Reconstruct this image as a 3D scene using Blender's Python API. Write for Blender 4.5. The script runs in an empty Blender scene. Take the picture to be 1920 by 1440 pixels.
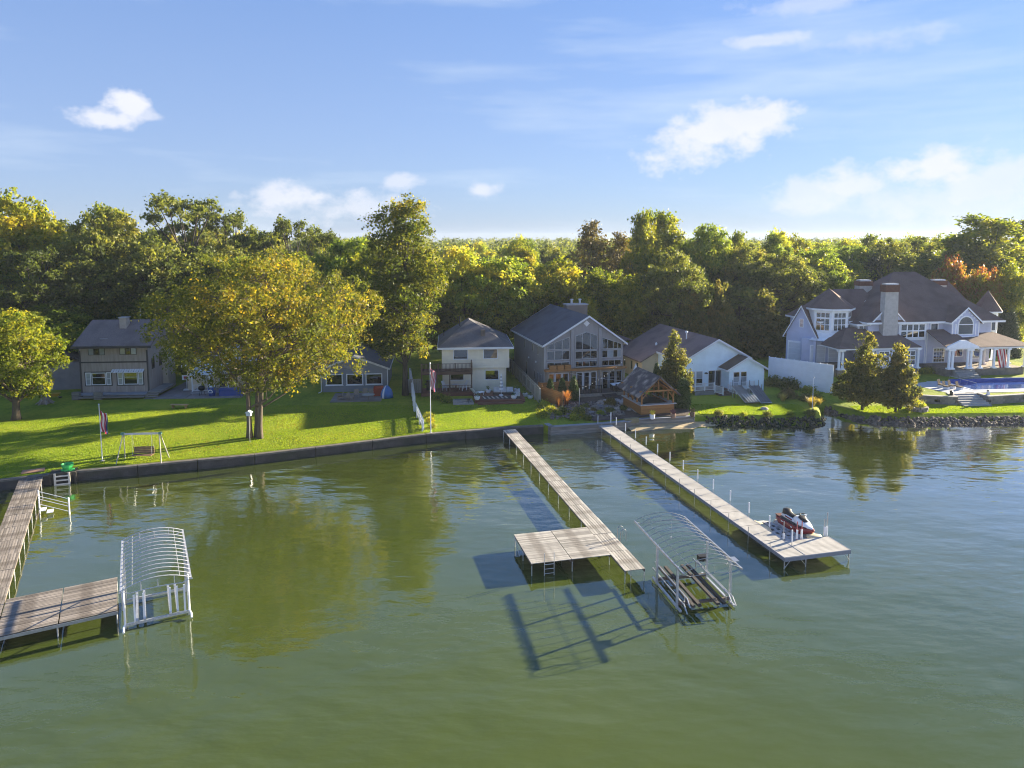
import bpy, math, random
import numpy as np
from mathutils import Vector, Matrix
R = math.radians
random.seed(7)
S = bpy.context.scene
COL = S.collection

# ------------------------------------------------------------------ camera
CAM_H = 20.0
cam = bpy.data.cameras.new("camera")
cam.sensor_width = 36.0
cam.lens = 36.0 * 1331 / 1920
cam.shift_y = -135.0 / 1920
cam.clip_start = 0.5
cam.clip_end = 9000
camo = bpy.data.objects.new("camera", cam)
camo.location = (0, 0, CAM_H)
camo.rotation_euler = (R(90 - 6), 0, 0)
COL.objects.link(camo)
S.camera = camo

# ------------------------------------------------------------------ light
SUN_AZ, SUN_EL = 30.0, 15.0          # degrees: azimuth from +X towards +Y
W = bpy.data.worlds.new("World")
S.world = W
W.use_nodes = True
W.cycles.sampling_method = 'MANUAL'; W.cycles.sample_map_resolution = 256
wn, wl = W.node_tree.nodes, W.node_tree.links
wn.clear()
def wnode(t, **k):
    n = wn.new(t)
    for a, b in k.items(): setattr(n, a, b)
    return n
def wmath(op, a, b=None, c=None, clamp=False):
    n = wn.new('ShaderNodeMath'); n.operation = op; n.use_clamp = clamp
    for i, v in enumerate((a, b, c)):
        if v is None: continue
        if isinstance(v, (int, float)): n.inputs[i].default_value = v
        else: wl.new(v, n.inputs[i])
    return n.outputs[0]
sky = wnode('ShaderNodeTexSky', sky_type='NISHITA', sun_disc=False)
sky.sun_elevation = R(SUN_EL); sky.sun_rotation = R(90 - SUN_AZ)
sky.altitude = 300; sky.air_density = 1.0; sky.dust_density = 0.25; sky.ozone_density = 3.0
tc = wnode('ShaderNodeTexCoord')
sep = wnode('ShaderNodeSeparateXYZ'); wl.new(tc.outputs['Generated'], sep.inputs[0])
az = wmath('ARCTAN2', sep.outputs[0], sep.outputs[1])
azd = wmath('MULTIPLY', az, 180 / math.pi)
azf = wmath('WRAP', azd, 48.0, -48.0)           # the cloud field goes on round the whole dome
el = wmath('MULTIPLY', wmath('ARCSINE', sep.outputs[2]), 180 / math.pi)
nz = wnode('ShaderNodeTexNoise'); nz.inputs['Scale'].default_value = 26; nz.inputs['Detail'].default_value = 7; nz.inputs['Roughness'].default_value = .6
mp = wnode('ShaderNodeMapping'); mp.inputs['Scale'].default_value = (1, 1, 1.5)
wl.new(tc.outputs['Generated'], mp.inputs[0]); wl.new(mp.outputs[0], nz.inputs['Vector'])
nzc = wmath('SUBTRACT', nz.outputs[0], .5)
nb = wnode('ShaderNodeTexNoise'); nb.inputs['Scale'].default_value = 9; nb.inputs['Detail'].default_value = 3
wl.new(mp.outputs[0], nb.inputs['Vector'])
nbc = wmath('SUBTRACT', nb.outputs[0], .5)
def pix_dir(x, y):
    u = (x - 960) / 1331; v = -(y - 585) / 1331; p = R(6)
    d = Vector((u, math.cos(p) + v * math.sin(p), -math.sin(p) + v * math.cos(p))).normalized()
    return math.degrees(math.atan2(d.x, d.y)), math.degrees(math.asin(d.z))
mask = None
for (x, y, rx, ry, amp) in ((212, 220, 52, 17, .9), (236, 198, 34, 26, .95), (268, 214, 28, 13, .6), (1290, 278, 80, 34, .8), (1345, 248, 80, 32, .9), (1415, 232, 62, 30, .95), (1510, 368, 90, 30, .6), (1600, 340, 62, 34, .75), (1750, 318, 78, 40, .9),
                            (1830, 345, 90, 34, .7), (1890, 322, 44, 22, .7), (1770, 375, 190, 40, .5), (560, 372, 90, 26, .75), (660, 392, 110, 24, .6), (750, 342, 34, 13, .6), (900, 358, 34, 16, .65), (1425, 77, 55, 10, .5), (1650, 72, 90, 18, .28), (1500, 5, 130, 14, .35)):
    a, e = pix_dir(x, y)
    k = 1 / (1331 / (math.cos(R(a)) ** 2)) * 180 / math.pi * 1.0
    k2 = 180 / math.pi / (1331 / math.cos(R(a)))
    dx = wmath('DIVIDE', wmath('SUBTRACT', azf, a), rx * k2 * 1.3)
    dy = wmath('DIVIDE', wmath('SUBTRACT', el, e), ry * k2 * 1.3)
    r2 = wmath('ADD', wmath('MULTIPLY', dx, dx), wmath('MULTIPLY', dy, dy))
    d = wmath('SUBTRACT', 1.0, wmath('SQRT', r2))
    d = wmath('ADD', d, wmath('ADD', wmath('MULTIPLY', nzc, 2.3), wmath('MULTIPLY', nbc, 1.5)))
    d = wmath('MULTIPLY', wmath('SMOOTH_MIN', wmath('MAXIMUM', wmath('MULTIPLY', d, 1.6), 0.0), 1.0, .25), amp)
    mask = d if mask is None else wmath('MAXIMUM', mask, d)
# thin cirrus streaks
mp2 = wnode('ShaderNodeMapping'); mp2.inputs['Scale'].default_value = (1.2, 1.2, 9); mp2.inputs['Rotation'].default_value = (0, R(14), 0)
wl.new(tc.outputs['Generated'], mp2.inputs[0])
nc = wnode('ShaderNodeTexNoise'); nc.inputs['Scale'].default_value = 2.2; nc.inputs['Detail'].default_value = 6; nc.inputs['Roughness'].default_value = .55
wl.new(mp2.outputs[0], nc.inputs['Vector'])
cir = wmath('MULTIPLY', wmath('MULTIPLY', wmath('SUBTRACT', nc.outputs[0], .50), 2.9, clamp=True), .6)
# pale air low over the horizon
hz = wmath('MULTIPLY', wmath('POWER', wmath('SUBTRACT', 1.0, wmath('DIVIDE', wmath('MAXIMUM', el, 0.0), 34.0), clamp=True), 1.7), .60)
def wmix(f, a, b):
    n = wnode('ShaderNodeMix', data_type='RGBA')
    wl.new(f, n.inputs[0])
    for i, v in ((6, a), (7, b)):
        if isinstance(v, tuple): n.inputs[i].default_value = v
        else: wl.new(v, n.inputs[i])
    return n.outputs[2]
tint = wnode('ShaderNodeMix', data_type='RGBA', blend_type='MULTIPLY'); tint.inputs[0].default_value = 1
wl.new(sky.outputs[0], tint.inputs[6]); tint.inputs[7].default_value = (.50, .64, .90, 1)
SKYS = 0.05
def sc(c, s=1.0): return tuple(v * s * .9 / SKYS for v in c) + (1,)
grad = wnode('ShaderNodeValToRGB'); wl.new(wmath('DIVIDE', wmath('MAXIMUM', el, 0.0), 90.0, clamp=True), grad.inputs[0])   # even light-blue autumn air over the Nishita sky
ge = grad.color_ramp.elements
ge[0].position = 0; ge[0].color = sc((.116, .137, .192)); ge[1].position = 1; ge[1].color = sc((.034, .074, .17))
q = ge.new(.13); q.color = sc((.088, .124, .200)); q = ge.new(.30); q.color = sc((.048, .099, .215)); q = ge.new(.48); q.color = sc((.044, .090, .195))
even = grad.outputs[0]
c0 = wnode('ShaderNodeMix', data_type='RGBA'); c0.inputs[0].default_value = .55
wl.new(tint.outputs[2], c0.inputs[6]); wl.new(even, c0.inputs[7])
c1 = wmix(wmath('MULTIPLY', hz, .55), c0.outputs[2], sc((.112, .134, .190)))
c2 = wmix(cir, c1, sc((.19, .218, .25)))
cshade = wmix(wmath('MULTIPLY', nb.outputs[0], 1.2, clamp=True), sc((.255, .25, .252)), sc((.20, .212, .245)))
c3 = wmix(mask, c2, cshade)
bg = wnode('ShaderNodeBackground'); bg.inputs['Strength'].default_value = SKYS
wl.new(c3, bg.inputs[0])
wo = wnode('ShaderNodeOutputWorld'); wl.new(bg.outputs[0], wo.inputs[0])

sun = bpy.data.lights.new("sun", 'SUN')
sun.energy = 5.0; sun.angle = R(0.55); sun.color = (1.0, .86, .62)
suno = bpy.data.objects.new("sun", sun)
sd = Vector((math.cos(R(SUN_AZ)) * math.cos(R(SUN_EL)), math.sin(R(SUN_AZ)) * math.cos(R(SUN_EL)), math.sin(R(SUN_EL))))
suno.rotation_euler = sd.to_track_quat('Z', 'Y').to_euler()
suno.location = sd * 200
COL.objects.link(suno)
S.view_settings.view_transform = 'Standard'
S.view_settings.look = 'None'
S.view_settings.exposure = 2.25
S.view_settings.gamma = 1.0
S.render.engine = 'CYCLES'
S.cycles.filter_width = 1.1
S.cycles.max_bounces = 6
S.cycles.transparent_max_bounces = 6

# ------------------------------------------------------------------ materials
MATS = {}
def srgb(r, g, b):
    f = lambda v: (v / 255 / 12.92) if v / 255 <= .04045 else ((v / 255 + .055) / 1.055) ** 2.4
    return (f(r), f(g), f(b))
def M(name, col, rough=.75, var=.18, scale=2.0, stretch=(1, 1, 1), bump=0.0, bscale=30, metal=0.0, rnd=0.0, spec=.35, lines=None, dirt=None, world=False):
    if name in MATS: return MATS[name]
    m = bpy.data.materials.new(name); m.use_nodes = True
    n, l = m.node_tree.nodes, m.node_tree.links
    b = n['Principled BSDF']
    b.inputs['Roughness'].default_value = rough; b.inputs['Metallic'].default_value = metal
    b.inputs['Specular IOR Level'].default_value = spec
    t = n.new('ShaderNodeTexCoord')
    if world:
        g = n.new('ShaderNodeNewGeometry'); src = g.outputs['Position']
    else: src = t.outputs['Object']
    mpn = n.new('ShaderNodeMapping'); mpn.inputs['Scale'].default_value = stretch
    l.new(src, mpn.inputs[0])
    nz = n.new('ShaderNodeTexNoise'); nz.inputs['Scale'].default_value = scale; nz.inputs['Detail'].default_value = 5; nz.inputs['Roughness'].default_value = .6
    l.new(mpn.outputs[0], nz.inputs['Vector'])
    mr = n.new('ShaderNodeMapRange'); mr.inputs[1].default_value = .3; mr.inputs[2].default_value = .7
    mr.inputs[3].default_value = 1 - var; mr.inputs[4].default_value = 1 + var
    l.new(nz.outputs[0], mr.inputs[0])
    val = mr.outputs[0]
    if rnd:
        oi = n.new('ShaderNodeObjectInfo')
        r2 = n.new('ShaderNodeMapRange'); r2.inputs[3].default_value = 1 - rnd; r2.inputs[4].default_value = 1 + rnd
        l.new(oi.outputs['Random'], r2.inputs[0])
        mm = n.new('ShaderNodeMath'); mm.operation = 'MULTIPLY'; l.new(val, mm.inputs[0]); l.new(r2.outputs[0], mm.inputs[1]); val = mm.outputs[0]
    hs = n.new('ShaderNodeMix'); hs.data_type = 'RGBA'; hs.blend_type = 'MULTIPLY'; hs.inputs[0].default_value = 1
    hs.inputs[6].default_value = (*col, 1); l.new(val, hs.inputs[7])
    out = hs.outputs[2]
    if dirt:
        dn = n.new('ShaderNodeTexNoise'); dn.inputs['Scale'].default_value = dirt[1]; dn.inputs['Detail'].default_value = 6
        l.new(src, dn.inputs['Vector'])
        dr = n.new('ShaderNodeMapRange'); dr.inputs[1].default_value = .48; dr.inputs[2].default_value = .68; l.new(dn.outputs[0], dr.inputs[0])
        dm = n.new('ShaderNodeMix'); dm.data_type = 'RGBA'; l.new(dr.outputs[0], dm.inputs[0]); l.new(out, dm.inputs[6]); dm.inputs[7].default_value = (*dirt[0], 1); out = dm.outputs[2]
    hgt = None
    if lines:                                   # siding laps, shingle courses or deck grooves: (axis, pitch, strength)
        sp = n.new('ShaderNodeSeparateXYZ'); l.new(src, sp.inputs[0])
        fr = n.new('ShaderNodeMath'); fr.operation = 'DIVIDE'; l.new(sp.outputs[lines[0]], fr.inputs[0]); fr.inputs[1].default_value = lines[1]
        f2 = n.new('ShaderNodeMath'); f2.operation = 'FRACT'; l.new(fr.outputs[0], f2.inputs[0])
        hgt = f2.outputs[0]
        bm = n.new('ShaderNodeBump'); bm.inputs['Strength'].default_value = lines[2]; bm.inputs['Distance'].default_value = .03
        l.new(hgt, bm.inputs['Height']); last = bm.outputs[0]
    if bump:
        bn = n.new('ShaderNodeTexNoise'); bn.inputs['Scale'].default_value = bscale; bn.inputs['Detail'].default_value = 4
        l.new(mpn.outputs[0], bn.inputs['Vector'])
        b2 = n.new('ShaderNodeBump'); b2.inputs['Strength'].default_value = bump; b2.inputs['Distance'].default_value = .05
        l.new(bn.outputs[0], b2.inputs['Height'])
        if lines: l.new(last, b2.inputs['Normal'])
        last = b2.outputs[0]
    if bump or lines: l.new(last, b.inputs['Normal'])
    l.new(out, b.inputs['Base Color'])
    MATS[name] = m
    return m
def glass(name, col=(.012, .015, .018), rough=.03):
    m = M(name, col, rough, .25, .6, spec=.9, world=True)
    b = m.node_tree.nodes['Principled BSDF']; b.inputs['IOR'].default_value = 1.7
    return m
WHITE = M('white_paint', (.66, .69, .74), .5, .06, 1.5)
WHITE_V = M('white_vinyl', (.70, .73, .78), .45, .07, 1.0, dirt=None)
ALU = M('aluminium', (.40, .41, .43), .35, .12, 6, metal=.75)
ALUB = M('bright_aluminium', (.56, .57, .60), .4, .12, 6, metal=.5)
GALV = M('galvanised_steel', (.50, .52, .55), .42, .2, 8, metal=.6)
RUST = M('rusty_steel', (.12, .10, .09), .7, .3, 6, metal=.3)
GLASS = glass('window_glass')
DARKG = glass('dark_glass', (.006, .007, .008))
PALEG = glass('curtained_glass', (.30, .34, .38), .12)
BLACK = M('black_plastic', (.015, .015, .017), .5, .2)
CONC = M('concrete', (.30, .29, .28), .9, .18, 2.5, bump=.3, rnd=.08)

# ------------------------------------------------------------------ mesh helpers
class MB:
    def __init__(s): s.v = []; s.f = []
    def poly(s, pts):
        i = len(s.v); s.v += [tuple(p) for p in pts]; s.f.append(tuple(range(i, i + len(pts)))); return s
    def box(s, x0, x1, y0, y1, z0, z1):
        i = len(s.v)
        s.v += [(x0, y0, z0), (x1, y0, z0), (x1, y1, z0), (x0, y1, z0), (x0, y0, z1), (x1, y0, z1), (x1, y1, z1), (x0, y1, z1)]
        s.f += [(i, i + 3, i + 2, i + 1), (i + 4, i + 5, i + 6, i + 7), (i, i + 1, i + 5, i + 4), (i + 1, i + 2, i + 6, i + 5), (i + 2, i + 3, i + 7, i + 6), (i + 3, i, i + 4, i + 7)]
        return s
    def hexa(s, b, t):                           # bottom quad, top quad (both counter-clockwise from above)
        i = len(s.v); s.v += [tuple(p) for p in b] + [tuple(p) for p in t]
        s.f += [(i + 3, i + 2, i + 1, i), (i + 4, i + 5, i + 6, i + 7)] + [(i + k, i + (k + 1) % 4, i + 4 + (k + 1) % 4, i + 4 + k) for k in range(4)]
        return s
    def prism(s, pts, y0, y1):                   # polygon of (x,z) extruded along y
        n = len(pts); i = len(s.v)
        s.v += [(x, y0, z) for x, z in pts] + [(x, y1, z) for x, z in pts]
        s.f += [tuple(range(i, i + n)), tuple(range(i + 2 * n - 1, i + n - 1, -1))]
        s.f += [(i + (k + 1) % n, i + k, i + n + k, i + n + (k + 1) % n) for k in range(n)]
        return s
    def column(s, pts, z0, z1):                  # polygon of (x,y) extruded along z
        n = len(pts); i = len(s.v)
        s.v += [(x, y, z0) for x, y in pts] + [(x, y, z1) for x, y in pts]
        s.f += [tuple(range(i + n - 1, i - 1, -1)), tuple(range(i + n, i + 2 * n))]
        s.f += [(i + k, i + (k + 1) % n, i + n + (k + 1) % n, i + n + k) for k in range(n)]
        return s
    def slab(s, quad, th):                       # a sloping sheet with thickness straight down
        return s.hexa([(x, y, z - th) for x, y, z in quad], quad)
    def tube(s, p0, p1, r0, r1=None, n=8, cap=True):
        r1 = r0 if r1 is None else r1
        p0, p1 = Vector(p0), Vector(p1); d = (p1 - p0)
        if d.length < 1e-6: return s
        d.normalize(); a = d.orthogonal().normalized(); b = d.cross(a); i = len(s.v)
        for p, r in ((p0, r0), (p1, r1)):
            for k in range(n):
                t = 2 * math.pi * k / n; s.v.append(tuple(p + a * (r * math.cos(t)) + b * (r * math.sin(t))))
        s.f += [(i + k, i + (k + 1) % n, i + n + (k + 1) % n, i + n + k) for k in range(n)]
        if cap: s.f += [tuple(range(i + n - 1, i - 1, -1)), tuple(range(i + n, i + 2 * n))]
        return s
    def path(s, pts, r, n=6):
        pts = [Vector(p) for p in pts]; i0 = len(s.v); m = len(pts); prev = None
        for j, p in enumerate(pts):
            d = (pts[min(j + 1, m - 1)] - pts[max(j - 1, 0)]).normalized()
            if prev is None: a = d.orthogonal().normalized()
            else: a = (prev - d * prev.dot(d)).normalized()
            prev = a; b = d.cross(a); rr = r[j] if isinstance(r, (list, tuple)) else r
            for k in range(n):
                t = 2 * math.pi * k / n; s.v.append(tuple(p + a * (rr * math.cos(t)) + b * (rr * math.sin(t))))
        for j in range(m - 1):
            s.f += [(i0 + j * n + k, i0 + j * n + (k + 1) % n, i0 + (j + 1) * n + (k + 1) % n, i0 + (j + 1) * n + k) for k in range(n)]
        s.f += [tuple(range(i0 + n - 1, i0 - 1, -1)), tuple(range(i0 + (m - 1) * n, i0 + m * n))]
        return s
    def lathe(s, prof, n=12, c=(0, 0)):          # profile of (radius, z)
        i0 = len(s.v)
        for r, z in prof:
            for k in range(n):
                t = 2 * math.pi * k / n; s.v.append((c[0] + r * math.cos(t), c[1] + r * math.sin(t), z))
        for j in range(len(prof) - 1):
            s.f += [(i0 + j * n + k, i0 + j * n + (k + 1) % n, i0 + (j + 1) * n + (k + 1) % n, i0 + (j + 1) * n + k) for k in range(n)]
        s.f += [tuple(range(i0 + n - 1, i0 - 1, -1)), tuple(range(i0 + (len(prof) - 1) * n, i0 + len(prof) * n))]
        return s
    def mesh(s, name, mat, smooth=False):
        me = bpy.data.meshes.new(name); me.from_pydata(s.v, [], s.f); me.update()
        if mat: me.materials.append(mat)
        if smooth: me.polygons.foreach_set('use_smooth', [True] * len(me.polygons))
        return me
    def build(s, name, mat, parent=None, loc=(0, 0, 0), rz=0.0, smooth=False):
        return link(name, s.mesh(name, mat, smooth), parent, loc, rz)
def link(name, me, parent=None, loc=(0, 0, 0), rz=0.0):
    o = bpy.data.objects.new(name, me); COL.objects.link(o)
    o.location = loc; o.rotation_euler = (0, 0, rz)
    if parent: o.parent = parent
    return o
def tag(o, label, cat, group=None):
    o['label'] = label; o['category'] = cat
    if group: o['group'] = group
    return o
def thing(name, label, cat, loc=(0, 0, 0), rz=0.0, group=None):
    o = bpy.data.objects.new(name, None); COL.objects.link(o); o.empty_display_size = .2
    o.location = loc; o.rotation_euler = (0, 0, R(rz))
    return tag(o, label, cat, group)
def struct(name, mb, mat, smooth=False):
    o = mb.build(name, mat, smooth=smooth) if isinstance(mb, MB) else link(name, mb)
    o['kind'] = 'structure'; return o
def np_mesh(name, verts, faces, mat, attr=None, smooth=False):
    verts = np.asarray(verts, dtype=np.float32); faces = np.asarray(faces, dtype=np.int32); k = faces.shape[1]
    me = bpy.data.meshes.new(name)
    me.vertices.add(len(verts)); me.vertices.foreach_set('co', verts.ravel())
    me.loops.add(faces.size); me.loops.foreach_set('vertex_index', faces.ravel())
    me.polygons.add(len(faces)); me.polygons.foreach_set('loop_start', np.arange(len(faces), dtype=np.int32) * k)
    me.polygons.foreach_set('loop_total', np.full(len(faces), k, dtype=np.int32))
    if attr is not None:
        a = me.attributes.new('tone', 'FLOAT', 'FACE'); a.data.foreach_set('value', np.asarray(attr, dtype=np.float32))
    me.update(calc_edges=True)
    if smooth: me.polygons.foreach_set('use_smooth', [True] * len(me.polygons))
    if mat: me.materials.append(mat)
    return me
def copy_tree(o, parent=None):
    c = o.copy(); COL.objects.link(c); c.parent = parent
    for ch in list(o.children): copy_tree(ch, c)
    return c
def frame(O, rot):
    r = R(rot); u = Vector((math.cos(r), math.sin(r), 0)); v = Vector((-math.sin(r), math.cos(r), 0)); o = Vector((O[0], O[1], 0))
    return lambda x, y, z=0.0: o + u * x + v * y + Vector((0, 0, z))
# ------------------------------------------------------------------ water
wm = bpy.data.materials.new('lake_water'); wm.use_nodes = True
n, l = wm.node_tree.nodes, wm.node_tree.links
n.remove(n['Principled BSDF'])
wdif = n.new('ShaderNodeBsdfDiffuse'); wgl = n.new('ShaderNodeBsdfGlossy'); wgl.inputs['Roughness'].default_value = .06
wfr = n.new('ShaderNodeFresnel'); wfr.inputs['IOR'].default_value = 1.333
wfm = n.new('ShaderNodeMath'); wfm.operation = 'MULTIPLY_ADD'; wfm.use_clamp = True; wfm.inputs[1].default_value = 4.0; wfm.inputs[2].default_value = -.098; l.new(wfr.outputs[0], wfm.inputs[0])
wmx = n.new('ShaderNodeMixShader'); l.new(wfm.outputs[0], wmx.inputs[0]); l.new(wdif.outputs[0], wmx.inputs[1]); l.new(wgl.outputs[0], wmx.inputs[2]); l.new(wmx.outputs[0], n['Material Output'].inputs[0])
g = n.new('ShaderNodeNewGeometry')
def wnoise(scale, stretch, rot, detail=3, rough=.5):
    mpn = n.new('ShaderNodeMapping'); mpn.inputs['Scale'].default_value = stretch; mpn.inputs['Rotation'].default_value = (0, 0, R(rot))
    l.new(g.outputs['Position'], mpn.inputs[0])
    t = n.new('ShaderNodeTexNoise'); t.inputs['Scale'].default_value = scale; t.inputs['Detail'].default_value = detail; t.inputs['Roughness'].default_value = rough
    l.new(mpn.outputs[0], t.inputs['Vector']); return t.outputs[0]
cn = wnoise(.05, (1, 1, 1), 0, 4)
cr = n.new('ShaderNodeValToRGB'); cr.color_ramp.elements[0].position = .3; cr.color_ramp.elements[1].position = .7
cr.color_ramp.elements[0].color = (.048, .069, .013, 1); cr.color_ramp.elements[1].color = (.064, .086, .018, 1)
l.new(cn, cr.inputs[0]); l.new(cr.outputs[0], wdif.inputs[0])
h1 = wnoise(.42, (.55, 1.0, 1), 14, 2)
h2 = wnoise(1.6, (.5, 1.0, 1), 8, 3)
h3 = wnoise(.11, (.7, 1.0, 1), 20, 2)
def madd(a, k, bb):
    m = n.new('ShaderNodeMath'); m.operation = 'MULTIPLY_ADD'; l.new(a, m.inputs[0]); m.inputs[1].default_value = k
    if isinstance(bb, float): m.inputs[2].default_value = bb
    else: l.new(bb, m.inputs[2])
    return m.outputs[0]
# calm and ruffled patches
cp = wnoise(.035, (.6, 1.2, 1), 25, 3)
cpr = n.new('ShaderNodeMapRange'); cpr.inputs[1].default_value = .40; cpr.inputs[2].default_value = .60; cpr.inputs[3].default_value = .5; cpr.inputs[4].default_value = 1.0
l.new(cp, cpr.inputs[0])
hh = madd(h1, .16, madd(h2, .045, madd(h3, .30, 0.0)))
bp = n.new('ShaderNodeBump'); bp.inputs['Distance'].default_value = 1.0
bs = n.new('ShaderNodeMath'); bs.operation = 'MULTIPLY'; bs.inputs[1].default_value = .6; l.new(cpr.outputs[0], bs.inputs[0])
l.new(bs.outputs[0], bp.inputs['Strength']); l.new(hh, bp.inputs['Height'])
for q in (wdif, wgl, wfr): l.new(bp.outputs[0], q.inputs['Normal'])
struct('water', MB().poly([(-1400, -400, 0), (1400, -400, 0), (1400, 1500, 0), (-1400, 1500, 0)]), wm)

# ------------------------------------------------------------------ ground
gm = bpy.data.materials.new('lawn_grass'); gm.use_nodes = True
n, l = gm.node_tree.nodes, gm.node_tree.links
b = n['Principled BSDF']; b.inputs['Roughness'].default_value = .85; b.inputs['Specular IOR Level'].default_value = .15
g = n.new('ShaderNodeNewGeometry')
a1 = wnoise(.22, (1, 1, 1), 0, 5); a2 = wnoise(3.2, (1, .45, 1), -20, 5, .7); a3 = wnoise(16, (1, 1, 1), 0, 3, .7)
a4 = wnoise(.9, (1.0, .12, 1), 14, 2)
s1 = madd(a4, .22, madd(a1, .9, madd(a2, .7, madd(a3, .55, -.69))))
cr = n.new('ShaderNodeValToRGB'); e = cr.color_ramp.elements
e[0].position = .22; e[0].color = (.075, .125, .009, 1); e[1].position = .78; e[1].color = (.30, .30, .028, 1)
e2 = e.new(.5); e2.color = (.20, .26, .016, 1)
l.new(s1, cr.inputs[0]); l.new(cr.outputs[0], b.inputs['Base Color'])
bp = n.new('ShaderNodeBump'); bp.inputs['Strength'].default_value = .9; bp.inputs['Distance'].default_value = .06; l.new(madd(a2, .7, a3), bp.inputs['Height']); l.new(bp.outputs[0], b.inputs['Normal'])
LAWN = gm
# (x, y, kind) along the water's edge; kind 0 behind a wall, 1 sloping bank
EDGE = [(-700, -200, 0), (-120, 20, 0), (-41.5, 54.5, 0), (-36, 57.1, 0), (-22.8, 61.6, 0), (-8.4, 68.2, 0), (-.8, 70.6, 0), (3.2, 71.4, 0), (3.9, 70.75, 0), (8.7, 71.9, 0), (11.8, 72.9, 0), (13.2, 74.1, 0), (19.6, 75.3, 0),
        (21.0, 75.6, 1), (23.5, 75.4, 1), (26.3, 75.2, 1), (29, 75.0, 1), (31.7, 75.0, 1), (33.6, 75.8, 1), (34.6, 78.5, 1), (35.6, 80.8, 1), (36.8, 80.4, 1), (37.6, 78.2, 1), (38.9, 76.3, 1), (42.3, 75.7, 1), (48, 75.8, 1), (55.2, 76.1, 1), (75, 77.0, 1), (140, 80, 1), (800, 120, 1)]
def dens(pts, step=2.0):
    out = []
    for (x0, y0, k0), (x1, y1, k1) in zip(pts, pts[1:]):
        L = math.hypot(x1 - x0, y1 - y0); m = max(1, int(min(L, 60) / step))
        for i in range(m): t = i / m; out.append((x0 + (x1 - x0) * t, y0 + (y1 - y0) * t, max(k0, k1) if t > 0 else k0))
    out.append(pts[-1]); return out
ed = dens(EDGE)
rows = [-1.7, -.7, 0, .8, 2, 4, 7, 11, 16, 24, 36, 60, 120, 300, 800, 1350]
def gz(x, y, d):
    z = .8 + .09 * min(1, max(0, d) / 6) + .008 * math.sin(x * .21 + y * .13)
    return z
V = []; F = []
for i, (x, y, k) in enumerate(ed):
    for j, d in enumerate(rows):
        if d < 0: V.append((x, y + (d if k else .0), (-.75 if d < -1 else -.05) if k else -.6 + .1 * j))
        else: V.append((x * (1 + max(0, d - 60) * .0006), y + d, gz(x, y + d, d) - (.22 if (k and d == 0) else 0)))
m = len(rows)
for i in range(len(ed) - 1):
    for j in range(m - 1): F.append((i * m + j, (i + 1) * m + j, (i + 1) * m + j + 1, i * m + j + 1))
struct('ground', np_mesh('ground', V, F, LAWN, smooth=False), None)

# ------------------------------------------------------------------ seawalls
SEAW = M('seawall_concrete', (.055, .052, .05), .9, .35, 1.2, bump=.5, bscale=9, dirt=((.035, .04, .03), .8))
SEAC = M('seawall_cap', (.13, .122, .11), .9, .3, 2.0, bump=.4, bscale=12)
def seawall(label, pts, zt, th, panel, mat, capmat, joint=.03):
    t = thing('seawall', label, 'seawall', (pts[0][0], pts[0][1], 0)); o = Vector((pts[0][0], pts[0][1], 0))
    for (x0, y0), (x1, y1) in zip(pts, pts[1:]):
        d = Vector((x1 - x0, y1 - y0, 0)); L = d.length; d.normalize(); nrm = Vector((-d.y, d.x, 0)); k = max(1, round(L / panel))
        for i in range(k):
            a = Vector((x0, y0, 0)) + d * (L * i / k + joint) - o; c = Vector((x0, y0, 0)) + d * (L * (i + 1) / k - joint) - o
            off = nrm * random.uniform(-.012, .012)
            q = [a + off, c + off, c + nrm * th, a + nrm * th]
            MB().hexa([p + Vector((0, 0, -1.2)) for p in q], [p + Vector((0, 0, zt - .14)) for p in q]).build('wall_panel', mat, t)
            q = [a - nrm * .04, c - nrm * .04, c + nrm * (th + .03), a + nrm * (th + .03)]
            dz = random.uniform(-.01, .01)
            MB().hexa([p + Vector((0, 0, zt - .138)) for p in q], [p + Vector((0, 0, zt + dz)) for p in q]).build('cap_stone', capmat, t)
    return t
seawall('long dark concrete seawall along the left lawns', [(-120, 19.6), (-41.5, 54.1), (-36, 56.7), (-22.8, 61.2), (-8.4, 67.8), (-.8, 70.2), (3.25, 71.0)], .86, .4, 4.6, SEAW, SEAC)
TIMB = M('weathered_timber', (.21, .20, .185), .9, .35, 1.0, stretch=(.5, 6, 6), bump=.4, rnd=.15)
TIMG = M('grey_deck_board', (.24, .26, .30), .8, .2, 1.5, stretch=(.5, 6, 6), rnd=.06)
def crib(label, pts, zt, courses, h=.2):
    t = thing('retaining_wall', label, 'wall', (pts[0][0], pts[0][1], 0)); o = Vector((pts[0][0], pts[0][1], 0))
    for a, c in zip(pts, pts[1:]):
        d = Vector((c[0] - a[0], c[1] - a[1], 0)); L = d.length; rz = math.atan2(d.y, d.x)
        for k in range(courses):
            z = zt - h * (k + 1)
            MB().box(.0, L - .01, -.02 + random.uniform(-.012, .012), .22, z + .008, z + h - .008).build('timber', TIMB, t, Vector((a[0], a[1], 0)) - o, rz)
        MB().box(-.03, L + .03, -.08, .42, zt + .002, zt + .06).build('cap_board', TIMG, t, Vector((a[0], a[1], 0)) - o, rz)
    return t
crib('stepped timber seawall below the rock garden by the white dock', [(3.4, 71.6), (3.95, 70.4), (8.75, 71.5), (11.9, 72.5)], .86, 6)
crib('low grey timber wall in front of the cedar bar pavilion', [(11.95, 72.55), (13.2, 73.7), (19.7, 74.95)], .78, 5)
sand = M('beach_sand', (.42, .33, .20), .95, .2, 1.5, bump=.4, bscale=20, world=True)
sp = [(12.6, 71.6), (14, 72.2), (16, 72.3), (18.5, 72.0), (20.6, 72.2), (22.2, 73.6), (21.5, 75.0), (19.7, 75.0), (13.2, 73.75), (12.1, 72.7)]
mb = MB(); cx, cy = 17, 73.6
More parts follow.
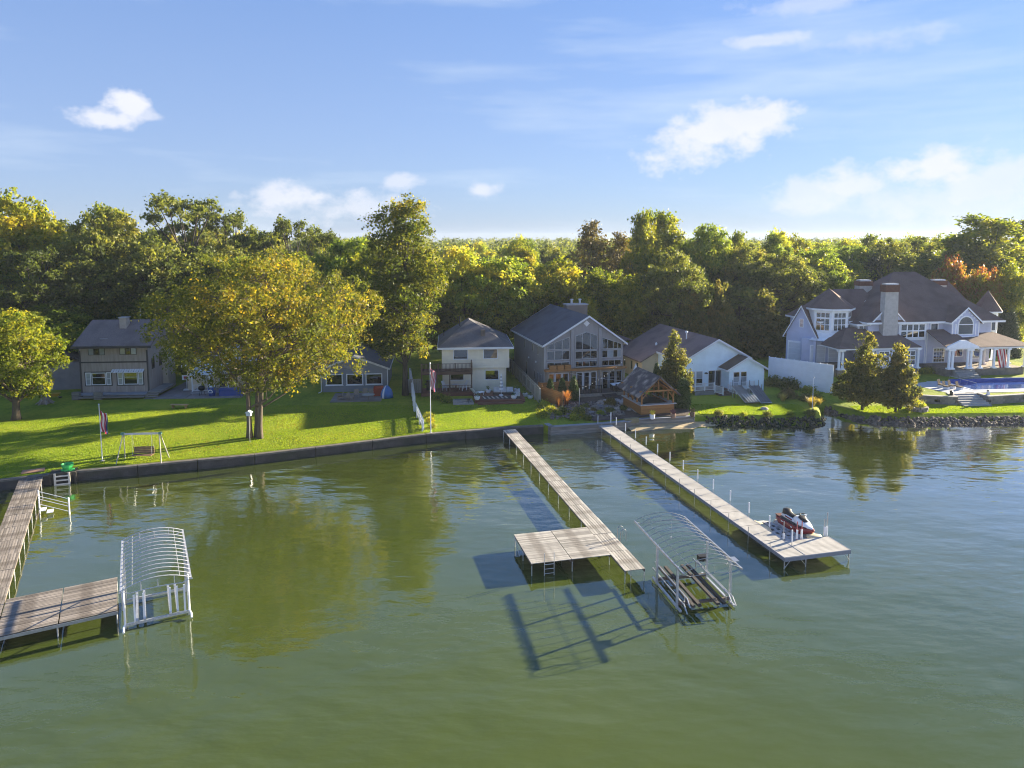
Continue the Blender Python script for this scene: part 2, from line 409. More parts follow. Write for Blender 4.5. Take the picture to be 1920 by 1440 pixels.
for i in range(len(sp)):
    a, c = sp[i], sp[(i + 1) % len(sp)]
    za = -.12 if i < 6 else .22; zc = -.12 if (i + 1) % len(sp) < 6 else .22
    mb.poly([(a[0], a[1], za), (c[0], c[1], zc), (cx, cy, .14)])
struct('beach', mb, sand)

# ------------------------------------------------------------------ docks
DECKW = M('weathered_deck_board', (.315, .298, .272), .85, .35, 1.3, stretch=(.35, 7, 7), bump=.35, bscale=14, rnd=.30, dirt=((.17, .15, .13), 1.1))
DECKB = M('brown_deck_board', (.215, .188, .165), .85, .35, 1.3, stretch=(.35, 7, 7), bump=.35, bscale=14, rnd=.34, dirt=((.11, .09, .075), 1.1))
DECKL = M('reddish_deck_board', (.34, .19, .12), .85, .3, 1.3, stretch=(.35, 7, 7), bump=.35, bscale=14, rnd=.2)
def plank(L, w, th=.04):
    return MB().box(0, L, 0, w - .016, 0, th)
BOARDS = {}
def board(parent, L, w, mat, loc, rz):
    key = (round(L, 2), round(w, 3), mat.name)
    if key not in BOARDS: BOARDS[key] = plank(L, w).mesh('board', mat)
    return link('board', BOARDS[key], parent, (loc[0], loc[1], loc[2] + random.uniform(-.004, .006)), rz + random.uniform(-.003, .003))
def dock_section(t, x0, y0, w, L, z, nb, mat, along='y', rails=True):
    """planks along y (or x) on a section, with steel edge rails under them"""
    if along == 'y':
        bw = w / nb
        for i in range(nb): board(t, L - .03, bw, mat, (x0 + (i + 1) * bw, y0 + .015, z), math.pi / 2)
    else:
        bw = L / nb
        for i in range(nb): board(t, w - .02, bw, mat, (x0 + .01, y0 + i * bw, z), 0)
    if rails:
        f = MB(); f.box(x0 + .03, x0 + .09, y0, y0 + L, z - .13, z - .004); f.box(x0 + w - .09, x0 + w - .03, y0, y0 + L, z - .13, z - .004)
        f.box(x0 + .09, x0 + w - .09, y0 + .02, y0 + .08, z - .12, z - .006)
        f.build('section_frame', RUST, t)
def dock_leg(t, x, y, zt, r=.028, mat=None, zb=-1.6):
    MB().tube((x, y, zb), (x, y, zt), r, n=8).build('leg', mat or GALV, t)
# middle wooden dock: local y runs out into the lake
def flip(O, rot, p): return frame(O, rot)(*p)
md = thing('wooden_dock', 'long weathered grey plank dock with a square platform near its end', 'dock', (-.8, 69.2, 0), 13.8 + 180)
# local: x points left (towards -X), y points out to the lake
NS = 12; SL = 31.2 / NS
for k in range(NS):
    dz = random.uniform(-.012, .012)
    dock_section(md, -1.28, -.4 + k * SL, 1.28, SL, .76 + dz, 7, DECKW)
    for x in (-1.24, -.04): dock_leg(md, x, -.4 + k * SL + .05, .74)
dock_leg(md, -1.24, 30.7, .74); dock_leg(md, -.04, 30.7, .74); dock_leg(md, -.45, 30.6, .74, .02)
for q, (px, pw) in enumerate(((.02, 2.5), (2.54, 2.5))):
    dock_section(md, px, 24.35, pw, 4.3, .775, 30, DECKW, along='x')
    for yy in (24.45, 26.5, 28.55): dock_leg(md, px + pw - .06, yy, .76)
MB().tube((5.02, 24.5, .7), (5.02, 26.4, -.3), .02, n=6).tube((5.02, 26.4, .7), (5.02, 24.5, -.3), .02, n=6).build('leg_brace', GALV, md)
def ladder(t, x, y, rz, zt, w, up, mat, arch=False, name='ladder'):
    m = MB()
    for s in (-w / 2, w / 2):
        if arch:
            pts = [(s, -.38, zt - .02)] + [(s, -.19 - .19 * math.cos(a), zt + up - .2 + .2 * math.sin(a)) for a in np.linspace(0, math.pi, 9)] + [(s, .02, zt - 1.1)]
            m.path(pts, .022)
        else: m.tube((s, .02, -.9), (s, .02, zt + up), .024)
    for k in range(4 if not arch else 3):
        z = zt - .08 - .28 * k; m.tube((-w / 2, .03, z), (w / 2, .03, z), .02)
    return m.build(name, mat, t, (x, y, 0), rz)
ladder(md, 3.95, 28.7, 0, .78, .6, .62, GALV)
ladder(md, -1.34, 26.6, math.pi / 2 + math.pi, .78, .5, .75, ALU, arch=True)
# white dock
wd = thing('white_dock', 'long white composite dock with a wide platform at its end', 'dock', (8.9, 71.5, 0), 14 + 180)
PANEL = M('white_dock_panel', (.42, .405, .38), .6, .12, 1.2, rnd=.09, dirt=((.30, .285, .26), .7))
SIDEM = M('dock_side_aluminium', (.20, .23, .30), .4, .1, 4, metal=.4)
def slat_panel(w, L, axis='x'):
    m = MB(); k = int(round(L / .155)); p = L / k
    for i in range(k): m.box(.0, w, i * p + .012, (i + 1) * p - .012, 0, .04)
    m.box(.02, w - .02, .02, L - .02, -.03, -.002)
    return m
SLP = slat_panel(1.4, 2.36).mesh('deck_panel', PANEL)
NW = 13
for k in range(NW):
    y = .1 + k * 2.4
    link('deck_panel', SLP, wd, (-1.42, y, .70 + random.uniform(-.006, .006)))
    f = MB(); f.box(-1.46, -1.425, y, y + 2.38, .52, .745); f.box(-.015, .02, y, y + 2.38, .52, .745); f.build('side_rail', SIDEM, wd)
    for x in (-1.5, .05):
        MB().tube((x, y + 1.0, -1.6), (x, y + 1.0, 1.42 if x < 0 else 1.15), .02).build('leg', ALU, wd)
        if x < 0: MB().tube((x, y + 1.0, 1.0), (x, y + 1.0, 1.75), .045).build('post_cover', WHITE, wd)
SLE = slat_panel(3.15, 2.0).mesh('deck_panel', PANEL)
link('deck_panel', SLE, wd, (-4.62, 29.3, .70))
f = MB(); f.box(-4.66, .02, 31.33, 31.37, .5, .745); f.box(-4.68, -4.64, 29.3, 31.33, .5, .745); f.box(-4.64, -1.47, 29.26, 29.3, .5, .745); f.build('side_rail', SIDEM, wd)
for x, y in ((-4.6, 31.25), (-4.6, 29.4), (-1.5, 31.3), (-.05, 31.25)): MB().tube((x, y, -1.6), (x, y, .72), .035).build('leg', ALU, wd)
MB().tube((-1.5, 31.3, .1), (-1.1, 31.34, .55), .02).tube((-.05, 31.3, .1), (-.4, 31.34, .55), .02).tube((-4.6, 31.3, .1), (-4.2, 31.34, .55), .02).build('leg_brace', ALU, wd)
for x in (-4.62, -4.45): MB().tube((x, 29.15, .2), (x, 29.15, 2.3 if x < -4.5 else 1.9), .03).build('mooring_pole', ALU, wd); MB().tube((x, 29.15, .75), (x, 29.15, 1.35), .06).build('bumper_sleeve', WHITE, wd)
for x in (-2.75, -2.4): MB().tube((x, 29.15, .2), (x, 29.15, 1.9), .03).build('mooring_pole', M('red_pole', (.35, .08, .08), .5), wd); MB().tube((x, 29.15, .75), (x, 29.15, 1.35), .065).build('bumper_sleeve', WHITE, wd)
MB().tube((-1.6, 28.9, .2), (-1.6, 28.9, 1.9), .025).build('mooring_pole', ALU, wd); MB().tube((-1.6, 28.9, .75), (-1.6, 28.9, 1.1), .06).build('bumper_sleeve', WHITE, wd)
# gangway rails at the shore end
mb = MB(); mb.tube((.02, -.1, .7), (.02, -.1, 1.75), .035); mb.build('rail_post', WHITE, wd)
mb = MB(); mb.tube((-1.42, -.15, .7), (-1.42, -.15, 2.0), .05); mb.build('rail_post', WHITE, wd)
# left brown dock
ld = thing('brown_dock', 'brown plank dock with a broad platform at the left edge', 'dock', (-38.75, 57.2, 0), 29 + 180)
for k in range(10):
    L = 2.44
    if k == 0:
        dock_section(ld, 0, -.55, 1.62, 1.0, .84, 7, DECKL, along='x')
    dz = random.uniform(-.012, .012)
    dock_section(ld, 0, .47 + k * L, 1.62, L, .72 + dz, 11, DECKB)
    for x in (.05, 1.57): dock_leg(ld, x, .5 + k * L, .7, .03)
dock_section(ld, 0, .47 + 10 * L, 1.62, 3.45, .72, 11, DECKB)
for q, px in enumerate((-2.62, -5.24)):
    dock_section(ld, px, 24.15, 2.58, 4.15, .735, 26, DECKB, along='x')
    dock_leg(ld, px + .05, 28.15, .72, .035); dock_leg(ld, px + .05, 24.3, .72, .035)
MB().box(-5.24, 1.6, 28.38, 28.41, .6, .76).build('edge_rail', ALU, ld)
dock_leg(ld, .8, 28.2, .72, .035)
# ladder steps of the left dock: handrail stair going down to the water
st = thing('swim_stairs', 'white railed swim stairs beside the brown dock', 'stairs', (-34.4, 49.9, 0), 29 + 180)
MB().tube((0, 0, -.9), (0, 0, 1.75), .05).build('post', WHITE, st); MB().tube((-1.9, 1.2, -1.2), (-1.9, 1.2, 1.25), .05).build('post', WHITE, st)
for z in (1.65, 1.3, 1.08, .7): MB().tube((0, 0, z), (-1.9, 1.2, z - .5), .022).build('rail', WHITE, st)
for k in range(3): MB().box(-.45 - .42 * k, -.05 - .42 * k, .02, .75, .38 - .22 * k, .42 - .22 * k).build('tread', WHITE, st)
# wooden swim platform with ladder at the seawall and green float
pf = thing('swim_platform', 'small dark timber landing with a white ladder on the seawall', 'landing', (-37.75, 56.35, 0), 22)
PLK = M('dark_wet_timber', (.05, .045, .04), .8, .35, 2, bump=.3)
for i in range(7): MB().box(.03 + i * .27, .28 + i * .27, -.75, .5, .88, .93).build('board', PLK, pf)
MB().box(.0, 1.95, -.72, -.64, .66, .87).box(.03, .13, -.7, -.6, -1.2, .66).box(1.8, 1.92, -.7, -.6, -1.2, .66).build('frame', PLK, pf)
mb = MB(); lw = M('white_wood', (.62, .58, .52), .7, .2, 4)
for x in (.45, 1.45): mb.box(x - .07, x + .07, -.86, -.78, -.5, .98)
for z in (.72, .38, .05): mb.box(.52, 1.38, -.87, -.79, z - .05, z + .05)
mb.build('ladder', lw, pf)
gf = MB()
N = 24; pts = []
for i in range(N):
    a = math.pi * 2 * i / N; r = .5 + .07 * math.cos(a * 8); pts.append((r * math.cos(a), .32 * math.sin(a) * (r / .5)))
gf.column(pts, 0, .12); gf.lathe([(.02, .12), (.3, .14), (.42, .34), (.46, .56), (.40, .56), (.33, .3), (.02, .22)], 18)
tag(gf.build('inflatable_chair', M('green_vinyl', (.06, .48, .13), .3, .1, 3), None, frame((-37.75, 56.35), 22)(1.25, -.1, .945), smooth=False), 'bright green inflatable seat on the seawall landing', 'pool float')

# ------------------------------------------------------------------ boat hoists
def canopy(t, x0, x1, y0, y1, z, rise, nb, mat, r=.024, ends=True):
    for x in (x0, x1): MB().box(x - .045, x + .045, y0, y1, z - .05, z + .05).build('canopy_rail', mat, t)
    for k in range(nb):
        y = y0 + .05 + (y1 - y0 - .1) * k / (nb - 1)
        pts = [(x0 + (x1 - x0) * s, y, z + .04 + rise * (1 - (2 * s - 1) ** 2)) for s in np.linspace(0, 1, 11)]
        MB().path(pts, r).build('canopy_bow', mat, t)
    for y in (y0 + .05, y1 - .05):
        m = MB()
        pts = [(x0 + (x1 - x0) * s, y, z - .22 + .12 * (1 - (2 * s - 1) ** 2) + (.0 if 0 < s < 1 else .2)) for s in np.linspace(0, 1, 9)]
        m.path(pts, r)
        for s in (.28, .52, .76): m.tube((x0 + (x1 - x0) * s, y, z - .12), (x0 + (x1 - x0) * s, y, z + rise * .75), r * .8)
        m.build('end_bow', mat, t)
    for x in (x0 + .5, x1 - .5):
        zz = z + .04 + rise * (1 - (2 * (.5) / (x1 - x0) - 1) ** 2)
        MB().tube((x, y0 + .05, zz - .02), (x, y1 - .05, zz - .02), .012).build('canopy_stringer', mat, t)
hs = thing('boat_hoist', 'empty aluminium boat hoist with dark bunks beside the grey plank dock', 'boat lift', (9.95, 39.4, 0), 11, 'boat hoists')
canopy(hs, -1.66, 1.66, -3.6, 3.6, 2.42, .42, 13, ALU, r=.017)
for x in (-1.55, 1.55):
    for y in (-2.6, .2):
        MB().box(x - .055, x + .055, y - .055, y + .055, -1.6, 2.38).build('post', GALV, hs)
    MB().box(x - .06, x + .06, -3.1, .8, .06, .16).build('side_beam', GALV, hs)
for y in (-2.6, .2): MB().box(-1.5, 1.5, y - .07, y + .07, .22, .36).build('cross_beam', RUST, hs)
BUNK = M('bunk_carpet', (.05, .045, .045), .95, .3, 6)
for x in (-.95, -.6, .45, .8): MB().box(x - .09, x + .09, -3.4, 1.2, .42, .55).build('bunk', BUNK, hs)
for x, z in ((-1.25, .85), (1.15, .85), (1.38, .7), (-1.4, .5)): MB().path([(x, -3.6, z - .3), (x, -3.2, z), (x, .9, z), (x, 1.2, z)], .04).build('guide_rail', ALU, hs)
for x in (-1.25, 1.15):
    for y in (-2.9, .8): MB().tube((x, y, .3), (x, y, .84), .03).build('guide_support', ALU, hs)
MB().box(1.2, 1.75, .45, .8, 1.0, 1.28).box(1.3, 1.6, .3, .45, 1.05, 1.2).build('winch_motor', BLACK, hs)
MB().box(1.52, 2.1, -2.5, -1.95, 2.3, 2.33).tube((1.6, -2.0, 1.9), (1.7, -2.2, 2.32), .02).build('solar_panel', ALU, hs)
MB().tube((-.1, 1.6, 3.1), (-.1, 1.6, 2.15), .008).tube((-.1, 1.6, 2.0), (-.1, 1.6, 2.15), .04).build('hanging_cord', GALV, hs)
lh = thing('boat_hoist', 'empty silver boat hoist at the end of the brown dock', 'boat lift', (-19.1, 36.35, 0), 28, 'boat hoists')
canopy(lh, -1.55, 1.55, -3.35, 3.3, 2.95, .38, 14, ALUB, r=.027)
for x in (-1.5, 1.5):
    for y in (-1.2, 1.6): MB().box(x - .05, x + .05, y - .05, y + .05, -1.6, 2.9).build('post', GALV, lh)
    MB().path([(x * 1.05, -1.85, .12), (x * 1.05, -1.5, .2), (x, -1.38, .35), (x, -1.35, 2.3)], .055).build('guide_post', WHITE, lh)
for y in (-1.2, 1.6): MB().box(-1.45, 1.45, y - .06, y + .06, .12, .24).build('cross_beam', GALV, lh)
for x in (-.95, -.6, .6, .95): MB().box(x - .06, x + .06, -1.5, 1.9, .32, .44).build('bunk', GALV, lh)
for x in (-1.05, -.62, .62, .95, 1.3): MB().box(x - .045, x + .045, -1.34, -1.26, .3, 1.75).build('guide_upright', WHITE, lh)
for x in (-1.62, 1.62): MB().tube((x, -3.2, 2.85), (x, 1.4, 1.3), .025).build('brace', ALU, lh)
MB().tube((-1.62, .9, -.5), (-1.62, .9, 1.9), .06).build('guide_post', WHITE, lh)

# ------------------------------------------------------------------ jet skis and floating ports
jp = frame((8.9, 71.5), 194)
PORT = M('grey_port_plastic', (.36, .36, .37), .7, .12, 2, dirt=((.16, .14, .12), 3.0)); TANP = M('tan_port_plastic', (.55, .46, .30), .6, .12, 2)
def loft(secs, n=14):
    """secs: list of (y, halfwidth, zbottom, ztop, power) -> closed hull"""
    m = MB()
    for (y, w, z0, z1, pw) in secs:
        for k in range(n):
            a = 2 * math.pi * k / n; c, s = math.cos(a), math.sin(a)
            m.v.append((w * math.copysign(abs(c) ** pw, c), y, (z0 + z1) / 2 + (z1 - z0) / 2 * math.copysign(abs(s) ** pw, s)))
    for j in range(len(secs) - 1):
        for k in range(n): m.f.append((j * n + k, j * n + (k + 1) % n, (j + 1) * n + (k + 1) % n, (j + 1) * n + k))
    m.f.append(tuple(range(n - 1, -1, -1))); m.f.append(tuple(range((len(secs) - 1) * n, len(secs) * n)))
    return m
def port(label, loc, mat, holes):
    t = thing('floating_port', label, 'floating dock', loc, 194, 'floating jet ski ports')
    loft([(-2.0, .45, -.12, .24, .5), (-1.7, .72, -.15, .3, .4), (0, .76, -.15, .34, .35), (1.5, .74, -.15, .36, .4), (1.95, .5, -.1, .4, .5)], 16).build('hull', mat, t, smooth=True)
    if holes:
        for i in range(5):
            for s in (-.22, .22): MB().box(s - .09, s + .09, -1.4 + i * .55, -1.22 + i * .55, .335, .37).build('roller', BLACK, t)
    return t
port('empty grey floating jet ski port with black rollers beside the white dock', tuple(jp(-2.4, 27.1, .1)), PORT, True)
port('grey floating port under the red and white jet ski', tuple(jp(-3.95, 27.1, .1)), PORT, False)
for k, (x, y, zz) in enumerate(((-3.9, 28.9, .3),)):
    tag(loft([(-.5, .3, 0, .2, .6), (0, .5, 0, .34, .6), (.35, .4, 0, .26, .6)], 12).build('bow_cushion', TANP, None, tuple(jp(x, y, .45)), R(194), smooth=True), 'tan bow stop in front of the jet ski', 'bow stop')
tag(loft([(-1.1, .12, -.1, .12, .6), (-.3, .26, -.1, .3, .5), (.7, .3, -.1, .3, .5), (1.1, .16, -.1, .2, .6)], 12).build('float_ramp', TANP, None, tuple(jp(-1.72, 26.2, .35)), R(194), smooth=True), 'tan float ramp along the edge of the white dock', 'float ramp')
js = thing('jet_ski', 'red and white jet ski parked on a floating port', 'jet ski', tuple(jp(-3.95, 27.0, .40)), 194)
REDP = M('red_gelcoat', (.20, .015, .02), .25, .08, 2, spec=.5); WHP = M('white_gelcoat', (.72, .74, .78), .25, .05, 2, spec=.5)
loft([(-1.7, .46, .06, .36, .45), (-1.2, .60, -.10, .42, .4), (0, .62, -.14, .46, .42), (.8, .54, -.06, .52, .5), (1.35, .34, .16, .58, .6), (1.62, .16, .36, .6, .7), (1.78, .03, .52, .6, .8)], 18).build('hull', REDP, js, smooth=True)
loft([(-1.72, .40, .30, .40, .4), (-1.1, .52, .36, .46, .4), (0, .55, .40, .50, .4), (.8, .47, .46, .56, .5), (1.3, .28, .54, .62, .6)], 16).build('deck', BLACK, js, smooth=True)
loft([(-.15, .20, .42, .80, .6), (.15, .34, .45, .92, .55), (.42, .40, .45, 1.00, .5), (.62, .40, .47, .92, .55), (1.0, .34, .5, .80, .6), (1.35, .22, .54, .70, .7), (1.62, .07, .57, .64, .8)], 16).build('hood', WHP, js, smooth=True)
loft([(.30, .26, .95, 1.04, .6), (.50, .28, .95, 1.12, .6), (.66, .24, .88, 1.0, .6), (.95, .16, .80, .86, .7)], 12).build('windshield', BLACK, js, smooth=True)
loft([(-1.35, .20, .42, .70, .6), (-1.25, .25, .44, 1.0, .5), (-.95, .25, .46, 1.02, .5), (-.82, .23, .46, .88, .55), (-.45, .21, .46, .82, .6), (-.1, .17, .48, .84, .6)], 14).build('seat', BLACK, js, smooth=True)
loft([(-1.3, .30, .40, .62, .55), (-.8, .33, .40, .70, .55), (-.2, .32, .42, .68, .55), (.2, .34, .44, .66, .55)], 14).build('side_cover', WHP, js, smooth=True)
MB().box(.30, .345, -.85, -.1, .56, .64).box(-.345, -.30, -.85, -.1, .56, .64).build('side_stripe', REDP, js)
MB().tube((-.36, .28, 1.14), (.36, .28, 1.14), .03).tube((0, .28, 1.14), (0, .45, .95), .05).build('handlebar', BLACK, js)
for s in (-1, 1): MB().box(s * .3 - .08, s * .3 + .08, .42, .5, 1.02, 1.12).build('mirror', WHP, js)
MB().box(-.5, .5, -1.7, -1.1, .4, .45).build('rear_deck', M('brown_mat', (.09, .03, .025), .8), js)
for i in range(3): MB().box(.575, .6, -.9 + i * .45, -.62 + i * .45, .22, .3).build('side_decal', WHP, js)
# ------------------------------------------------------------------ building kit (local x right, y back, z up; fronts face -y)
def siding(name, col, axis=2, pitch=.16, s=.5): return M(name, col, .7, .09, .7, lines=(axis, pitch, s))
def shingle(name, col, var=.22): return M(name, col, .92, var, 9, bump=.5, bscale=22, dirt=(tuple(c * .72 for c in col), .5))
def window(t, x, z0, w, h, y=0.0, cols=1, rows=1, trim=None, gl=None, rz=0.0, ox=0.0, oy=0.0, tw=.09, name='window', bar=.05, transom=None, sill=False, proud=.05):
    """a framed window: frame mesh as part, each pane a sub-part. (ox, oy) is the foot point, rz turns it about z"""
    trim = trim or WHITE; gl = gl or GLASS
    m = MB(); d0 = -proud
    m.box(0, w, d0, .0, h - tw, h).box(0, w, d0, .0, 0, tw).box(0, tw, d0, .0, tw, h - tw).box(w - tw, w, d0, .0, tw, h - tw)
    iw, ih = w - 2 * tw, h - 2 * tw
    xs = [tw + iw * i / cols for i in range(cols + 1)]
    zs = [tw + ih * i / rows for i in range(rows + 1)] if transom is None else [tw, tw + ih * transom, tw + ih]
    for q in xs[1:-1]: m.box(q - bar / 2, q + bar / 2, d0 + .012, .0, tw, h - tw)
    for q in zs[1:-1]:
        for i in range(cols): m.box(xs[i] + (bar / 2 if i else 0), xs[i + 1] - (bar / 2 if i < cols - 1 else 0), d0 + .014, .0, q - bar / 2, q + bar / 2)
    if sill: m.box(-.08, w + .08, d0 - .06, 0, -.06, -.002)
    o = m.build(name, trim, t, (x + ox if not rz else ox, y + oy if not rz else oy, z0), rz)
    if rz: o.location = (ox, oy, z0)
    for i in range(cols):
        for j in range(len(zs) - 1):
            g = gl[(i + j) % len(gl)] if isinstance(gl, (list, tuple)) else gl
            a0 = xs[i] + (bar / 2 if i else 0); a1 = xs[i + 1] - (bar / 2 if i < cols - 1 else 0)
            b0 = zs[j] + (bar / 2 if j else 0); b1 = zs[j + 1] - (bar / 2 if j < len(zs) - 2 else 0)
            MB().box(a0, a1, d0 + .025, -.002, b0, b1).build('pane', g, o)
    return o
def polywin(t, pts, y, trim, gl, bars=(), hbars=(), tw=.08, name='window'):
    """window of any outline in the front plane: outline (x,z), frame strip around it, panes split at the x values in bars"""
    m = MB(); n_ = len(pts)
    cx = sum(p[0] for p in pts) / n_; cz = sum(p[1] for p in pts) / n_
    ins = []
    for i in range(n_):
        p0, p1, p2 = Vector(pts[i - 1]), Vector(pts[i]), Vector(pts[(i + 1) % n_])
        e1 = (p1 - p0).normalized(); e2 = (p2 - p1).normalized(); n1 = Vector((-e1.y, e1.x)); n2 = Vector((-e2.y, e2.x)); bb = (n1 + n2).normalized()
        ins.append(p1 + bb * (tw / max(.3, bb.dot(n1))))
    for i in range(n_):
        j = (i + 1) % n_; a, b_, c, d = pts[i], pts[j], ins[j], ins[i]
        q = [a, b_, c, d]
        i0 = len(m.v); m.v += [(p[0], y - .06, p[1]) for p in q] + [(p[0], y + .0, p[1]) for p in q]
        m.f += [(i0, i0 + 1, i0 + 2, i0 + 3)] + [(i0 + k, i0 + 4 + k, i0 + 4 + (k + 1) % 4, i0 + (k + 1) % 4) for k in range(4)]
    zlo = min(p[1] for p in ins); zhi = max(p[1] for p in ins)
    def ztop(x):
        best = zlo
        for i in range(n_):
            a, b_ = ins[i], ins[(i + 1) % n_]
            if abs(b_[0] - a[0]) > 1e-6 and min(a[0], b_[0]) - 1e-6 <= x <= max(a[0], b_[0]) + 1e-6: best = max(best, a[1] + (b_[1] - a[1]) * (x - a[0]) / (b_[0] - a[0]))
        return best
    for x in bars: m.box(x - .035, x + .035, y - .05, y, zlo, ztop(x) + .01)
    for z in hbars:
        xl = min(p[0] for p in ins); xr = max(p[0] for p in ins); m.box(xl, xr, y - .048, y, z - .05, z + .05)
    o = m.build(name, trim, t)
    xl = min(p[0] for p in ins); xr = max(p[0] for p in ins); xs = [xl] + list(bars) + [xr]; zz = [zlo] + list(hbars) + [None]
    apx = [p[0] for p in ins]
    for i in range(len(xs) - 1):
        a0 = xs[i] + (.035 if i else 0); a1 = xs[i + 1] - (.035 if i < len(xs) - 2 else 0)
        for j in range(len(zz) - 1):
            b0 = zz[j] + (.05 if j else 0)
            mid = [x for x in apx if a0 + .01 < x < a1 - .01]
            top = [(a1, ztop(a1)), *[(x, ztop(x)) for x in sorted(set(mid), reverse=True)], (a0, ztop(a0))] if zz[j + 1] is None else [(a1, zz[j + 1] - .05), (a0, zz[j + 1] - .05)]
            poly = [(a0, b0), (a1, b0)] + [p for p in top if p[1] > b0 + .01]
            if len(poly) >= 3:
                MB().prism(poly, y - .03, y - .002).build('pane', gl[(i + j) % len(gl)] if isinstance(gl, (list, tuple)) else gl, o)
    return o
def gable_roof(t, x0, x1, y0, y1, ze, za, mat, trim, ov=.45, oe=.4, th=.2, xa=None, fascia=True):
    """ridge along y"""
    xa = (x0 + x1) / 2 if xa is None else xa
    sl = (za - ze) / (xa - x0); sr = (za - ze) / (x1 - xa)
    r = MB()
    a = (x0 - ov, ze - sl * ov); c = (x1 + ov, ze - sr * ov)
    Y0, Y1 = y0 - oe, y1 + oe
    r.prism([(a[0], a[1] + th), (xa, za + th), (c[0], c[1] + th), (c[0], c[1]), (xa, za), (a[0], a[1])][::-1], Y0, Y1)
    ro = r.build('roof', mat, t)
    if fascia:
        f = MB(); h = .22
        for yy in (Y0 - .04, Y1):
            f.prism([(a[0], a[1] + th - h), (xa, za + th - h), (xa, za + th + .02), (a[0], a[1] + th + .02)][::1], yy, yy + .04)
            f.prism([(xa + .001, za + th - h), (c[0], c[1] + th - h), (c[0], c[1] + th + .02), (xa + .001, za + th + .02)], yy, yy + .04)
        f.box(a[0] - .04, a[0] - .002, Y0, Y1, a[1] + th - h, a[1] + th + .015).box(c[0] + .002, c[0] + .04, Y0, Y1, c[1] + th - h, c[1] + th + .015)
        f.build('fascia', trim, ro)
    return ro
def hip_roof(t, x0, x1, y0, y1, ze, za, mat, trim, ov=.45, th=.16, rx=None, ry=None, fascia=True):
    """ridge points given by rx=(xa,xb) and ry=(ya,yb)"""
    X0, X1, Y0, Y1 = x0 - ov, x1 + ov, y0 - ov, y1 + ov
    xa, xb = rx; ya, yb = ry
    c = [(X0, Y0), (X1, Y0), (X1, Y1), (X0, Y1)]
    m = MB(); m.v = [(x, y, ze - th) for x, y in c] + [(x, y, ze) for x, y in c] + [(xa, ya, za), (xb, yb, za)]
    m.f = [(3, 2, 1, 0)] + [(k, (k + 1) % 4, 4 + (k + 1) % 4, 4 + k) for k in range(4)]
    if abs(xb - xa) >= abs(yb - ya): m.f += [(4, 5, 9, 8), (5, 6, 9), (6, 7, 8, 9), (7, 4, 8)]
    else: m.f += [(4, 5, 8), (5, 6, 9, 8), (6, 7, 9), (7, 4, 8, 9)]
    ro = m.build('roof', mat, t)
    if fascia:
        f = MB(); h0, h1 = ze - th - .08, ze + .01
        f.box(X0 - .04, X1 + .04, Y0 - .04, Y0 - .001, h0, h1).box(X0 - .04, X1 + .04, Y1 + .001, Y1 + .04, h0, h1)
        f.box(X0 - .04, X0 - .001, Y0, Y1, h0, h1).box(X1 + .001, X1 + .04, Y0, Y1, h0, h1)
        f.build('fascia', trim, ro)
    return ro
def rail_run(t, x0, x1, y, z, h, mat, posts=2, step=.14, name='railing', rz=0.0, loc=(0, 0, 0), bw=.04):
    """a straight railing: posts, two rails and each baluster"""
    o = MB().box(x0, x1, y - .03, y + .03, z + h - .05, z + h).box(x0, x1, y - .02, y + .02, z + .08, z + .13).build(name, mat, t, loc, rz)
    for i in range(posts):
        x = x0 + (x1 - x0) * i / (posts - 1); MB().box(x - .055, x + .055, y - .055, y + .055, z, z + h + .06).build('post', mat, o)
    k = max(2, int((x1 - x0) / step)); bm = MB().box(-bw / 2, bw / 2, -.015, .015, z + .131, z + h - .051).mesh('baluster', mat)
    for i in range(1, k): link('baluster', bm, o, (x0 + (x1 - x0) * i / k, y, 0))
    return o
def slab_box(t, name, mat, *b): return MB().box(*b).build(name, mat, t)

# ------------------------------------------------------------------ house: left grey two-storey
G1 = M('grey_board_siding', (.32, .28, .26), .8, .2, .8, stretch=(5, 5, .5), lines=(0, .3, .5))
R1 = shingle('brown_shingle', (.20, .155, .14))
BRN = M('dark_brown_trim', (.06, .055, .055), .7, .15)
h = thing('grey_house', 'grey two-storey house with brown shingle roof and chimney, far left', 'house', (-51.2, 84, .8), 5)
slab_box(h, 'wall', G1, -.6, 7.25, 0, 7, .0, 6.3)
gw = MB().prism([(0.02, 6.28), (6.98, 6.28), (4.5, 8.75)], -.62, -.45).build('gable_wall', G1, h, (6.62, 0, 0), R(90))
rf = MB(); rf.prism([(-.9, 6.15), (4.5, 8.75), (4.5, 8.93), (-.9, 6.35)], 0, 9.0).prism([(4.5, 8.75), (7.8, 6.0), (7.8, 6.2), (4.501, 8.93)], 0, 9.0)
ro = rf.build('roof', R1, h); ro.rotation_euler = (0, 0, R(90)); ro.location = (8.0, 0, 0)
MB().box(-1.05, 8.05, -.96, -.905, 6.08, 6.37).build('fascia', BRN, ro).matrix_local = Matrix.Rotation(R(-90), 4, 'Z') @ Matrix.Translation((-8.0, 0, 0))
slab_box(h, 'belt_board', BRN, -.62, 7.27, -.03, -.001, 4.2, 4.36)
slab_box(h, 'corner_board', BRN, 7.1, 7.28, -.04, -.002, 0, 5.7); slab_box(h, 'corner_board', BRN, -.63, -.45, -.04, -.002, 0, 5.7)
for x, w in ((.45, 1.9), (4.05, 1.95)): window(h, x, 5.16, w, .9, cols=3, gl=[PALEG, GLASS, PALEG], tw=.05, bar=.1, trim=BRN)
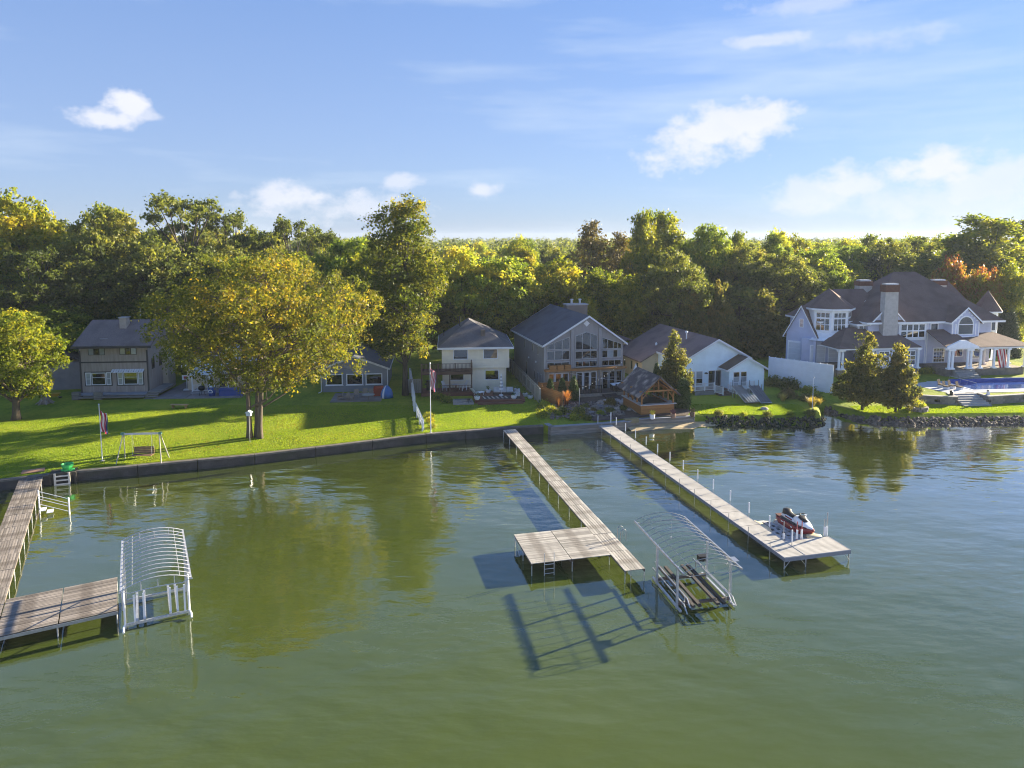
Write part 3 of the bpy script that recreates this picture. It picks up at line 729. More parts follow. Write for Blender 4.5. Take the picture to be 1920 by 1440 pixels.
for x0 in (-.02, 3.66):
    window(h, x0, 1.5, .62, 1.55, cols=1, rows=2, gl=PALEG); window(h, x0 + .7, 1.52, 1.62, 1.5, gl=DARKG, cols=1, transom=.62); window(h, x0 + 2.38, 1.5, .55, 1.55, rows=2, gl=PALEG)
    slab_box(h, 'window_surround', BRN, x0 - .12, x0 + 3.05, -.02, -.001, 1.38, 3.16)
mb = MB()
for i in range(13): mb.slab([(3.1 + i * .29, -.55, 3.12 - .05 * (i % 2)), (3.1 + i * .29 + .24, -.55, 3.12 - .05 * (i % 2)), (3.1 + i * .29 + .24, -.03, 3.42), (3.1 + i * .29, -.03, 3.42)], .03)
mb.build('awning', WHITE, h)
ch = MB().box(3.05, 3.85, 2.6, 3.6, 7.0, 9.3).build('chimney', M('tan_chimney', (.38, .33, .29), .85, .15, 2), h); MB().box(2.95, 3.95, 2.5, 3.7, 9.301, 9.4).build('chimney_cap', GALV, ch)
MB().box(1.6, 2.5, .5, 1.0, 6.9, 7.06).build('skylight', GALV, h).rotation_euler = (0, 0, 0)
MB().tube((4.5, 5.2, 8), (4.5, 5.2, 10.2), .05).build('vent_pipe', GALV, h)
for k, (z, y) in enumerate(((.62, -1.3), (.42, -1.9))): slab_box(h, 'deck', TIMG if k == 0 else TIMB, -.6, 7.3, y, y + (1.25 if k == 0 else .58), z - .12, z)
for x, y in ((-.9, -1.7), (1.6, -1.75)): MB().box(x, x + .85, y, y + .5, 0, 1.0).build('planter_box', TIMB, h)
for i in range(4): MB().box(7.35, 8.7, -1.9 + i * .32, -1.6 + i * .32, .02 + i * .2, .17 + i * .2).build('stair_tread', TIMB, h)
slab_box(h, 'side_deck', TIMB, 7.32, 8.8, -.6, 4.1, .5, .78)
rail_run(h, 7.0, 0, -8.8, .8, .9, TIMB, posts=4, rz=R(90)) if False else None
for y in (1.0, 3.2): window(h, 0, 3.2, .8, 1.3, trim=BRN, gl=DARKG, rz=R(90), ox=7.26, oy=y)
MB().box(7.26, 7.9, 4.2, 6.6, .0, 6.2).build('side_wing', M('cream_siding', (.45, .40, .33), .7, .1, 1, lines=(2, .16, .4)), h)

# neighbour shed at the far left edge
h = thing('grey_shed', 'plain grey outbuilding behind the leftmost tree', 'shed', (-59.5, 87.5, .8), 12)
slab_box(h, 'wall', M('shed_grey', (.20, .19, .20), .85, .12, 1), 0, 5.4, 0, 6, 0, 3.6)
gable_roof(h, 0, 5.4, 0, 6, 3.6, 5.0, R1, BRN)
h = thing('brown_cottage', 'dark brown roof deep under trees behind the grey shed', 'house', (-66, 101, .8), 5)
slab_box(h, 'wall', M('brown_wall', (.12, .09, .07), .85, .15), 0, 9, 0, 7, 0, 3.6)
hip_roof(h, 0, 9, 0, 7, 3.6, 6.2, R1, BRN, rx=(3, 6), ry=(3.5, 3.5))

# ------------------------------------------------------------------ house: white cottage behind the big maple
h = thing('white_cottage', 'small cream cottage with white porch roof behind the big maple', 'house', (-39.2, 87.5, .9), 5)
CRM = siding('cream_siding_2', (.60, .52, .40))
slab_box(h, 'wall', CRM, -1.4, 6.8, 0, 8, 0, 3.4)
hip_roof(h, -1.4, 6.8, 0, 8, 3.3, 5.2, M('pale_metal_roof', (.48, .55, .60), .5, .08, 1, lines=(0, .4, .3)), WHITE, rx=(2.6, 2.8), ry=(3.2, 5))
MB().slab([(-.3, -2.2, 2.45), (6.6, -2.2, 2.45), (6.6, .1, 3.25), (-.3, .1, 3.25)], .1).build('porch_roof', M('pale_metal_roof', (.48, .55, .60)), h)
for x in (-.1, 1.95, 4.2, 6.4): slab_box(h, 'porch_post', WHITE, x - .06, x + .06, -2.12, -2.0, 0, 2.36)
slab_box(h, 'porch_floor', TIMG, -.3, 6.6, -2.2, -.002, .05, .32)
rail_run(h, -.1, 1.95, -2.06, .32, .85, WHITE)
window(h, .3, 1.2, 1.5, 1.1, gl=PALEG); window(h, 2.4, .35, .95, 2.05, gl=DARKG, name='door'); window(h, -1.2, 1.5, .7, .5, gl=DARKG)
PAT = M('patio_paver', (.20, .19, .195), .9, .15, 1.2, bump=.2, rnd=.12)
def patio(label, O, rot, w, d, cell, z, mat=PAT, name='patio'):
    t = thing(name, label, 'patio', (O[0], O[1], z), rot)
    nx, ny = int(w / cell), int(d / cell); me = MB().box(.012, w / nx - .012, .012, d / ny - .012, -.2, 0).mesh('paver', mat)
    for i in range(nx):
        for j in range(ny): link('paver', me, t, (i * w / nx, j * d / ny, random.uniform(-.006, .006)))
    return t
patio('grey paver patio between the grey house and the white cottage', (-42.6, 82.7), 4, 3.6, 10, .9, .97)
patio('narrow paver apron in front of the white cottage porch', (-38.9, 82.9), 5, 6.5, 2.3, .95, .96)
t = thing('basketball_hoop', 'small white toy basketball hoop on the paver patio', 'toy hoop', (-40.8, 87.6, .95), 10)
MB().tube((0, 0, 0), (0, 0, 1.5), .03).box(-.35, .35, -.35, .35, 0, .12).build('pole', WHITE, t); MB().box(-.5, .5, -.06, -.02, 1.3, 1.9).build('backboard', WHITE, t); MB().box(-.3, .3, -.075, -.062, 1.45, 1.75).build('backboard_print', M('red_print', (.35, .05, .06)), t)
MB().path([(.2 * math.cos(a), -.28 + .2 * math.sin(a), 1.42) for a in np.linspace(0, 2 * math.pi, 13)], .015).build('rim', M('red_print', (.35, .05, .06)), t)
BLU = M('blue_plastic', (.03, .07, .28), .45, .1, 2)
t = thing('recycling_barrel', 'blue round barrel with a white emblem by the cottage porch', 'barrel', (-36.25, 84.3, .96))
MB().lathe([(.36, 0), (.44, .5), (.46, 1.1), (.44, 1.12)], 16).build('body', BLU, t, smooth=True); MB().lathe([(.5, 1.121), (.52, 1.2), (.3, 1.27)], 16).build('lid', WHITE, t)
mb = MB()
for i in range(13):
    a0, a1 = math.pi * (1.15 * i / 13 - .08), math.pi * (1.15 * (i + 1) / 13 - .08)
    f_ = lambda a, r_: (r_ * math.cos(a), -.485, .55 + r_ * math.sin(a))
    mb.poly([f_(a0, .3), f_(a0, .2), f_(a1, .2), f_(a1, .3)])
mb.poly([(-.2, -.485, .42), (.2, -.485, .42), (.2, -.485, .5), (-.2, -.485, .5)])
mb.build('emblem', WHITE, t)
t = thing('storage_bench', 'long low dark blue storage box next to the barrel', 'storage box', (-35.4, 84.2, .96), 5)
MB().box(0, 2.9, 0, .8, 0, .72).build('body', BLU, t); MB().box(-.03, 2.93, -.04, .83, .721, .8).build('lid', BLU, t)
t = thing('kettle_grill', 'black covered grill in front of the cottage porch', 'grill', (-37.6, 84.6, .96))
MB().lathe([(.12, .55), (.36, .7), (.42, .9), (.36, 1.08), (.1, 1.2)], 14).build('bowl', BLACK, t, smooth=True)
for a in (0, 2.1, 4.2): MB().tube((.2 * math.cos(a), .2 * math.sin(a), .7), (.4 * math.cos(a), .4 * math.sin(a), 0), .025).build('leg', BLACK, t)

# ------------------------------------------------------------------ house: low slate-blue cottage with three windows
h = thing('blue_grey_cottage', 'low slate-grey cottage with three wide windows in tree shade', 'house', (-23.4, 86.5, .9), 6)
SLT = siding('slate_siding', (.18, .21, .26))
SLR = shingle('slate_shingle', (.09, .10, .12))
MB().prism([(-.1, 0), (7.8, 0), (7.8, 2.9), (3.85, 4.4), (-.1, 2.9)], 0, 10).build('wall', SLT, h)
gable_roof(h, -.1, 7.8, 0, 10, 2.9, 4.4, SLR, M('pale_trim', (.5, .52, .53)), ov=.4, oe=.5)
for x in (.35, 2.85, 5.2): window(h, x, .85, 2.05, 1.4, gl=DARKG, tw=.11, sill=True)
MB().tube((-.2, -.1, .1), (-.2, -.1, 2.8), .05).tube((-.2, -.1, .1), (-.5, -.5, .02), .05).build('downspout', WHITE, h)
MB().tube((7.9, -.1, .1), (7.9, -.1, 2.8), .05).tube((7.9, -.1, .1), (8.2, -.5, .02), .05).build('downspout', WHITE, h)
patio('shaded paver patio in front of the slate cottage', (-21.2, 81.0), 6, 5.9, 4.6, .74, .98)
def patio_chair(label, loc, rz, mat, group='patio chairs by the slate cottage'):
    t = thing('patio_chair', label, 'chair', loc, rz, group)
    MB().box(-.28, .28, -.28, .28, .42, .46).build('seat', mat, t); MB().slab([(-.28, .28, .46), (.28, .28, .46), (.28, .42, 1.0), (-.28, .42, 1.0)], .04).build('backrest', mat, t)
    for x in (-.27, .27):
        MB().tube((x, -.28, 0), (x, -.28, .64), .018).build('leg', mat, t); MB().tube((x, .28, 0), (x, .28, .46), .018).build('leg', mat, t)
        MB().box(x - .03, x + .03, -.3, .32, .64, .67).build('armrest', mat, t)
    return t
TANF = M('tan_frame', (.24, .21, .18), .6, .15)
for i, (x, y, rz, lb) in enumerate(((-20.3, 82.2, -70, 'leftmost tan patio chair on the shaded patio'), (-18.6, 83.3, 10, 'second tan patio chair from the left, back to the windows'), (-17.7, 83.8, 0, 'third tan patio chair, behind the round table'), (-16.9, 83.6, 10, 'patio chair beside the red covered grill'), (-18.9, 81.6, 60, 'patio chair standing at the front of the shaded patio'))):
    patio_chair(lb, (x, y, .9), rz, TANF)
t = thing('round_table', 'round pale glass patio table on the shaded patio', 'table', (-16.9, 82.0, .9)); MB().lathe([(.05, .7), (.75, .7), (.75, .74), (.05, .74)], 18).build('tabletop', M('table_glass', (.30, .32, .33), .2), t); MB().tube((0, 0, .03), (0, 0, .7), .04).lathe([(.3, 0), (.3, .03)], 12).build('pedestal', TANF, t)
MB().box(-.9, .9, -.4, .4, .38, .46).build('tabletop', TANF, tt := thing('low_table', 'low slatted table at the left of the shaded patio', 'table', (-19.6, 82.3, .9), 8))
for x in (-.8, .8):
    for y in (-.3, .3): MB().box(x - .04, x + .04, y - .04, y + .04, 0, .379).build('leg', TANF, tt)
RED = M('red_cover', (.28, .035, .015), .7, .15, 2, bump=.3)
t = thing('covered_grill', 'red covered grill under the cottage window', 'grill', (-16.1, 84.3, .9), 6)
MB().hexa([(-.65, -.3, 0), (.65, -.3, 0), (.65, .3, 0), (-.65, .3, 0)], [(-.6, -.25, 1.1), (.6, -.25, 1.1), (.55, .2, 1.25), (-.55, .2, 1.25)]).build('cover', RED, t)
t = thing('covered_umbrella', 'blue and white beach umbrella shell leaning by the red cover', 'umbrella', (-15.0, 83.6, .9), 6)
MB().lathe([(.75, .02), (.72, .5), (.58, .95), (.3, 1.35), (.05, 1.5)], 16).build('shell', M('blue_fabric', (.05, .16, .42), .7, .2, 2), t, smooth=True)
mb = MB()
for k in (2, 6, 10): 
    a0, a1 = 2 * math.pi * k / 16, 2 * math.pi * (k + 1) / 16
    for (r0, z0), (r1, z1) in zip([(.75, .02), (.72, .5), (.58, .95), (.3, 1.35)], [(.72, .5), (.58, .95), (.3, 1.35), (.05, 1.5)]):
        mb.poly([((r0 + .01) * math.cos(a0), (r0 + .01) * math.sin(a0), z0 + .01), ((r0 + .01) * math.cos(a1), (r0 + .01) * math.sin(a1), z0 + .01), ((r1 + .01) * math.cos(a1), (r1 + .01) * math.sin(a1), z1 + .01), ((r1 + .01) * math.cos(a0), (r1 + .01) * math.sin(a0), z1 + .01)])
mb.build('pale_panel', WHITE, t)

# ------------------------------------------------------------------ house: cream two-storey with balcony
h = thing('cream_house', 'cream two-storey house with hip roof and brown balcony', 'house', (-8.3, 87, .9), 5)
CR = siding('cream_lap_siding', (.72, .69, .58), pitch=.2); SH3 = shingle('grey_shingle', (.125, .12, .13))
slab_box(h, 'upper_wall', CR, -.4, 7.95, -.35, 10.4, 2.95, 5.6); slab_box(h, 'lower_wall', CR, -.35, 7.6, 0, 10.3, 0, 2.949)
hip_roof(h, -.4, 7.95, -.35, 10.4, 5.62, 8.5, SH3, WHITE, ov=.5, rx=(3.1, 3.1), ry=(4.4, 6.4))
slab_box(h, 'frieze_board', WHITE, -.42, 7.97, -.38, -.352, 5.35, 5.5)
window(h, 1.0, 4.05, 1.85, 1.3, y=-.35, gl=GLASS, tw=.1); window(h, 4.7, 4.08, 1.85, 1.3, y=-.35, gl=GLASS, tw=.1)
window(h, .55, 1.35, 1.8, 1.22, gl=DARKG, tw=.1); window(h, 4.9, 1.35, 1.8, 1.3, gl=DARKG, tw=.1)
MB().tube((7.5, -.06, .05), (7.5, -.06, 2.9), .05).build('downspout', CR, h)
MB().box(4.5, 5.0, 1.2, 1.6, 6.3, 7.5).build('chimney', M('flue_brown', (.10, .085, .08), .7), h)
MB().tube((1.9, 4.8, 7.6), (1.9, 4.8, 8.9), .07).build('vent_pipe', BLACK, h); MB().tube((-.2, 6.5, 6.0), (-.2, 6.5, 6.9), .06).build('vent_pipe', BLACK, h)
DKB = M('dark_stained_wood', (.085, .05, .038), .75, .2, 1.5, stretch=(.5, 4, 4), rnd=.1)
slab_box(h, 'balcony_floor', DKB, -2.9, 3.3, -2.6, -.352, 2.6, 2.95)
rail_run(h, -2.85, 3.25, -2.55, 2.96, 1.0, DKB, posts=4, step=.16, name='balcony_railing', bw=.05)
rail_run(h, .0, 2.15, 0, 2.96, 1.0, DKB, posts=2, step=.16, name='balcony_railing', rz=R(90), loc=(3.25, -2.5, 0), bw=.05)
for x in (-2.8, -1.0, .55, 3.2): slab_box(h, 'balcony_post', DKB, x - .07, x + .07, -2.55, -2.41, .3, 2.599)
slab_box(h, 'porch_deck', DKB, -2.9, 3.3, -2.7, -.002, .0, .42)
for k in range(5): pass
REDW = M('red_brown_deck', (.15, .062, .043), .75, .2, 1.4, stretch=(.5, 5, 5), rnd=.15)
for i in range(10): MB().box(-2.88, 3.28, -2.68 + i * .268, -2.68 + (i + 1) * .268 - .015, .425, .46).build('deck_board', REDW, h)
rail_run(h, -.6, 3.2, -2.6, .46, .85, DKB, posts=3, step=.18, name='porch_railing')
MB().box(-2.88, 3.28, -2.75, -2.705, .02, .42).build('deck_skirt', REDW, h)
dk = thing('sun_deck', 'low red-brown sun deck in front of the cream house', 'deck', (-4.3, 80.55, .85), 7)
for i in range(16): MB().box(0, 5.9, i * .3, i * .3 + .285, .36, .4).build('deck_board', REDW, dk)
MB().box(0.02, 5.88, -.03, -.002, .0, .36).box(.02, .05, 0, 4.8, 0, .355).build('deck_skirt', REDW, dk); MB().box(.3, 5.6, -.75, -.05, .02, .18).build('step', REDW, dk)
DK = frame((-4.3, 80.55), 7)
mb = MB(); mb.box(0, 3.3, 0, 1.5, 0, .02); tag(mb.build('outdoor_rug', M('dark_rug', (.05, .05, .055), .95), None, DK(1.0, .5, 1.252), R(7)), 'dark rug with pale stripes on the sun deck', 'rug')
ru = bpy.data.objects['outdoor_rug']
for i in range(6): MB().slab([(.15 + i * .52, .1, .026), (.4 + i * .52, .1, .026), (.2 + i * .52, 1.4, .026), (-.02 + i * .52 + .03, 1.4, .026)], .004).build('stripe', M('pale_stripe', (.42, .38, .34), .95), ru)
CUSH = M('pale_cushion', (.46, .48, .50), .9, .12, 3, bump=.2); SOFB = M('dark_wicker', (.035, .035, .04), .8, .2, 10)
t = thing('chaise_lounge', 'white sun lounger on the sun deck', 'lounger', DK(.35, 2.2, 1.25), 40)
MB().box(0, 1.25, 0, .62, .3, .38).build('seat', WHITE_V, t); MB().slab([(-.55, .0, 1.0), (0, .0, .38), (0, .62, .38), (-.55, .62, 1.0)], .07).build('backrest', WHITE_V, t)
for x in (.1, 1.1):
    for y in (.05, .57): MB().tube((x, y, 0), (x, y, .3), .025).build('leg', WHITE_V, t)
t = thing('corner_sofa', 'L-shaped outdoor sofa with pale cushions on the sun deck', 'sofa', DK(2.4, 2.6, 1.25), 0)
MB().box(0, 3.2, .1, .95, 0, .3).box(2.4, 3.2, -2.0, .099, 0, .3).build('base', SOFB, t)
for i in range(3): MB().box(.03 + i * .8, .78 + i * .8, .12, .75, .3, .45).build('seat_cushion', CUSH, t); MB().box(.03 + i * .8, .78 + i * .8, .76, .93, .3, .8).build('back_cushion', CUSH, t)
for i in range(3): MB().box(2.42, 3.0, -1.95 + i * .68, -1.3 + i * .68, .3, .45).build('seat_cushion', CUSH, t); MB().box(3.01, 3.18, -1.95 + i * .68, -1.3 + i * .68, .3, .8).build('back_cushion', CUSH, t)
t = thing('closed_umbrella', 'closed striped patio umbrella beside the corner sofa', 'umbrella', DK(3.3, 2.2, 1.25))
MB().tube((0, 0, 0), (0, 0, 2.7), .03).lathe([(.28, 0), (.25, .1)], 12).build('pole', WHITE, t)
for i in range(9): 
    z0 = .75 + i * .2; f0 = .26 - .022 * i
    MB().lathe([(f0, z0), (f0 - .022, z0 + .2)], 10).build('canopy_band', WHITE if i % 2 == 0 else M('grey_band', (.3, .33, .38), .8), t)
for i, (x, y, lb) in enumerate(((.3, .35, 'white round planter at the front left of the sun deck'), (4.6, .3, 'white square planter at the front right of the sun deck'), (1.9, 3.9, 'white planter with greenery under the right window'), (5.4, 3.9, 'white flower pot at the back right of the sun deck'), (6.7, 1.6, 'white pot against the board fence'), (6.3, 2.8, 'round white planter near the board fence'))):
    t = thing('planter', lb, 'planter', DK(x, y, 1.25 if x < 5.9 else .9), group='white planters around the sun deck')
    MB().lathe([(.2, 0), (.3, .12), (.34, .42), (.3, .44), (.27, .36)], 12).build('pot', WHITE, t)
    m = MB()
    for q in range(26):
        a = random.uniform(0, 6.28); r_ = random.uniform(.05, .3); c = Vector((r_ * math.cos(a), r_ * math.sin(a), random.uniform(.4, .8))); d = Vector((random.uniform(-1, 1), random.uniform(-1, 1), random.uniform(-.3, 1))).normalized() * .1; e = d.orthogonal().normalized() * .06
        m.poly([c - d, c + e, c + d, c - e])
    m.build('foliage', M('pot_foliage', (.06, .11, .03), .8, .3, 4), t)
def adirondack(label, loc, rz, group):
    t = thing('deck_chair', label, 'chair', loc, rz, group)
    MB().slab([(-.3, -.35, .42), (.3, -.35, .42), (.3, .25, .32), (-.3, .25, .32)], .04).build('seat', WHITE_V, t)
    for i in range(4): MB().slab([(-.3 + i * .155, .25, .33), (-.16 + i * .155, .25, .33), (-.16 + i * .155, .55, 1.15), (-.3 + i * .155, .55, 1.15)], .03).build('back_slat', WHITE_V, t)
    for x in (-.36, .36):
        MB().box(x - .06, x + .06, -.4, .4, .62, .66).build('armrest', WHITE_V, t); MB().box(x - .03, x + .03, -.36, -.28, 0, .62).build('leg', WHITE_V, t); MB().box(x - .03, x + .03, .22, .3, 0, .62).build('leg', WHITE_V, t)
HF = frame((-8.3, 87), 5)
adirondack('left white deck chair under the brown balcony', HF(.1, -1.5, 1.36), 60, 'white chairs under the balcony'); adirondack('right white deck chair under the brown balcony', HF(2.2, -1.4, 1.36), -60, 'white chairs under the balcony')
t = thing('side_table', 'small round table between the white chairs under the balcony', 'table', HF(1.2, -1.4, 1.36)); MB().lathe([(.05, .68), (.4, .68), (.4, .72)], 14).build('tabletop', WHITE_V, t); MB().tube((0, 0, 0), (0, 0, .68), .05).build('pedestal', BLACK, t)
t = thing('covered_grill', 'black grill on the left end of the balcony porch', 'grill', HF(-1.9, -1.2, 1.36), 5); MB().box(-.6, .6, -.3, .3, .7, .8).box(-.4, .4, -.28, .28, .801, 1.2).build('hood', BLACK, t); MB().box(-.4, .4, -.25, .25, 0, .699).build('cabinet', BLACK, t)
t = thing('entry_steps', 'stone steps with a dark mat at the front of the sun deck', 'steps', (-6.75, 79.8, .85), 6)
for i in range(3): MB().box(0, 2.4 - i * .1, i * .4, 1.6, i * .13, (i + 1) * .13).build('step', CONC, t)
MB().box(.2, 1.7, .85, 1.55, .391, .41).build('mat', M('grey_mat', (.13, .14, .16), .95), t)
t = thing('stool', 'small black stool by the stone steps', 'stool', (-5.0, 80.5, .9)); MB().lathe([(.22, .5), (.25, .56)], 12).build('seat', BLACK, t)
for a in (0, 1.57, 3.14, 4.71): MB().tube((.1 * math.cos(a), .1 * math.sin(a), .5), (.28 * math.cos(a), .28 * math.sin(a), 0), .02).build('leg', BLACK, t)
# ------------------------------------------------------------------ house: grey gabled lake house with tall windows
h = thing('lake_house', 'grey gabled lake house with a wall of tall windows', 'house', (4, 86, .9), 14)
G4 = M('blue_grey_siding', (.27, .27, .29), .75, .1, .8, stretch=(4, 4, .6), lines=(0, .32, .35)); SH4 = shingle('dark_slate_shingle', (.10, .105, .13)); GT = M('grey_trim', (.36, .37, .39), .6, .08); TANW = M('tan_stone_wall', (.34, .29, .24), .85, .2, 3, bump=.3)
MB().prism([(0, 0), (10.3, 0), (10.3, 6.0), (5.6, 9.3), (0, 6.0)], 0, 15.2).build('wall', G4, h)
gable_roof(h, 0, 10.3, 0, 15.2, 6.0, 9.3, SH4, WHITE, ov=.4, oe=.45, xa=5.6, th=.2)
MB().box(.02, 10.28, -.03, -.001, .0, 2.75).build('lower_cladding', TANW, h)
for x in (3.5, 7.15): MB().box(x - .16, x + .16, -.22, -.031, .1, 7.9).build('pilaster', G4, h)
for x in (3.36, 3.64, 7.01, 7.29): MB().box(x - .02, x + .02, -.24, -.221, 2.9, 7.85).build('pilaster_trim', GT, h)
SKYG = glass('sky_glass', (.02, .025, .03), .02)
gl4 = [SKYG, GLASS, SKYG]
polywin(h, [(.25, 5.35), (3.22, 5.35), (3.22, 6.95), (.25, 5.98)], -.031, GT, gl4, bars=(1.24, 2.23))
polywin(h, [(.25, 4.05), (3.22, 4.05), (3.22, 5.25), (.25, 5.25)], -.031, GT, gl4, bars=(1.24, 2.23))
polywin(h, [(3.9, 5.2), (6.85, 5.2), (6.85, 7.0), (5.38, 7.5), (3.9, 7.0)], -.031, GT, gl4, bars=(4.85, 5.9))
polywin(h, [(3.9, 4.05), (6.85, 4.05), (6.85, 5.1), (3.9, 5.1)], -.031, GT, [GLASS, DARKG, GLASS], bars=(4.85, 5.9))
polywin(h, [(7.42, 5.2), (10.06, 5.2), (10.06, 5.85), (7.42, 6.75)], -.031, GT, gl4, bars=(8.2, 8.95, 9.55))
polywin(h, [(7.42, 4.1), (10.06, 4.1), (10.06, 5.1), (7.42, 5.1)], -.031, GT, [GLASS, PALEG], bars=(8.2, 8.95, 9.55))
for x0, x1 in ((.25, 3.22), (3.9, 6.85), (7.42, 10.06)): window(h, x0, 3.05, x1 - x0, .8, y=-.031, cols=3, trim=GT, gl=[DARKG, GLASS, DARKG])
CED = M('cedar_wood', (.33, .155, .05), .7, .2, 1.5, stretch=(.6, 4, 4), rnd=.1)
MB().box(-.1, 10.55, -.75, -.04, 2.76, 2.98).build('cedar_beam', CED, h)
for x in (.3, 3.5, 7.15, 10.2): MB().box(x - .1, x + .1, -.7, -.5, 0, 2.75).build('cedar_post', TANW, h)
for x0 in (.42, 4.1, 7.5):
    for i in range(3):
        window(h, x0 + i * .92, .1, .86, 2.35, y=-.031, trim=WHITE if x0 < 7 else GT, gl=DARKG, tw=.12, name='french_door')
MB().prism([(5.4, 8.12), (5.8, 8.5), (5.4, 8.88), (5.0, 8.5)], -.06, -.001).build('gable_vent', WHITE, h)
for i in range(3): MB().box(.5 + i * .95, 1.3 + i * .95, -.74 + .02, -.2, 2.981, 3.5).build('cedar_box', CED, h)
ch = MB().box(6.3, 9.3, 10.4, 11.9, 6.0, 9.75).build('chimney', M('chimney_siding', (.20, .165, .145), .8, .1, 1), h); MB().box(6.2, 9.4, 10.3, 12.0, 9.751, 9.9).build('chimney_cap', GT, ch)
for x in (7.2, 8.4): MB().lathe([(.16, 9.901), (.16, 10.4), (.26, 10.42), (.26, 10.55), (.1, 10.6)], 10, (x, 11.1)).build('flue', GALV, ch)
for y, z, w, hh in ((2.5, 4.3, .6, 1.1), (5, 4.4, .5, 1.0), (9.0, 4.2, .5, 1.3), (1.2, .8, .5, 1.3), (2.6, .8, .5, 1.3), (4.2, .8, .5, 1.3), (8, .8, .7, 1.8)): window(h, 0, z, w, hh, trim=GT, gl=DARKG, rz=R(-90), ox=-.001, oy=y + w, tw=.06)
MB().box(-.06, .12, -.05, -.001, 2.99, 5.9).box(-.06, -.002, 0, .12, 0, 5.9).build('corner_board', GT, h)
for y in (3.6, 7.0): MB().box(-.16, -.002, y, y + .16, 3.2, 3.4).build('wall_lamp', WHITE, h)
# deck in front, with rails and steps
dk4 = thing('lake_house_deck', 'dark deck with black railings and steps before the lake house', 'deck', (4, 86, 1.2), 14)
DKD = M('dark_deck', (.075, .058, .055), .8, .2, 1.5, rnd=.1)
for i in range(11): MB().box(3.4, 11.8, -3.3 + i * .225, -3.3 + i * .225 + .21, .05, .1).build('deck_board', DKD, dk4)
MB().box(3.42, 11.78, -3.33, -3.302, -.3, .09).build('deck_skirt', TANW, dk4)
rail_run(dk4, 3.5, 6.2, -3.25, .1, .95, BLACK, posts=3, step=.2); rail_run(dk4, 8.1, 11.7, -3.25, .1, .95, BLACK, posts=4, step=.2)
for i in range(4): MB().box(6.3, 8.0, -3.65 - i * .32, -3.34 - i * .32, -.35, -.0 - i * .09).build('step', DKD, dk4)
t = thing('covered_table', 'white covered long table on the lake house deck', 'table', frame((4, 86), 14)(9.6, -2.0, 1.0), 14)
MB().hexa([(-1.6, -.5, .1), (1.7, -.5, .1), (1.7, .5, .1), (-1.6, .5, .1)], [(-1.55, -.45, .95), (1.6, -.45, 1.1), (1.6, .45, 1.15), (-1.55, .45, 1.0)]).build('cover', BLACK, t); MB().slab([(-1.62, -.52, 1.0), (1.68, -.52, 1.15), (1.68, .5, 1.2), (-1.62, .5, 1.05)], .06).build('cloth', WHITE_V, t)
t = thing('closed_umbrella', 'folded white umbrella leaning between the lake house and pavilion', 'umbrella', frame((4, 86), 14)(10.9, -1.9, .9), 14)
MB().tube((0, 0, 0), (.35, 0, 3.6), .035).build('pole', WHITE, t); MB().path([(.12, 0, 1.2), (.18, 0, 1.7), (.27, 0, 2.7), (.34, 0, 3.5)], [.12, .34, .30, .05], 8).build('canopy', WHITE_V, t)
# cedar screens on the left
t = thing('cedar_screen', 'orange cedar plank screen behind the pointed shrubs', 'fence', frame((4, 86), 14)(-1.5, -2.6, .9), 14)
for i in range(9): MB().box(.0, 4.9, -.02, .02, .1 + i * .2, .285 + i * .2).build('plank', CED, t)
for x in (.05, 2.4, 4.85): MB().box(x - .06, x + .06, .021, .14, 0, 2.0).build('post', CED, t)
t = thing('cedar_planter', 'long cedar planter box by the grey board fence', 'planter', frame((4, 86), 14)(-1.4, -3.4, .9), 14 - 72)
for i in range(8): MB().box(0, 4.2, -.02, .02, .05 + i * .2, .235 + i * .2).build('plank', CED, t)
for x in (.05, 2.1, 4.1): MB().box(x - .06, x + .06, .021, .14, 0, 1.8).build('post', CED, t)
# board fence between the cream house and the lake house
BRD = M('pale_fence_board', (.33, .32, .29), .85, .15, 1.2, stretch=(5, 5, .5), rnd=.12)
def board_fence(label, a, c, hgt, bw, mat, z=.85, gap=.015, post=2.4, picket=False, name='board_fence', thick=.025):
    d = Vector((c[0] - a[0], c[1] - a[1], 0)); L = d.length
    t = thing(name, label, 'fence', (a[0], a[1], z), math.degrees(math.atan2(d.y, d.x)))
    k = int(L / bw); me = MB()
    if picket: me.prism([(0, .08), (bw * .55, .08), (bw * .55, hgt - .1), (bw * .275, hgt), (0, hgt - .1)], -thick, thick)
    else: me.box(0, bw - gap, -thick, thick, .03, hgt)
    me = me.mesh('picket' if picket else 'board', mat)
    for i in range(k): link('picket' if picket else 'board', me, t, (i * L / k, random.uniform(-.006, .006), random.uniform(-.015, .015)))
    for zz in (.35, hgt - .35): MB().box(0, L, thick + .008, thick + .07, zz - .05, zz + .05).build('rail', mat, t)
    m = max(1, int(L / post))
    for i in range(m + 1): MB().box(i * L / m - .06, i * L / m + .06, thick + .071, thick + .19, 0, hgt + .02).build('post', mat, t)
    return t
board_fence('tall pale board fence between the cream house and lake house', (3.3, 80.0), (-.2, 100.5), 1.9, .28, BRD)
board_fence('white picket fence running from the cottage lawn to the seawall', (-8.75, 68.9), (-10.6, 76.6), 1.15, .17, WHITE_V, picket=True, name='picket_fence')
board_fence('white board fence beside the shaded lawn behind the picket fence', (-10.7, 77.0), (-13.6, 94), 1.7, .3, WHITE_V, name='white_fence')
board_fence('grey wooden fence left of the cream house porch', (-11.2, 86.2), (-13.2, 86.0), 1.8, .28, BRD, name='wooden_fence')
board_fence('dark picket fence across the back of the paver patio', (-43.5, 94.0), (-38.5, 94.4), 1.0, .2, TIMB, picket=True, name='garden_fence')
board_fence('dark board fence beside the lake house side yard', (-.6, 101), (2.0, 101.6), 1.6, .28, TIMB, name='yard_fence')

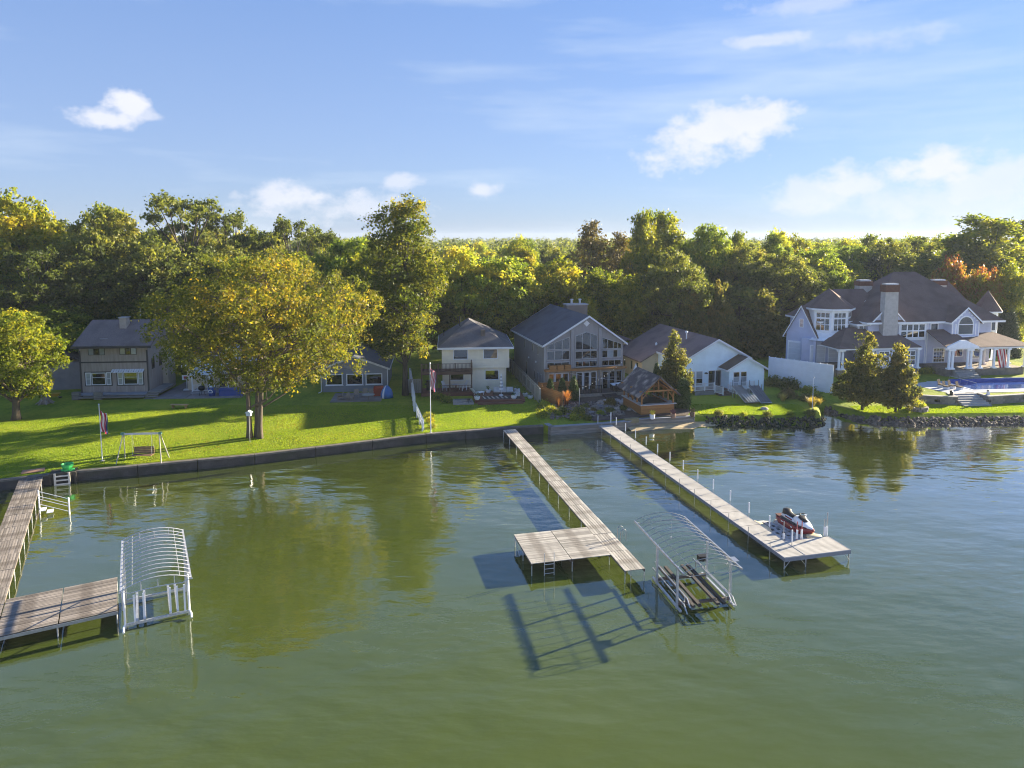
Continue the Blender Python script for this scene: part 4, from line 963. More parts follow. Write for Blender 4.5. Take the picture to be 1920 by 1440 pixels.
# ------------------------------------------------------------------ house: pale blue-white cottage
h = thing('white_house', 'white gabled cottage with mauve shingle roof and white porch rails', 'house', (21.5, 87, .9), 14)
W5 = siding('white_lap_siding', (.72, .86, .95), pitch=.18, s=.25); SH5 = shingle('mauve_shingle', (.20, .145, .14), .15); BOUNCE5 = siding('bounce_tint_siding', (.66, .53, .36), pitch=.18, s=.25)  # side and rear siding carry warm bounced sunlight painted into their colour
SH5D = shingle('brown_shingle_dark', (.12, .085, .065), .2)
MB().prism([(0, 0), (8.7, 0), (8.7, 3.96), (4.35, 6.3), (0, 3.96)], 0, 15.9).build('wall', W5, h)
MB().prism([(-2.3, 0), (-.001, 0), (-.001, 3.94), (-2.3, 2.72)], 7.6, 15.85).build('side_wall', BOUNCE5, h)
s5 = (6.3 - 3.96) / 4.35
rr = MB()
th = .18; ov = .4
rr.prism([(-ov, 3.96 - s5 * ov), (4.35, 6.3), (9.1, 3.96 - s5 * ov), (9.1, 3.96 - s5 * ov + th), (4.35, 6.3 + th), (-ov, 3.96 - s5 * ov + th)], -.4, 7.2)
rr.prism([(-2.75, 3.96 - s5 * 2.75), (4.35, 6.3), (9.1, 3.96 - s5 * ov), (9.1, 3.96 - s5 * ov + th), (4.35, 6.3 + th), (-2.75, 3.96 - s5 * 2.75 + th)], 7.2001, 16.3)
ro = rr.build('roof', SH5, h)
f = MB()
for (xa, za, xb, zb) in ((-ov, 3.96 - s5 * ov, 4.35, 6.3), (4.351, 6.3, 9.1, 3.96 - s5 * ov)): f.prism([(xa, za - .06), (xb, zb - .06), (xb, zb + th + .02), (xa, za + th + .02)], -.45, -.401)
f.box(-.45, -.401, -.4, 7.2, 3.96 - s5 * ov - .06, 3.96 - s5 * ov + th); f.build('fascia', WHITE, ro)
rr = MB().prism([(-2.7, 3.2), (-.6, 4.35), (1.5, 3.25), (1.5, 3.4), (-.6, 4.5), (-2.7, 3.35)], 16.0, 20).build('rear_roof', SH5, h); MB().box(-2.3, 8, 16.0, 19.5, 0, 3.3).build('rear_wall', BOUNCE5, h)
MB().prism([(4.95, -.2), (9.75, -.2), (9.75, 2.95), (7.35, 4.25), (4.95, 2.95)], -2.0, -.001).build('bay_wall', W5, h)
gable_roof(h, 4.95, 9.75, -2.0, 2.6, 2.95, 4.25, SH5D, WHITE, ov=.45, oe=.3, th=.16)
slab_box(h, 'foundation', CONC, 4.93, 9.77, -2.03, -.5, -.4, -.201)
window(h, .45, .6, .95, 1.9, gl=[GLASS, PALEG], rows=2, tw=.08); window(h, 1.5, .6, .95, 1.9, gl=[GLASS, PALEG], rows=2, tw=.08)
o = window(h, 3.2, .42, 1.95, 2.1, gl=DARKG, cols=2, tw=.08, bar=.12, name='sliding_door')
for x in (5.5, 6.5): window(h, x, .75, .9, 1.85, y=-2.0, gl=[PALEG, GLASS], transom=.65, tw=.08)
MB().lathe([(.05, -.0), (.22, .05), (.22, .12), (.05, .2)], 10).build('wall_lamp', BLACK, h, (2.85, -.15, 2.1))
MB().tube((4.85, -.3, -.1), (4.85, -.3, 2.9), .05).build('downspout', WHITE, h); MB().tube((9.85, -1.9, -.1), (9.85, -1.9, 2.6), .05).tube((9.85, -1.9, -.08), (10.7, -2.3, -.15), .05).build('downspout', WHITE, h)
for y in (8.8, 10.6, 13): window(h, 0, .9, .7, 1.3, trim=BOUNCE5, gl=DARKG, rz=R(-90), ox=-2.301, oy=y + .7, tw=.06)
MB().tube((3.0, 5.5, 5.2), (3.0, 5.5, 6.6), .08).lathe([(.16, 6.55), (.2, 6.7), (.1, 6.8)], 10, (3.0, 5.5)).build('roof_vent', WHITE, h); MB().lathe([(.18, 4.4), (.15, 4.65), (.05, 4.8)], 10, (.6, 9.5)).build('roof_vent', WHITE, h)
H5F = frame((21.5, 87), 14)
t = thing('porch', 'low porch with white railings before the white cottage', 'porch', H5F(0, 0, 1.35), 14)
for i in range(9): MB().box(.1, 4.85, -2.4 + i * .26, -2.4 + i * .26 + .245, -.05, .04).build('deck_board', M('brown_porch_board', (.13, .09, .075), .8, .2, 1.5, rnd=.1), t)
MB().box(.12, 2.9, -2.43, -2.402, -.75, .03).box(4.7, 4.9, -2.43, -2.402, -.75, .03).build('skirt', M('grey_skirt', (.20, .21, .23)), t)
rail_run(t, .15, 2.75, -2.35, .04, .95, WHITE_V, posts=3, step=.14); rail_run(t, 4.75, 8.0, -2.75, .04, .95, WHITE_V, posts=4, step=.14)
rail_run(t, 0, 1.5, 0, -.25, .95, WHITE_V, posts=2, step=.14, rz=R(-80), loc=(2.8, -2.4, 0)); rail_run(t, 0, 1.5, 0, -.25, .95, WHITE_V, posts=2, step=.14, rz=R(-80), loc=(4.65, -2.4, 0))
for i in range(4): MB().box(2.95, 4.6, -2.75 - i * .33, -2.44 - i * .33, -.75, -.12 - i * .15).build('step', M('brown_porch_board', (.13, .09, .075)), t)
MB().box(4.9, 8.1, -2.8, -2.05, -.6, -.0).build('planter_bed', M('grey_skirt', (.2, .21, .23)), t)
def stored_dock(label, x, y, rz, mat, slatted):
    t = thing('dock_section', label, 'dock section', (x, y, .95), rz, 'dock sections stored on the lawn')
    L, w = 3.3, 1.35; tilt = 24
    piv = MB()
    sn, cs = math.sin(R(tilt)), math.cos(R(tilt))
    P = lambda a, s, n_=0.0: (s, a * cs - n_ * sn, .06 + a * sn + n_ * cs)
    for i in range(9 if slatted else 4):
        k = 9 if slatted else 4; s0, s1 = w * i / k + .015, w * (i + 1) / k - .015
        m = MB(); m.hexa([P(.05, s0), P(.05, s1), P(L, s1), P(L, s0)], [P(.05, s0, .05), P(.05, s1, .05), P(L, s1, .05), P(L, s0, .05)]); m.build('plank', mat, t)
    m = MB(); 
    for s in (0.02, w - .02): m.tube(P(0, s, -.03), P(L, s, -.03), .045)
    for a in (0, L): m.tube(P(a, 0, -.03), P(a, w, -.03), .045)
    m.build('frame', GALV, t)
    for s in (.1, w - .1): MB().tube(P(L - .1, s, 0), (s, P(L - .1, s)[1], P(L - .1, s)[2] + .75), .03).build('leg', BLACK, t); MB().tube(P(L - .1, s), (s, P(L - .1, s)[1], 0), .03).build('prop', GALV, t)
stored_dock('grey slatted dock section leaning on the lawn by the porch', 27.0, 80.5, 15, TIMB, True); stored_dock('weathered dark dock section leaning rightmost on the lawn', 28.75, 80.4, 10, M('dark_panel', (.10, .105, .115), .7, .15), False)
t = thing('dock_panel_stack', 'light ladder-like dock frame lying over the stored sections', 'dock section', (27.2, 80.0, 1.0), 16)
MB().hexa([(0, 0, .1), (1.5, 0, .1), (1.5, 1.4, .72), (0, 1.4, .72)], [(0, 0, .14), (1.5, 0, .14), (1.5, 1.4, .76), (0, 1.4, .76)]).build('panel', TIMB, t)
for i in range(5): MB().tube((i * .36, -.02, .2), (i * .36, 1.4, .82), .03).build('rung', WHITE, t)
for k, (x, y, c) in enumerate(((26.6, 84.0, .55), (28.6, 84.4, .35), (29.6, 84.6, .3))):
    t = thing('dock_leg_stand', ['pair of upright dark dock legs near the white bay wall, leftmost', 'upright dock legs in the middle by the bay wall', 'upright dock legs at the right of the bay wall'][k], 'dock legs', (x, y - .6, .9), 10, 'dock leg stands')
    for dx in (0, .45): MB().tube((dx, 0, 0), (dx + .05, 0, 1.5), .04).build('leg', RUST, t)
    MB().tube((0, 0, .9), (.5, 0, .95), .03).build('crossbar', RUST, t)

# ------------------------------------------------------------------ cedar bar pavilion
t = thing('pavilion', 'cedar bar pavilion with a shake roof by the beach', 'pavilion', (14.0, 75.2, .72), 14)
SHK = M('pavilion_roof', (.085, .07, .07), .7, .25, 1.2, stretch=(1.2, 1.2, .4), lines=(1, .35, .5), dirt=((.40, .33, .29), .9))
for x in (.0, 3.7):
    for i, y in enumerate((0, 1.2, 2.4, 3.6, 4.8)): MB().box(x - .07, x + .07, y - .07, y + .07, .001, 2.5).build('post', CED, t)
for x in (.9, 1.8, 2.8): MB().box(x - .06, x + .06, 4.74, 4.86, .0, 2.5).build('post', CED, t)
for k in range(6): MB().box(.08, 3.62, -.06, -.02, .02 + k * .2, .21 + k * .2).build('bar_plank', CED, t)
for k in range(6):
    for x in (-.06, 3.72): MB().box(x - .02, x + .02, .08, 4.7, .02 + k * .2, .21 + k * .2).build('bar_plank', CED, t)
CTR = M('stone_counter', (.42, .42, .43), .4, .15, 4)
MB().box(-.3, 4.0, -.3, .28, 1.24, 1.32).build('counter', CTR, t); MB().box(-.3, .28, .281, 4.9, 1.24, 1.32).build('counter', CTR, t); MB().box(3.42, 4.0, .281, 4.9, 1.24, 1.32).build('counter', CTR, t)
for x in (-.02, 3.72): MB().box(x - .08, x + .08, -.4, 5.2, 2.5, 2.68).build('beam', CED, t)
for y in (-.1, 2.4, 4.9):
    MB().box(-.3, 4.0, y - .07, y + .07, 2.68, 2.84).build('tie_beam', CED, t)
    m = MB(); m.prism([(-.35, 2.3), (-.35, 2.46), (1.85, 4.28), (4.05, 2.46), (4.05, 2.3), (1.85, 4.12)], y - .06, y + .06); m.build('rafter', CED, t)
MB().tube((1.85, -.1, 2.84), (1.85, -.1, 4.12), .06).build('king_post', CED, t)
for s in (-1, 1): MB().tube((1.85 + s * 1.3, -.1, 2.84), (1.85 + s * .5, -.1, 3.4), .05).build('brace', CED, t); MB().tube((1.85 + s * 1.85, -.1, 1.9), (1.85 + s * 1.2, -.1, 2.68), .05).build('brace', CED, t)
r_ = MB(); r_.prism([(-.65, 2.15), (1.85, 4.24), (4.35, 2.15), (4.35, 2.28), (1.85, 4.42), (-.65, 2.28)][::1], -.55, 5.4); ro = r_.build('roof', SHK, t)
for k in range(9):                                  # shake courses as proud strips
    for s in (-1, 1):
        a = k / 9; c = (k + 1) / 9
        x0, x1 = 1.85 + s * 2.5 * (1 - a), 1.85 + s * 2.5 * (1 - c); z0, z1 = 2.30 + 2.14 * a, 2.30 + 2.14 * c
        q = [(x0, -.56, z0 + .03), (x0, 5.41, z0 + .03), (x1, 5.41, z1 + .005), (x1, -.56, z1 + .005)]
        if s < 0: q = q[::-1]
        MB().slab(q, .02).build('roof_course', SHK, ro)
MB().box(.5, 3.2, 1.2, 3.6, .02, 1.1).build('hot_tub', M('grey_tub', (.12, .12, .13), .5), t); MB().box(.4, 3.3, 1.1, 3.7, 1.101, 1.2).build('tub_cover', BLACK, t)
MB().box(-.35, 4.05, -.4, 5.0, -.3, .0).build('floor', CONC, t)
t = thing('string_lights', 'string of round bulbs sagging from the lake house to the garden', 'string lights', (0, 0, 0))
A, B = frame((4, 86), 14)(10.5, -.9, 5.2), frame((4, 86), 14)(2.0, -7.2, 2.9)
pts = [A.lerp(B, s) + Vector((0, 0, -.9 * 4 * s * (1 - s) * .5)) for s in np.linspace(0, 1, 17)]
MB().path(pts, .012, 4).build('wire', BLACK, t)
bl = MB().lathe([(.015, .05), (.038, .02), (.042, -.03), (.012, -.065)], 8).mesh('bulb', WHITE)
for p in pts[1:-1]: link('bulb', bl, t, p + Vector((0, 0, -.08)))
C_ = frame((4, 86), 14)(3.0, -.8, 3.4); D_ = frame((4, 86), 14)(11.2, -2.5, 2.3)
MB().path([C_.lerp(D_, s) + Vector((0, 0, -.35 * 4 * s * (1 - s) * .5)) for s in np.linspace(0, 1, 11)], .018, 4).build('wire', WHITE, t)
MB().tube(tuple(B - Vector((0, 0, 2.0))), tuple(B), .04).build('pole', GALV, t)

# ------------------------------------------------------------------ rock garden
ROCK = [M('field_stone_%d' % i, c, .9, .25, 2.5, bump=.6, bscale=6, rnd=.15) for i, c in enumerate(((.26, .22, .18), (.34, .30, .25), (.20, .19, .19)))]
def rock_mesh(seed, mat, n=2):
    import bmesh
    rs = random.Random(seed); bm = bmesh.new(); bmesh.ops.create_icosphere(bm, subdivisions=n, radius=1)
    o = Vector((rs.uniform(0, 50),) * 3)
    from mathutils import noise
    for v in bm.verts:
        k = noise.noise(v.co * 1.3 + o) * .45 + noise.noise(v.co * 3.1 + o) * .15; v.co *= 1 + k; v.co.z *= .62
    me = bpy.data.meshes.new('boulder'); bm.to_mesh(me); bm.free(); me.materials.append(mat); return me
RM = [rock_mesh(i, ROCK[i % 3]) for i in range(6)]
GF = frame((4, 86), 14)
spots = [(5.2, -6.3, .55), (5.9, -6.6, .5), (6.6, -6.9, .42), (4.6, -7.2, .6), (5.6, -7.6, .5), (4.1, -8.2, .55), (3.3, -8.8, .62), (2.6, -9.4, .45), (5.0, -8.8, .4), (6.2, -8.3, .42), (5.7, -9.8, .5), (3.6, -10.6, .45), (4.6, -11.2, .4), (6.6, -10.6, .36), (7.6, -9.4, .5), (8.4, -9.9, .55), (9.2, -10.2, .5), (8.1, -10.8, .5), (9.0, -11.3, .45), (9.9, -11.0, .5), (10.6, -11.6, .4), (7.5, -11.6, .42), (8.6, -12.0, .4), (9.7, -12.2, .42), (10.8, -12.6, .38), (1.8, -8.6, .5), (2.2, -10.6, .4), (1.2, -10.0, .42), (7.0, -7.8, .35), (9.4, -9.0, .38)]
for i, (x, y, s) in enumerate(spots):
    o = link('boulder', RM[i % 6], None, GF(x, y, .88), random.uniform(0, 6)); o.scale = (s * random.uniform(.9, 1.3), s * random.uniform(.8, 1.1), s * random.uniform(.8, 1.2))
    tag(o, 'rounded garden boulder in the rock garden beside the stepped path', 'boulder', 'boulders of the rock garden')
MULCH = M('mulch_bed', (.075, .055, .045), .95, .3, 3, bump=.6, bscale=12, world=True)
mb = MB(); mb.poly([GF(*p, .93) for p in ((1.2, -14.2), (7.6, -13.8), (11.8, -14.4), (13.2, -12.4), (12.4, -5.4), (11.8, -3.4), (3.2, -3.4), (-.2, -3.2), (.2, -9))])
struct('garden_bed', mb, MULCH)
FLAG = M('flagstone', (.38, .36, .35), .85, .14, 2, bump=.3, rnd=.14)
t = thing('garden_path', 'flagstone path with steps from the deck down to the white dock', 'path', GF(0, 0, .93), 14)
for i, (x, y, w, d, z) in enumerate(((7.0, -5.6, 1.3, .9, .06), (5.9, -5.7, 1.0, .8, .06), (8.3, -5.8, 1.2, .9, .06), (9.5, -5.9, 1.1, .8, .05), (7.2, -6.6, 1.2, .9, .08), (7.4, -7.6, 1.2, .9, .1), (7.5, -8.6, 1.1, .9, .14), (7.5, -9.6, 1.1, .9, .14))):
    m = MB(); m.column([(x + w * .5 * math.cos(a) * random.uniform(.9, 1.15), y + d * .55 * math.sin(a) * random.uniform(.9, 1.15)) for a in np.linspace(0, 2 * math.pi, 8)[:-1]], -.1, z); m.build('flagstone', FLAG, t)
for i in range(5): MB().box(7.0 - i * .05, 8.2 - i * .05, -10.6 - i * .62, -10.05 - i * .62, -.3, .30 - i * .06 - .16).build('step', FLAG, t)
t = thing('garden_lamp', 'white round flood lamp on a stem beside the deck steps', 'garden lamp', GF(9.3, -5.2, .93))
MB().tube((0, 0, 0), (0, 0, .9), .03).build('stem', BLACK, t); MB().lathe([(.03, .9), (.2, .97), (.24, 1.12), (.2, 1.27), (.03, 1.34)], 12).build('globe', WHITE, t, smooth=True)
for k, (x, y) in enumerate(((14.9, 73.2), (17.2, 73.6), (19.4, 74.2))):
    t = thing('flower_pot', ['pale pot of yellow leaves at the left front of the pavilion', 'middle pot of dark purple leaves before the pavilion', 'right brown pot of leaves before the pointed shrub'][k], 'flower pot', (x, y + .6, .8), group='pots on the pavilion terrace')
    MB().lathe([(.16, 0), (.26, .1), (.3, .5), (.26, .52), (.22, .44)], 12).build('pot', [WHITE_V, M('clay', (.25, .16, .12)), M('brown_pot', (.12, .08, .06))][k], t)
    m = MB()
    for q in range(46):
        a = random.uniform(0, 6.28); c = Vector((.08 * math.cos(a), .08 * math.sin(a), .48)); tip = c + Vector((math.cos(a) * random.uniform(.1, .4), math.sin(a) * random.uniform(.1, .4), random.uniform(.2, .55))); s_ = Vector((-math.sin(a), math.cos(a), 0)) * .05; md_ = (c + tip) / 2 + Vector((0, 0, .06))
        m.poly([c, md_ + s_, tip, md_ - s_])
    m.build('leaves', M(['yellow_leaves', 'purple_leaves', 'olive_leaves'][k], [(.50, .42, .05), (.09, .03, .05), (.14, .12, .05)][k], .7, .25, 5), t)
t = thing('storage_crate', 'low olive wooden box on the shore beside the dock', 'box', (11.9, 72.9, .55), 14)
for k in range(3): MB().box(0, 1.55, .0, .5, .02 + k * .16, .165 + k * .16).build('plank', M('olive_wood', (.19, .17, .10), .8, .2), t)
# ------------------------------------------------------------------ mansion
MO = (44.0, 95.0); MR = 8
h = thing('mansion', 'large lavender-grey mansion with steep dark roofs and white trim', 'mansion', (MO[0], MO[1], 1.75), MR)
Z0 = 1.75
def z(v): return v - Z0
LAV = siding('lavender_siding', (.52, .57, .74), pitch=.2, s=.3); SHM = shingle('mansion_shingle', (.155, .108, .095), .2); STN = M('pale_stone', (.46, .44, .42), .85, .15, 2, bump=.4, bscale=5, lines=(2, .3, .4)); BRK = M('red_brick', (.13, .065, .05), .85, .2, 4, lines=(2, .12, .4)); STB = M('brown_stone_base', (.20, .17, .15), .9, .25, 1.5, bump=.4, lines=(2, .3, .5))
TW = M('mansion_trim', (.85, .88, .92), .5, .05)
slab_box(h, 'base_wall', STB, 2, 24, -.2, 11.8, 0, z(2.7))
slab_box(h, 'wall', LAV, 4.4, 23, 0, 11.6, z(2.701), z(8.5))
slab_box(h, 'left_wall', LAV, -1.0, 4.399, 3, 10.5, z(2.7), z(8.4))
hip_roof(h, 4.4, 24, 0, 12, z(8.55), z(15.0), SHM, TW, ov=.6, rx=(13.0, 16.4), ry=(7.2, 7.2))
hip_roof(h, -1.0, 9.0, 2.5, 10.5, z(8.5), z(12.6), SHM, TW, ov=.5, rx=(3.4, 8), ry=(6.8, 6.8))
hip_roof(h, 16.5, 24.0, 3.5, 11, z(8.6), z(13.6), SHM, TW, ov=.5, rx=(19.6, 22.0), ry=(7.4, 7.4))
# octagonal bay on the left
def octa(cx, cy, r, n=8, ph=0.0): return [(cx + r * math.cos(2 * math.pi * (k + .5) / n + ph), cy + r * math.sin(2 * math.pi * (k + .5) / n + ph)) for k in range(n)]
oc = octa(.95, 4.0, 3.0)
MB().column(oc, z(6.3), z(10.05)).build('bay_wall', TW, h)
m = MB(); m.lathe([(3.45, z(10.0)), (3.5, z(10.05)), (3.5, z(10.28)), (3.45, z(10.3))], 8)
ro = m.build('bay_cornice', TW, h, (.95, 4.0, 0), R(22.5))
m = MB(); m.lathe([(3.5, z(10.29)), (.05, z(12.9))], 8); m.build('bay_roof', SHM, h, (.95, 4.0, 0), R(22.5))
m = MB(); m.lathe([(3.9, z(5.9)), (3.3, z(6.25)), (3.05, z(6.9))], 8); m.build('bay_skirt', TW, h, (.95, 4.0, 0), R(22.5))
for k in (4, 5, 6):
    a, c = Vector(oc[k]), Vector(oc[(k + 1) % 8]); mid = (a + c) / 2; d = (c - a).normalized(); ang = math.atan2(d.y, d.x); w = 1.8
    st_ = mid - d * w / 2; nrm = Vector((d.y, -d.x)) * .002
    window(h, 0, z(7.25), w, 1.7, cols=3, rows=2, rz=ang, ox=st_.x + nrm.x, oy=st_.y + nrm.y, trim=TW, gl=DARKG, tw=.07, bar=.09); window(h, 0, z(9.02), w, .75, cols=3, rows=1, rz=ang, ox=st_.x + nrm.x, oy=st_.y + nrm.y, trim=TW, gl=GLASS, tw=.07, bar=.09)
# windows right of the bay
slab_box(h, 'link_wall', TW, 3.3, 6.0, .6, 2.99, z(6.3), z(8.2))
window(h, 3.4, z(7.15), 2.5, 1.0, y=.6, cols=4, trim=TW, gl=[DARKG, PALEG], tw=.08, bar=.1)
hip_roof(h, 3.2, 6.1, .5, 3, z(8.25), z(9.0), SHM, TW, ov=.3, rx=(4.5, 4.8), ry=(2.6, 2.6))
# chimney gable
MB().prism([(4.7, z(8.5)), (9.5, z(8.5)), (7.1, z(10.9))], -.25, 3.5).build('gable_wall', LAV, h)
gable_roof(h, 4.7, 9.5, -.25, 4.5, z(8.5), z(10.9), SHM, TW, ov=.35, oe=.2, th=.18)
ch = MB().hexa([(5.9, -.95, z(2.7)), (8.25, -.95, z(2.7)), (8.25, -.26, z(2.7)), (5.9, -.26, z(2.7))], [(6.05, -.9, z(12.7)), (7.95, -.9, z(12.7)), (7.95, .1, z(12.7)), (6.05, .1, z(12.7))]).build('chimney', STN, h)
MB().box(5.95, 8.05, -1.0, .2, z(12.701), z(13.65)).build('brick_crown', BRK, ch); MB().box(6.1, 7.9, -.85, .05, z(13.651), z(13.85)).build('chimney_cap', GALV, ch)
for x0, x1, y0, zb in ((7.5, 9.5, 6.9, 11.2), (19.2, 21.2, 6.6, 11.2)):
    ch = MB().box(x0, x1, y0, y0 + 1.2, z(zb), z(13.0)).build('chimney', STN, h); MB().box(x0 - .08, x1 + .08, y0 - .08, y0 + 1.28, z(13.001), z(13.65)).build('brick_crown', BRK, ch); MB().box(x0 + .15, x1 - .15, y0 + .1, y0 + 1.1, z(13.651), z(13.85)).build('chimney_cap', GALV, ch)
# upper windows
slab_box(h, 'window_bay', TW, 8.75, 12.9, -.3, -.001, z(6.0), z(8.5))
window(h, 8.95, z(6.3), 3.75, 2.0, y=-.3, cols=4, rows=2, trim=TW, gl=[DARKG, GLASS], tw=.14, bar=.16)
window(h, 13.65, z(6.75), 1.25, 1.55, trim=TW, gl=DARKG, tw=.14)
for x in (13.2, 12.95): slab_box(h, 'corner_board', TW, x, x + .14, -.06, -.001, z(2.7), z(8.4))
# arched gable bay
MB().prism([(15.7, z(5.9)), (19.85, z(5.9)), (19.85, z(8.6)), (17.8, z(10.4)), (15.7, z(8.6))], -1.5, 3.0).build('gable_bay', LAV, h)
gable_roof(h, 15.7, 19.85, -1.5, 4.6, z(8.6), z(10.4), SHM, TW, ov=.35, oe=.3, th=.18, xa=17.78)
arch = [(16.55, z(6.75)), (19.0, z(6.75))] + [(17.775 + 1.225 * math.cos(a), z(8.15) + 1.25 * math.sin(a)) for a in np.linspace(0, math.pi, 11)]
polywin(h, arch, -1.5, TW, DARKG, bars=(), hbars=(z(8.2),), tw=.16, name='arched_window')
for x in (15.72, 19.7): slab_box(h, 'corner_board', TW, x, x + .14, -1.54, -1.501, z(5.95), z(8.5))
for x in (16.2, 19.2): slab_box(h, 'window_pilaster', TW, x, x + .16, -1.56, -1.501, z(6.6), z(8.3))
for i in range(4):
    for s in (-1, 1): MB().box(17.78 + s * (.35 + i * .42) - .07, 17.78 + s * (.35 + i * .42) + .07, -1.66, -1.501, z(9.75 - i * .36), z(9.9 - i * .36)).build('dentil', TW, h)
slab_box(h, 'sill_band', TW, 16.3, 19.25, -1.62, -1.501, z(6.45), z(6.6))
# right turret
MB().column(octa(25.4, 3.6, 1.45), z(5.9), z(9.45)).build('turret_wall', TW, h)
m = MB(); m.lathe([(1.95, z(9.4)), (2.0, z(9.55)), (.03, z(12.4))], 8); m.build('turret_roof', SHM, h, (25.4, 3.6, 0), R(22.5)); m = MB(); m.lathe([(2.02, z(9.3)), (2.02, z(9.5))], 8); m.build('turret_cornice', TW, h, (25.4, 3.6, 0), R(22.5))
ocr = octa(25.4, 3.6, 1.45)
for k in (4, 5, 6):
    a, c = Vector(ocr[k]), Vector(ocr[(k + 1) % 8]); mid = (a + c) / 2; d = (c - a).normalized(); ang = math.atan2(d.y, d.x); w = .72; st_ = mid - d * w / 2; nrm = Vector((d.y, -d.x)) * .002
    window(h, 0, z(6.7), w, 1.4, cols=1, rows=1, rz=ang, ox=st_.x + nrm.x, oy=st_.y + nrm.y, trim=TW, gl=DARKG, tw=.08); window(h, 0, z(8.35), w, .75, cols=1, rows=1, rz=ang, ox=st_.x + nrm.x, oy=st_.y + nrm.y, trim=TW, gl=GLASS, tw=.08)
# lower sunroom roof on the left, with wall and columns
MB().hexa([(-1.9, -3.4, z(5.35)), (10.0, -3.4, z(5.35)), (10.0, 1.0, z(5.35)), (-1.9, 1.0, z(5.35))], [(-1.9, -3.4, z(5.5)), (10.0, -3.4, z(5.5)), (10.0, 1.0, z(5.5)), (-1.9, 1.0, z(5.5))]).build('soffit', TW, h)
m = MB(); m.v = [(-1.95, -3.45, z(5.51)), (10.05, -3.45, z(5.51)), (10.05, 1.0, z(5.51)), (-1.95, 1.0, z(5.51)), (1.6, .8, z(7.7)), (7.6, .8, z(7.7)), (7.6, 1.6, z(7.7)), (1.6, 1.6, z(7.7))]; m.f = [(0, 1, 5, 4), (1, 2, 6, 5), (2, 3, 7, 6), (3, 0, 4, 7), (4, 5, 6, 7)]
m.build('lower_roof', SHM, h)
slab_box(h, 'sunroom_wall', LAV, 3.6, 9.7, -3.0, -.3, z(2.7), z(5.35)); slab_box(h, 'sunroom_base', STB, -1.9, 9.8, -3.2, -.21, 0, z(2.69))
for x in (4.0, 5.9, 7.8): window(h, x, z(3.1), 1.6, 2.0, y=-3.0, cols=2, rows=3, trim=TW, gl=DARKG, tw=.12, bar=.07)
def col(x, y, z0, z1, r=.17):
    m = MB(); m.box(x - r * 1.5, x + r * 1.5, y - r * 1.5, y + r * 1.5, z0, z0 + .18); m.lathe([(r * 1.2, z0 + .181), (r, z0 + .35), (r * .9, z1 - .3), (r * 1.15, z1 - .2), (r * 1.15, z1 - .19)], 12, (x, y)); m.box(x - r * 1.5, x + r * 1.5, y - r * 1.5, y + r * 1.5, z1 - .18, z1)
    return m.build('column', TW, h)
for x, y in ((-1.6, -3.0), (-1.1, -3.0), (1.2, -3.0), (3.2, -3.0), (9.6, -3.2)): col(x, y, z(2.7), z(5.34))
# entry porch on the right
slab_box(h, 'porch_floor', STB, 12.6, 24.2, -4.6, -.201, 0, z(2.7))
MB().box(12.4, 24.6, -4.75, -4.45, z(5.35), z(5.65)).box(24.3, 24.6, -4.449, 4, z(5.35), z(5.65)).build('porch_beam', TW, h)
m = MB(); m.v = [(16.6, -5.0, z(5.68)), (25.0, -5.0, z(5.68)), (25.0, 4.2, z(5.68)), (23.2, 3.8, z(6.9)), (23.2, -.3, z(6.9)), (16.6, -.3, z(6.75)), (16.6, -5.0, z(5.6)), (25.0, -5.0, z(5.6)), (25.0, 4.2, z(5.6))]
m.f = [(0, 1, 4, 5), (1, 2, 3, 4), (6, 7, 1, 0), (7, 8, 2, 1)]; m.build('porch_roof', SHM, h)
MB().slab([(12.2, -4.9, z(5.78)), (16.59, -4.9, z(5.78)), (16.59, -.02, z(7.4)), (12.9, -.02, z(7.4))], .12).build('porch_roof', SHM, h)
MB().prism([(12.3, z(5.55)), (16.9, z(5.55)), (16.9, z(5.75)), (14.95, z(6.6)), (14.25, z(6.6)), (12.3, z(5.75))], -5.05, -4.76).build('pediment', TW, h)
m = MB()
for i in range(8):
    a0, a1 = math.pi * i / 8, math.pi * (i + 1) / 8; f_ = lambda a, r_: (14.6 + r_ * 1.0 * math.cos(a), z(5.0) + .55 * r_ * math.sin(a))
    m.prism([f_(a0, 1.0), f_(a0, 1.18), f_(a1, 1.18), f_(a1, 1.0)], -4.72, -4.5)
m.build('entry_arch', TW, h)
for x in (13.0, 13.5, 15.7, 16.2, 17.6, 19.6, 21.7, 24.3): col(x, -4.6 if x < 24 else -4.5, z(2.702), z(5.34))
for y in (-1.8, 1.0): col(24.4, y, z(2.702), z(5.34)); col(20.6 if y < 0 else 21.8, y, z(2.702), z(5.34)) if y < 0 else None
for i in range(4): MB().box(13.6, 16.6, -5.0 - i * .34, -4.61 - i * .34, 0, z(2.55) - i * .2).build('step', CONC, h)
window(h, 14.3, z(2.75), 1.9, 2.1, cols=4, rows=4, trim=TW, gl=DARKG, tw=.14, bar=.06, name='french_door'); window(h, 17.6, z(3.5), 1.3, 1.4, trim=TW, gl=DARKG, tw=.12); window(h, 20.2, z(3.2), 1.4, 1.9, trim=TW, gl=DARKG, tw=.12)
for x in (17.2, 19.4): slab_box(h, 'corner_board', TW, x, x + .12, -.05, -.001, z(2.8), z(5.3))
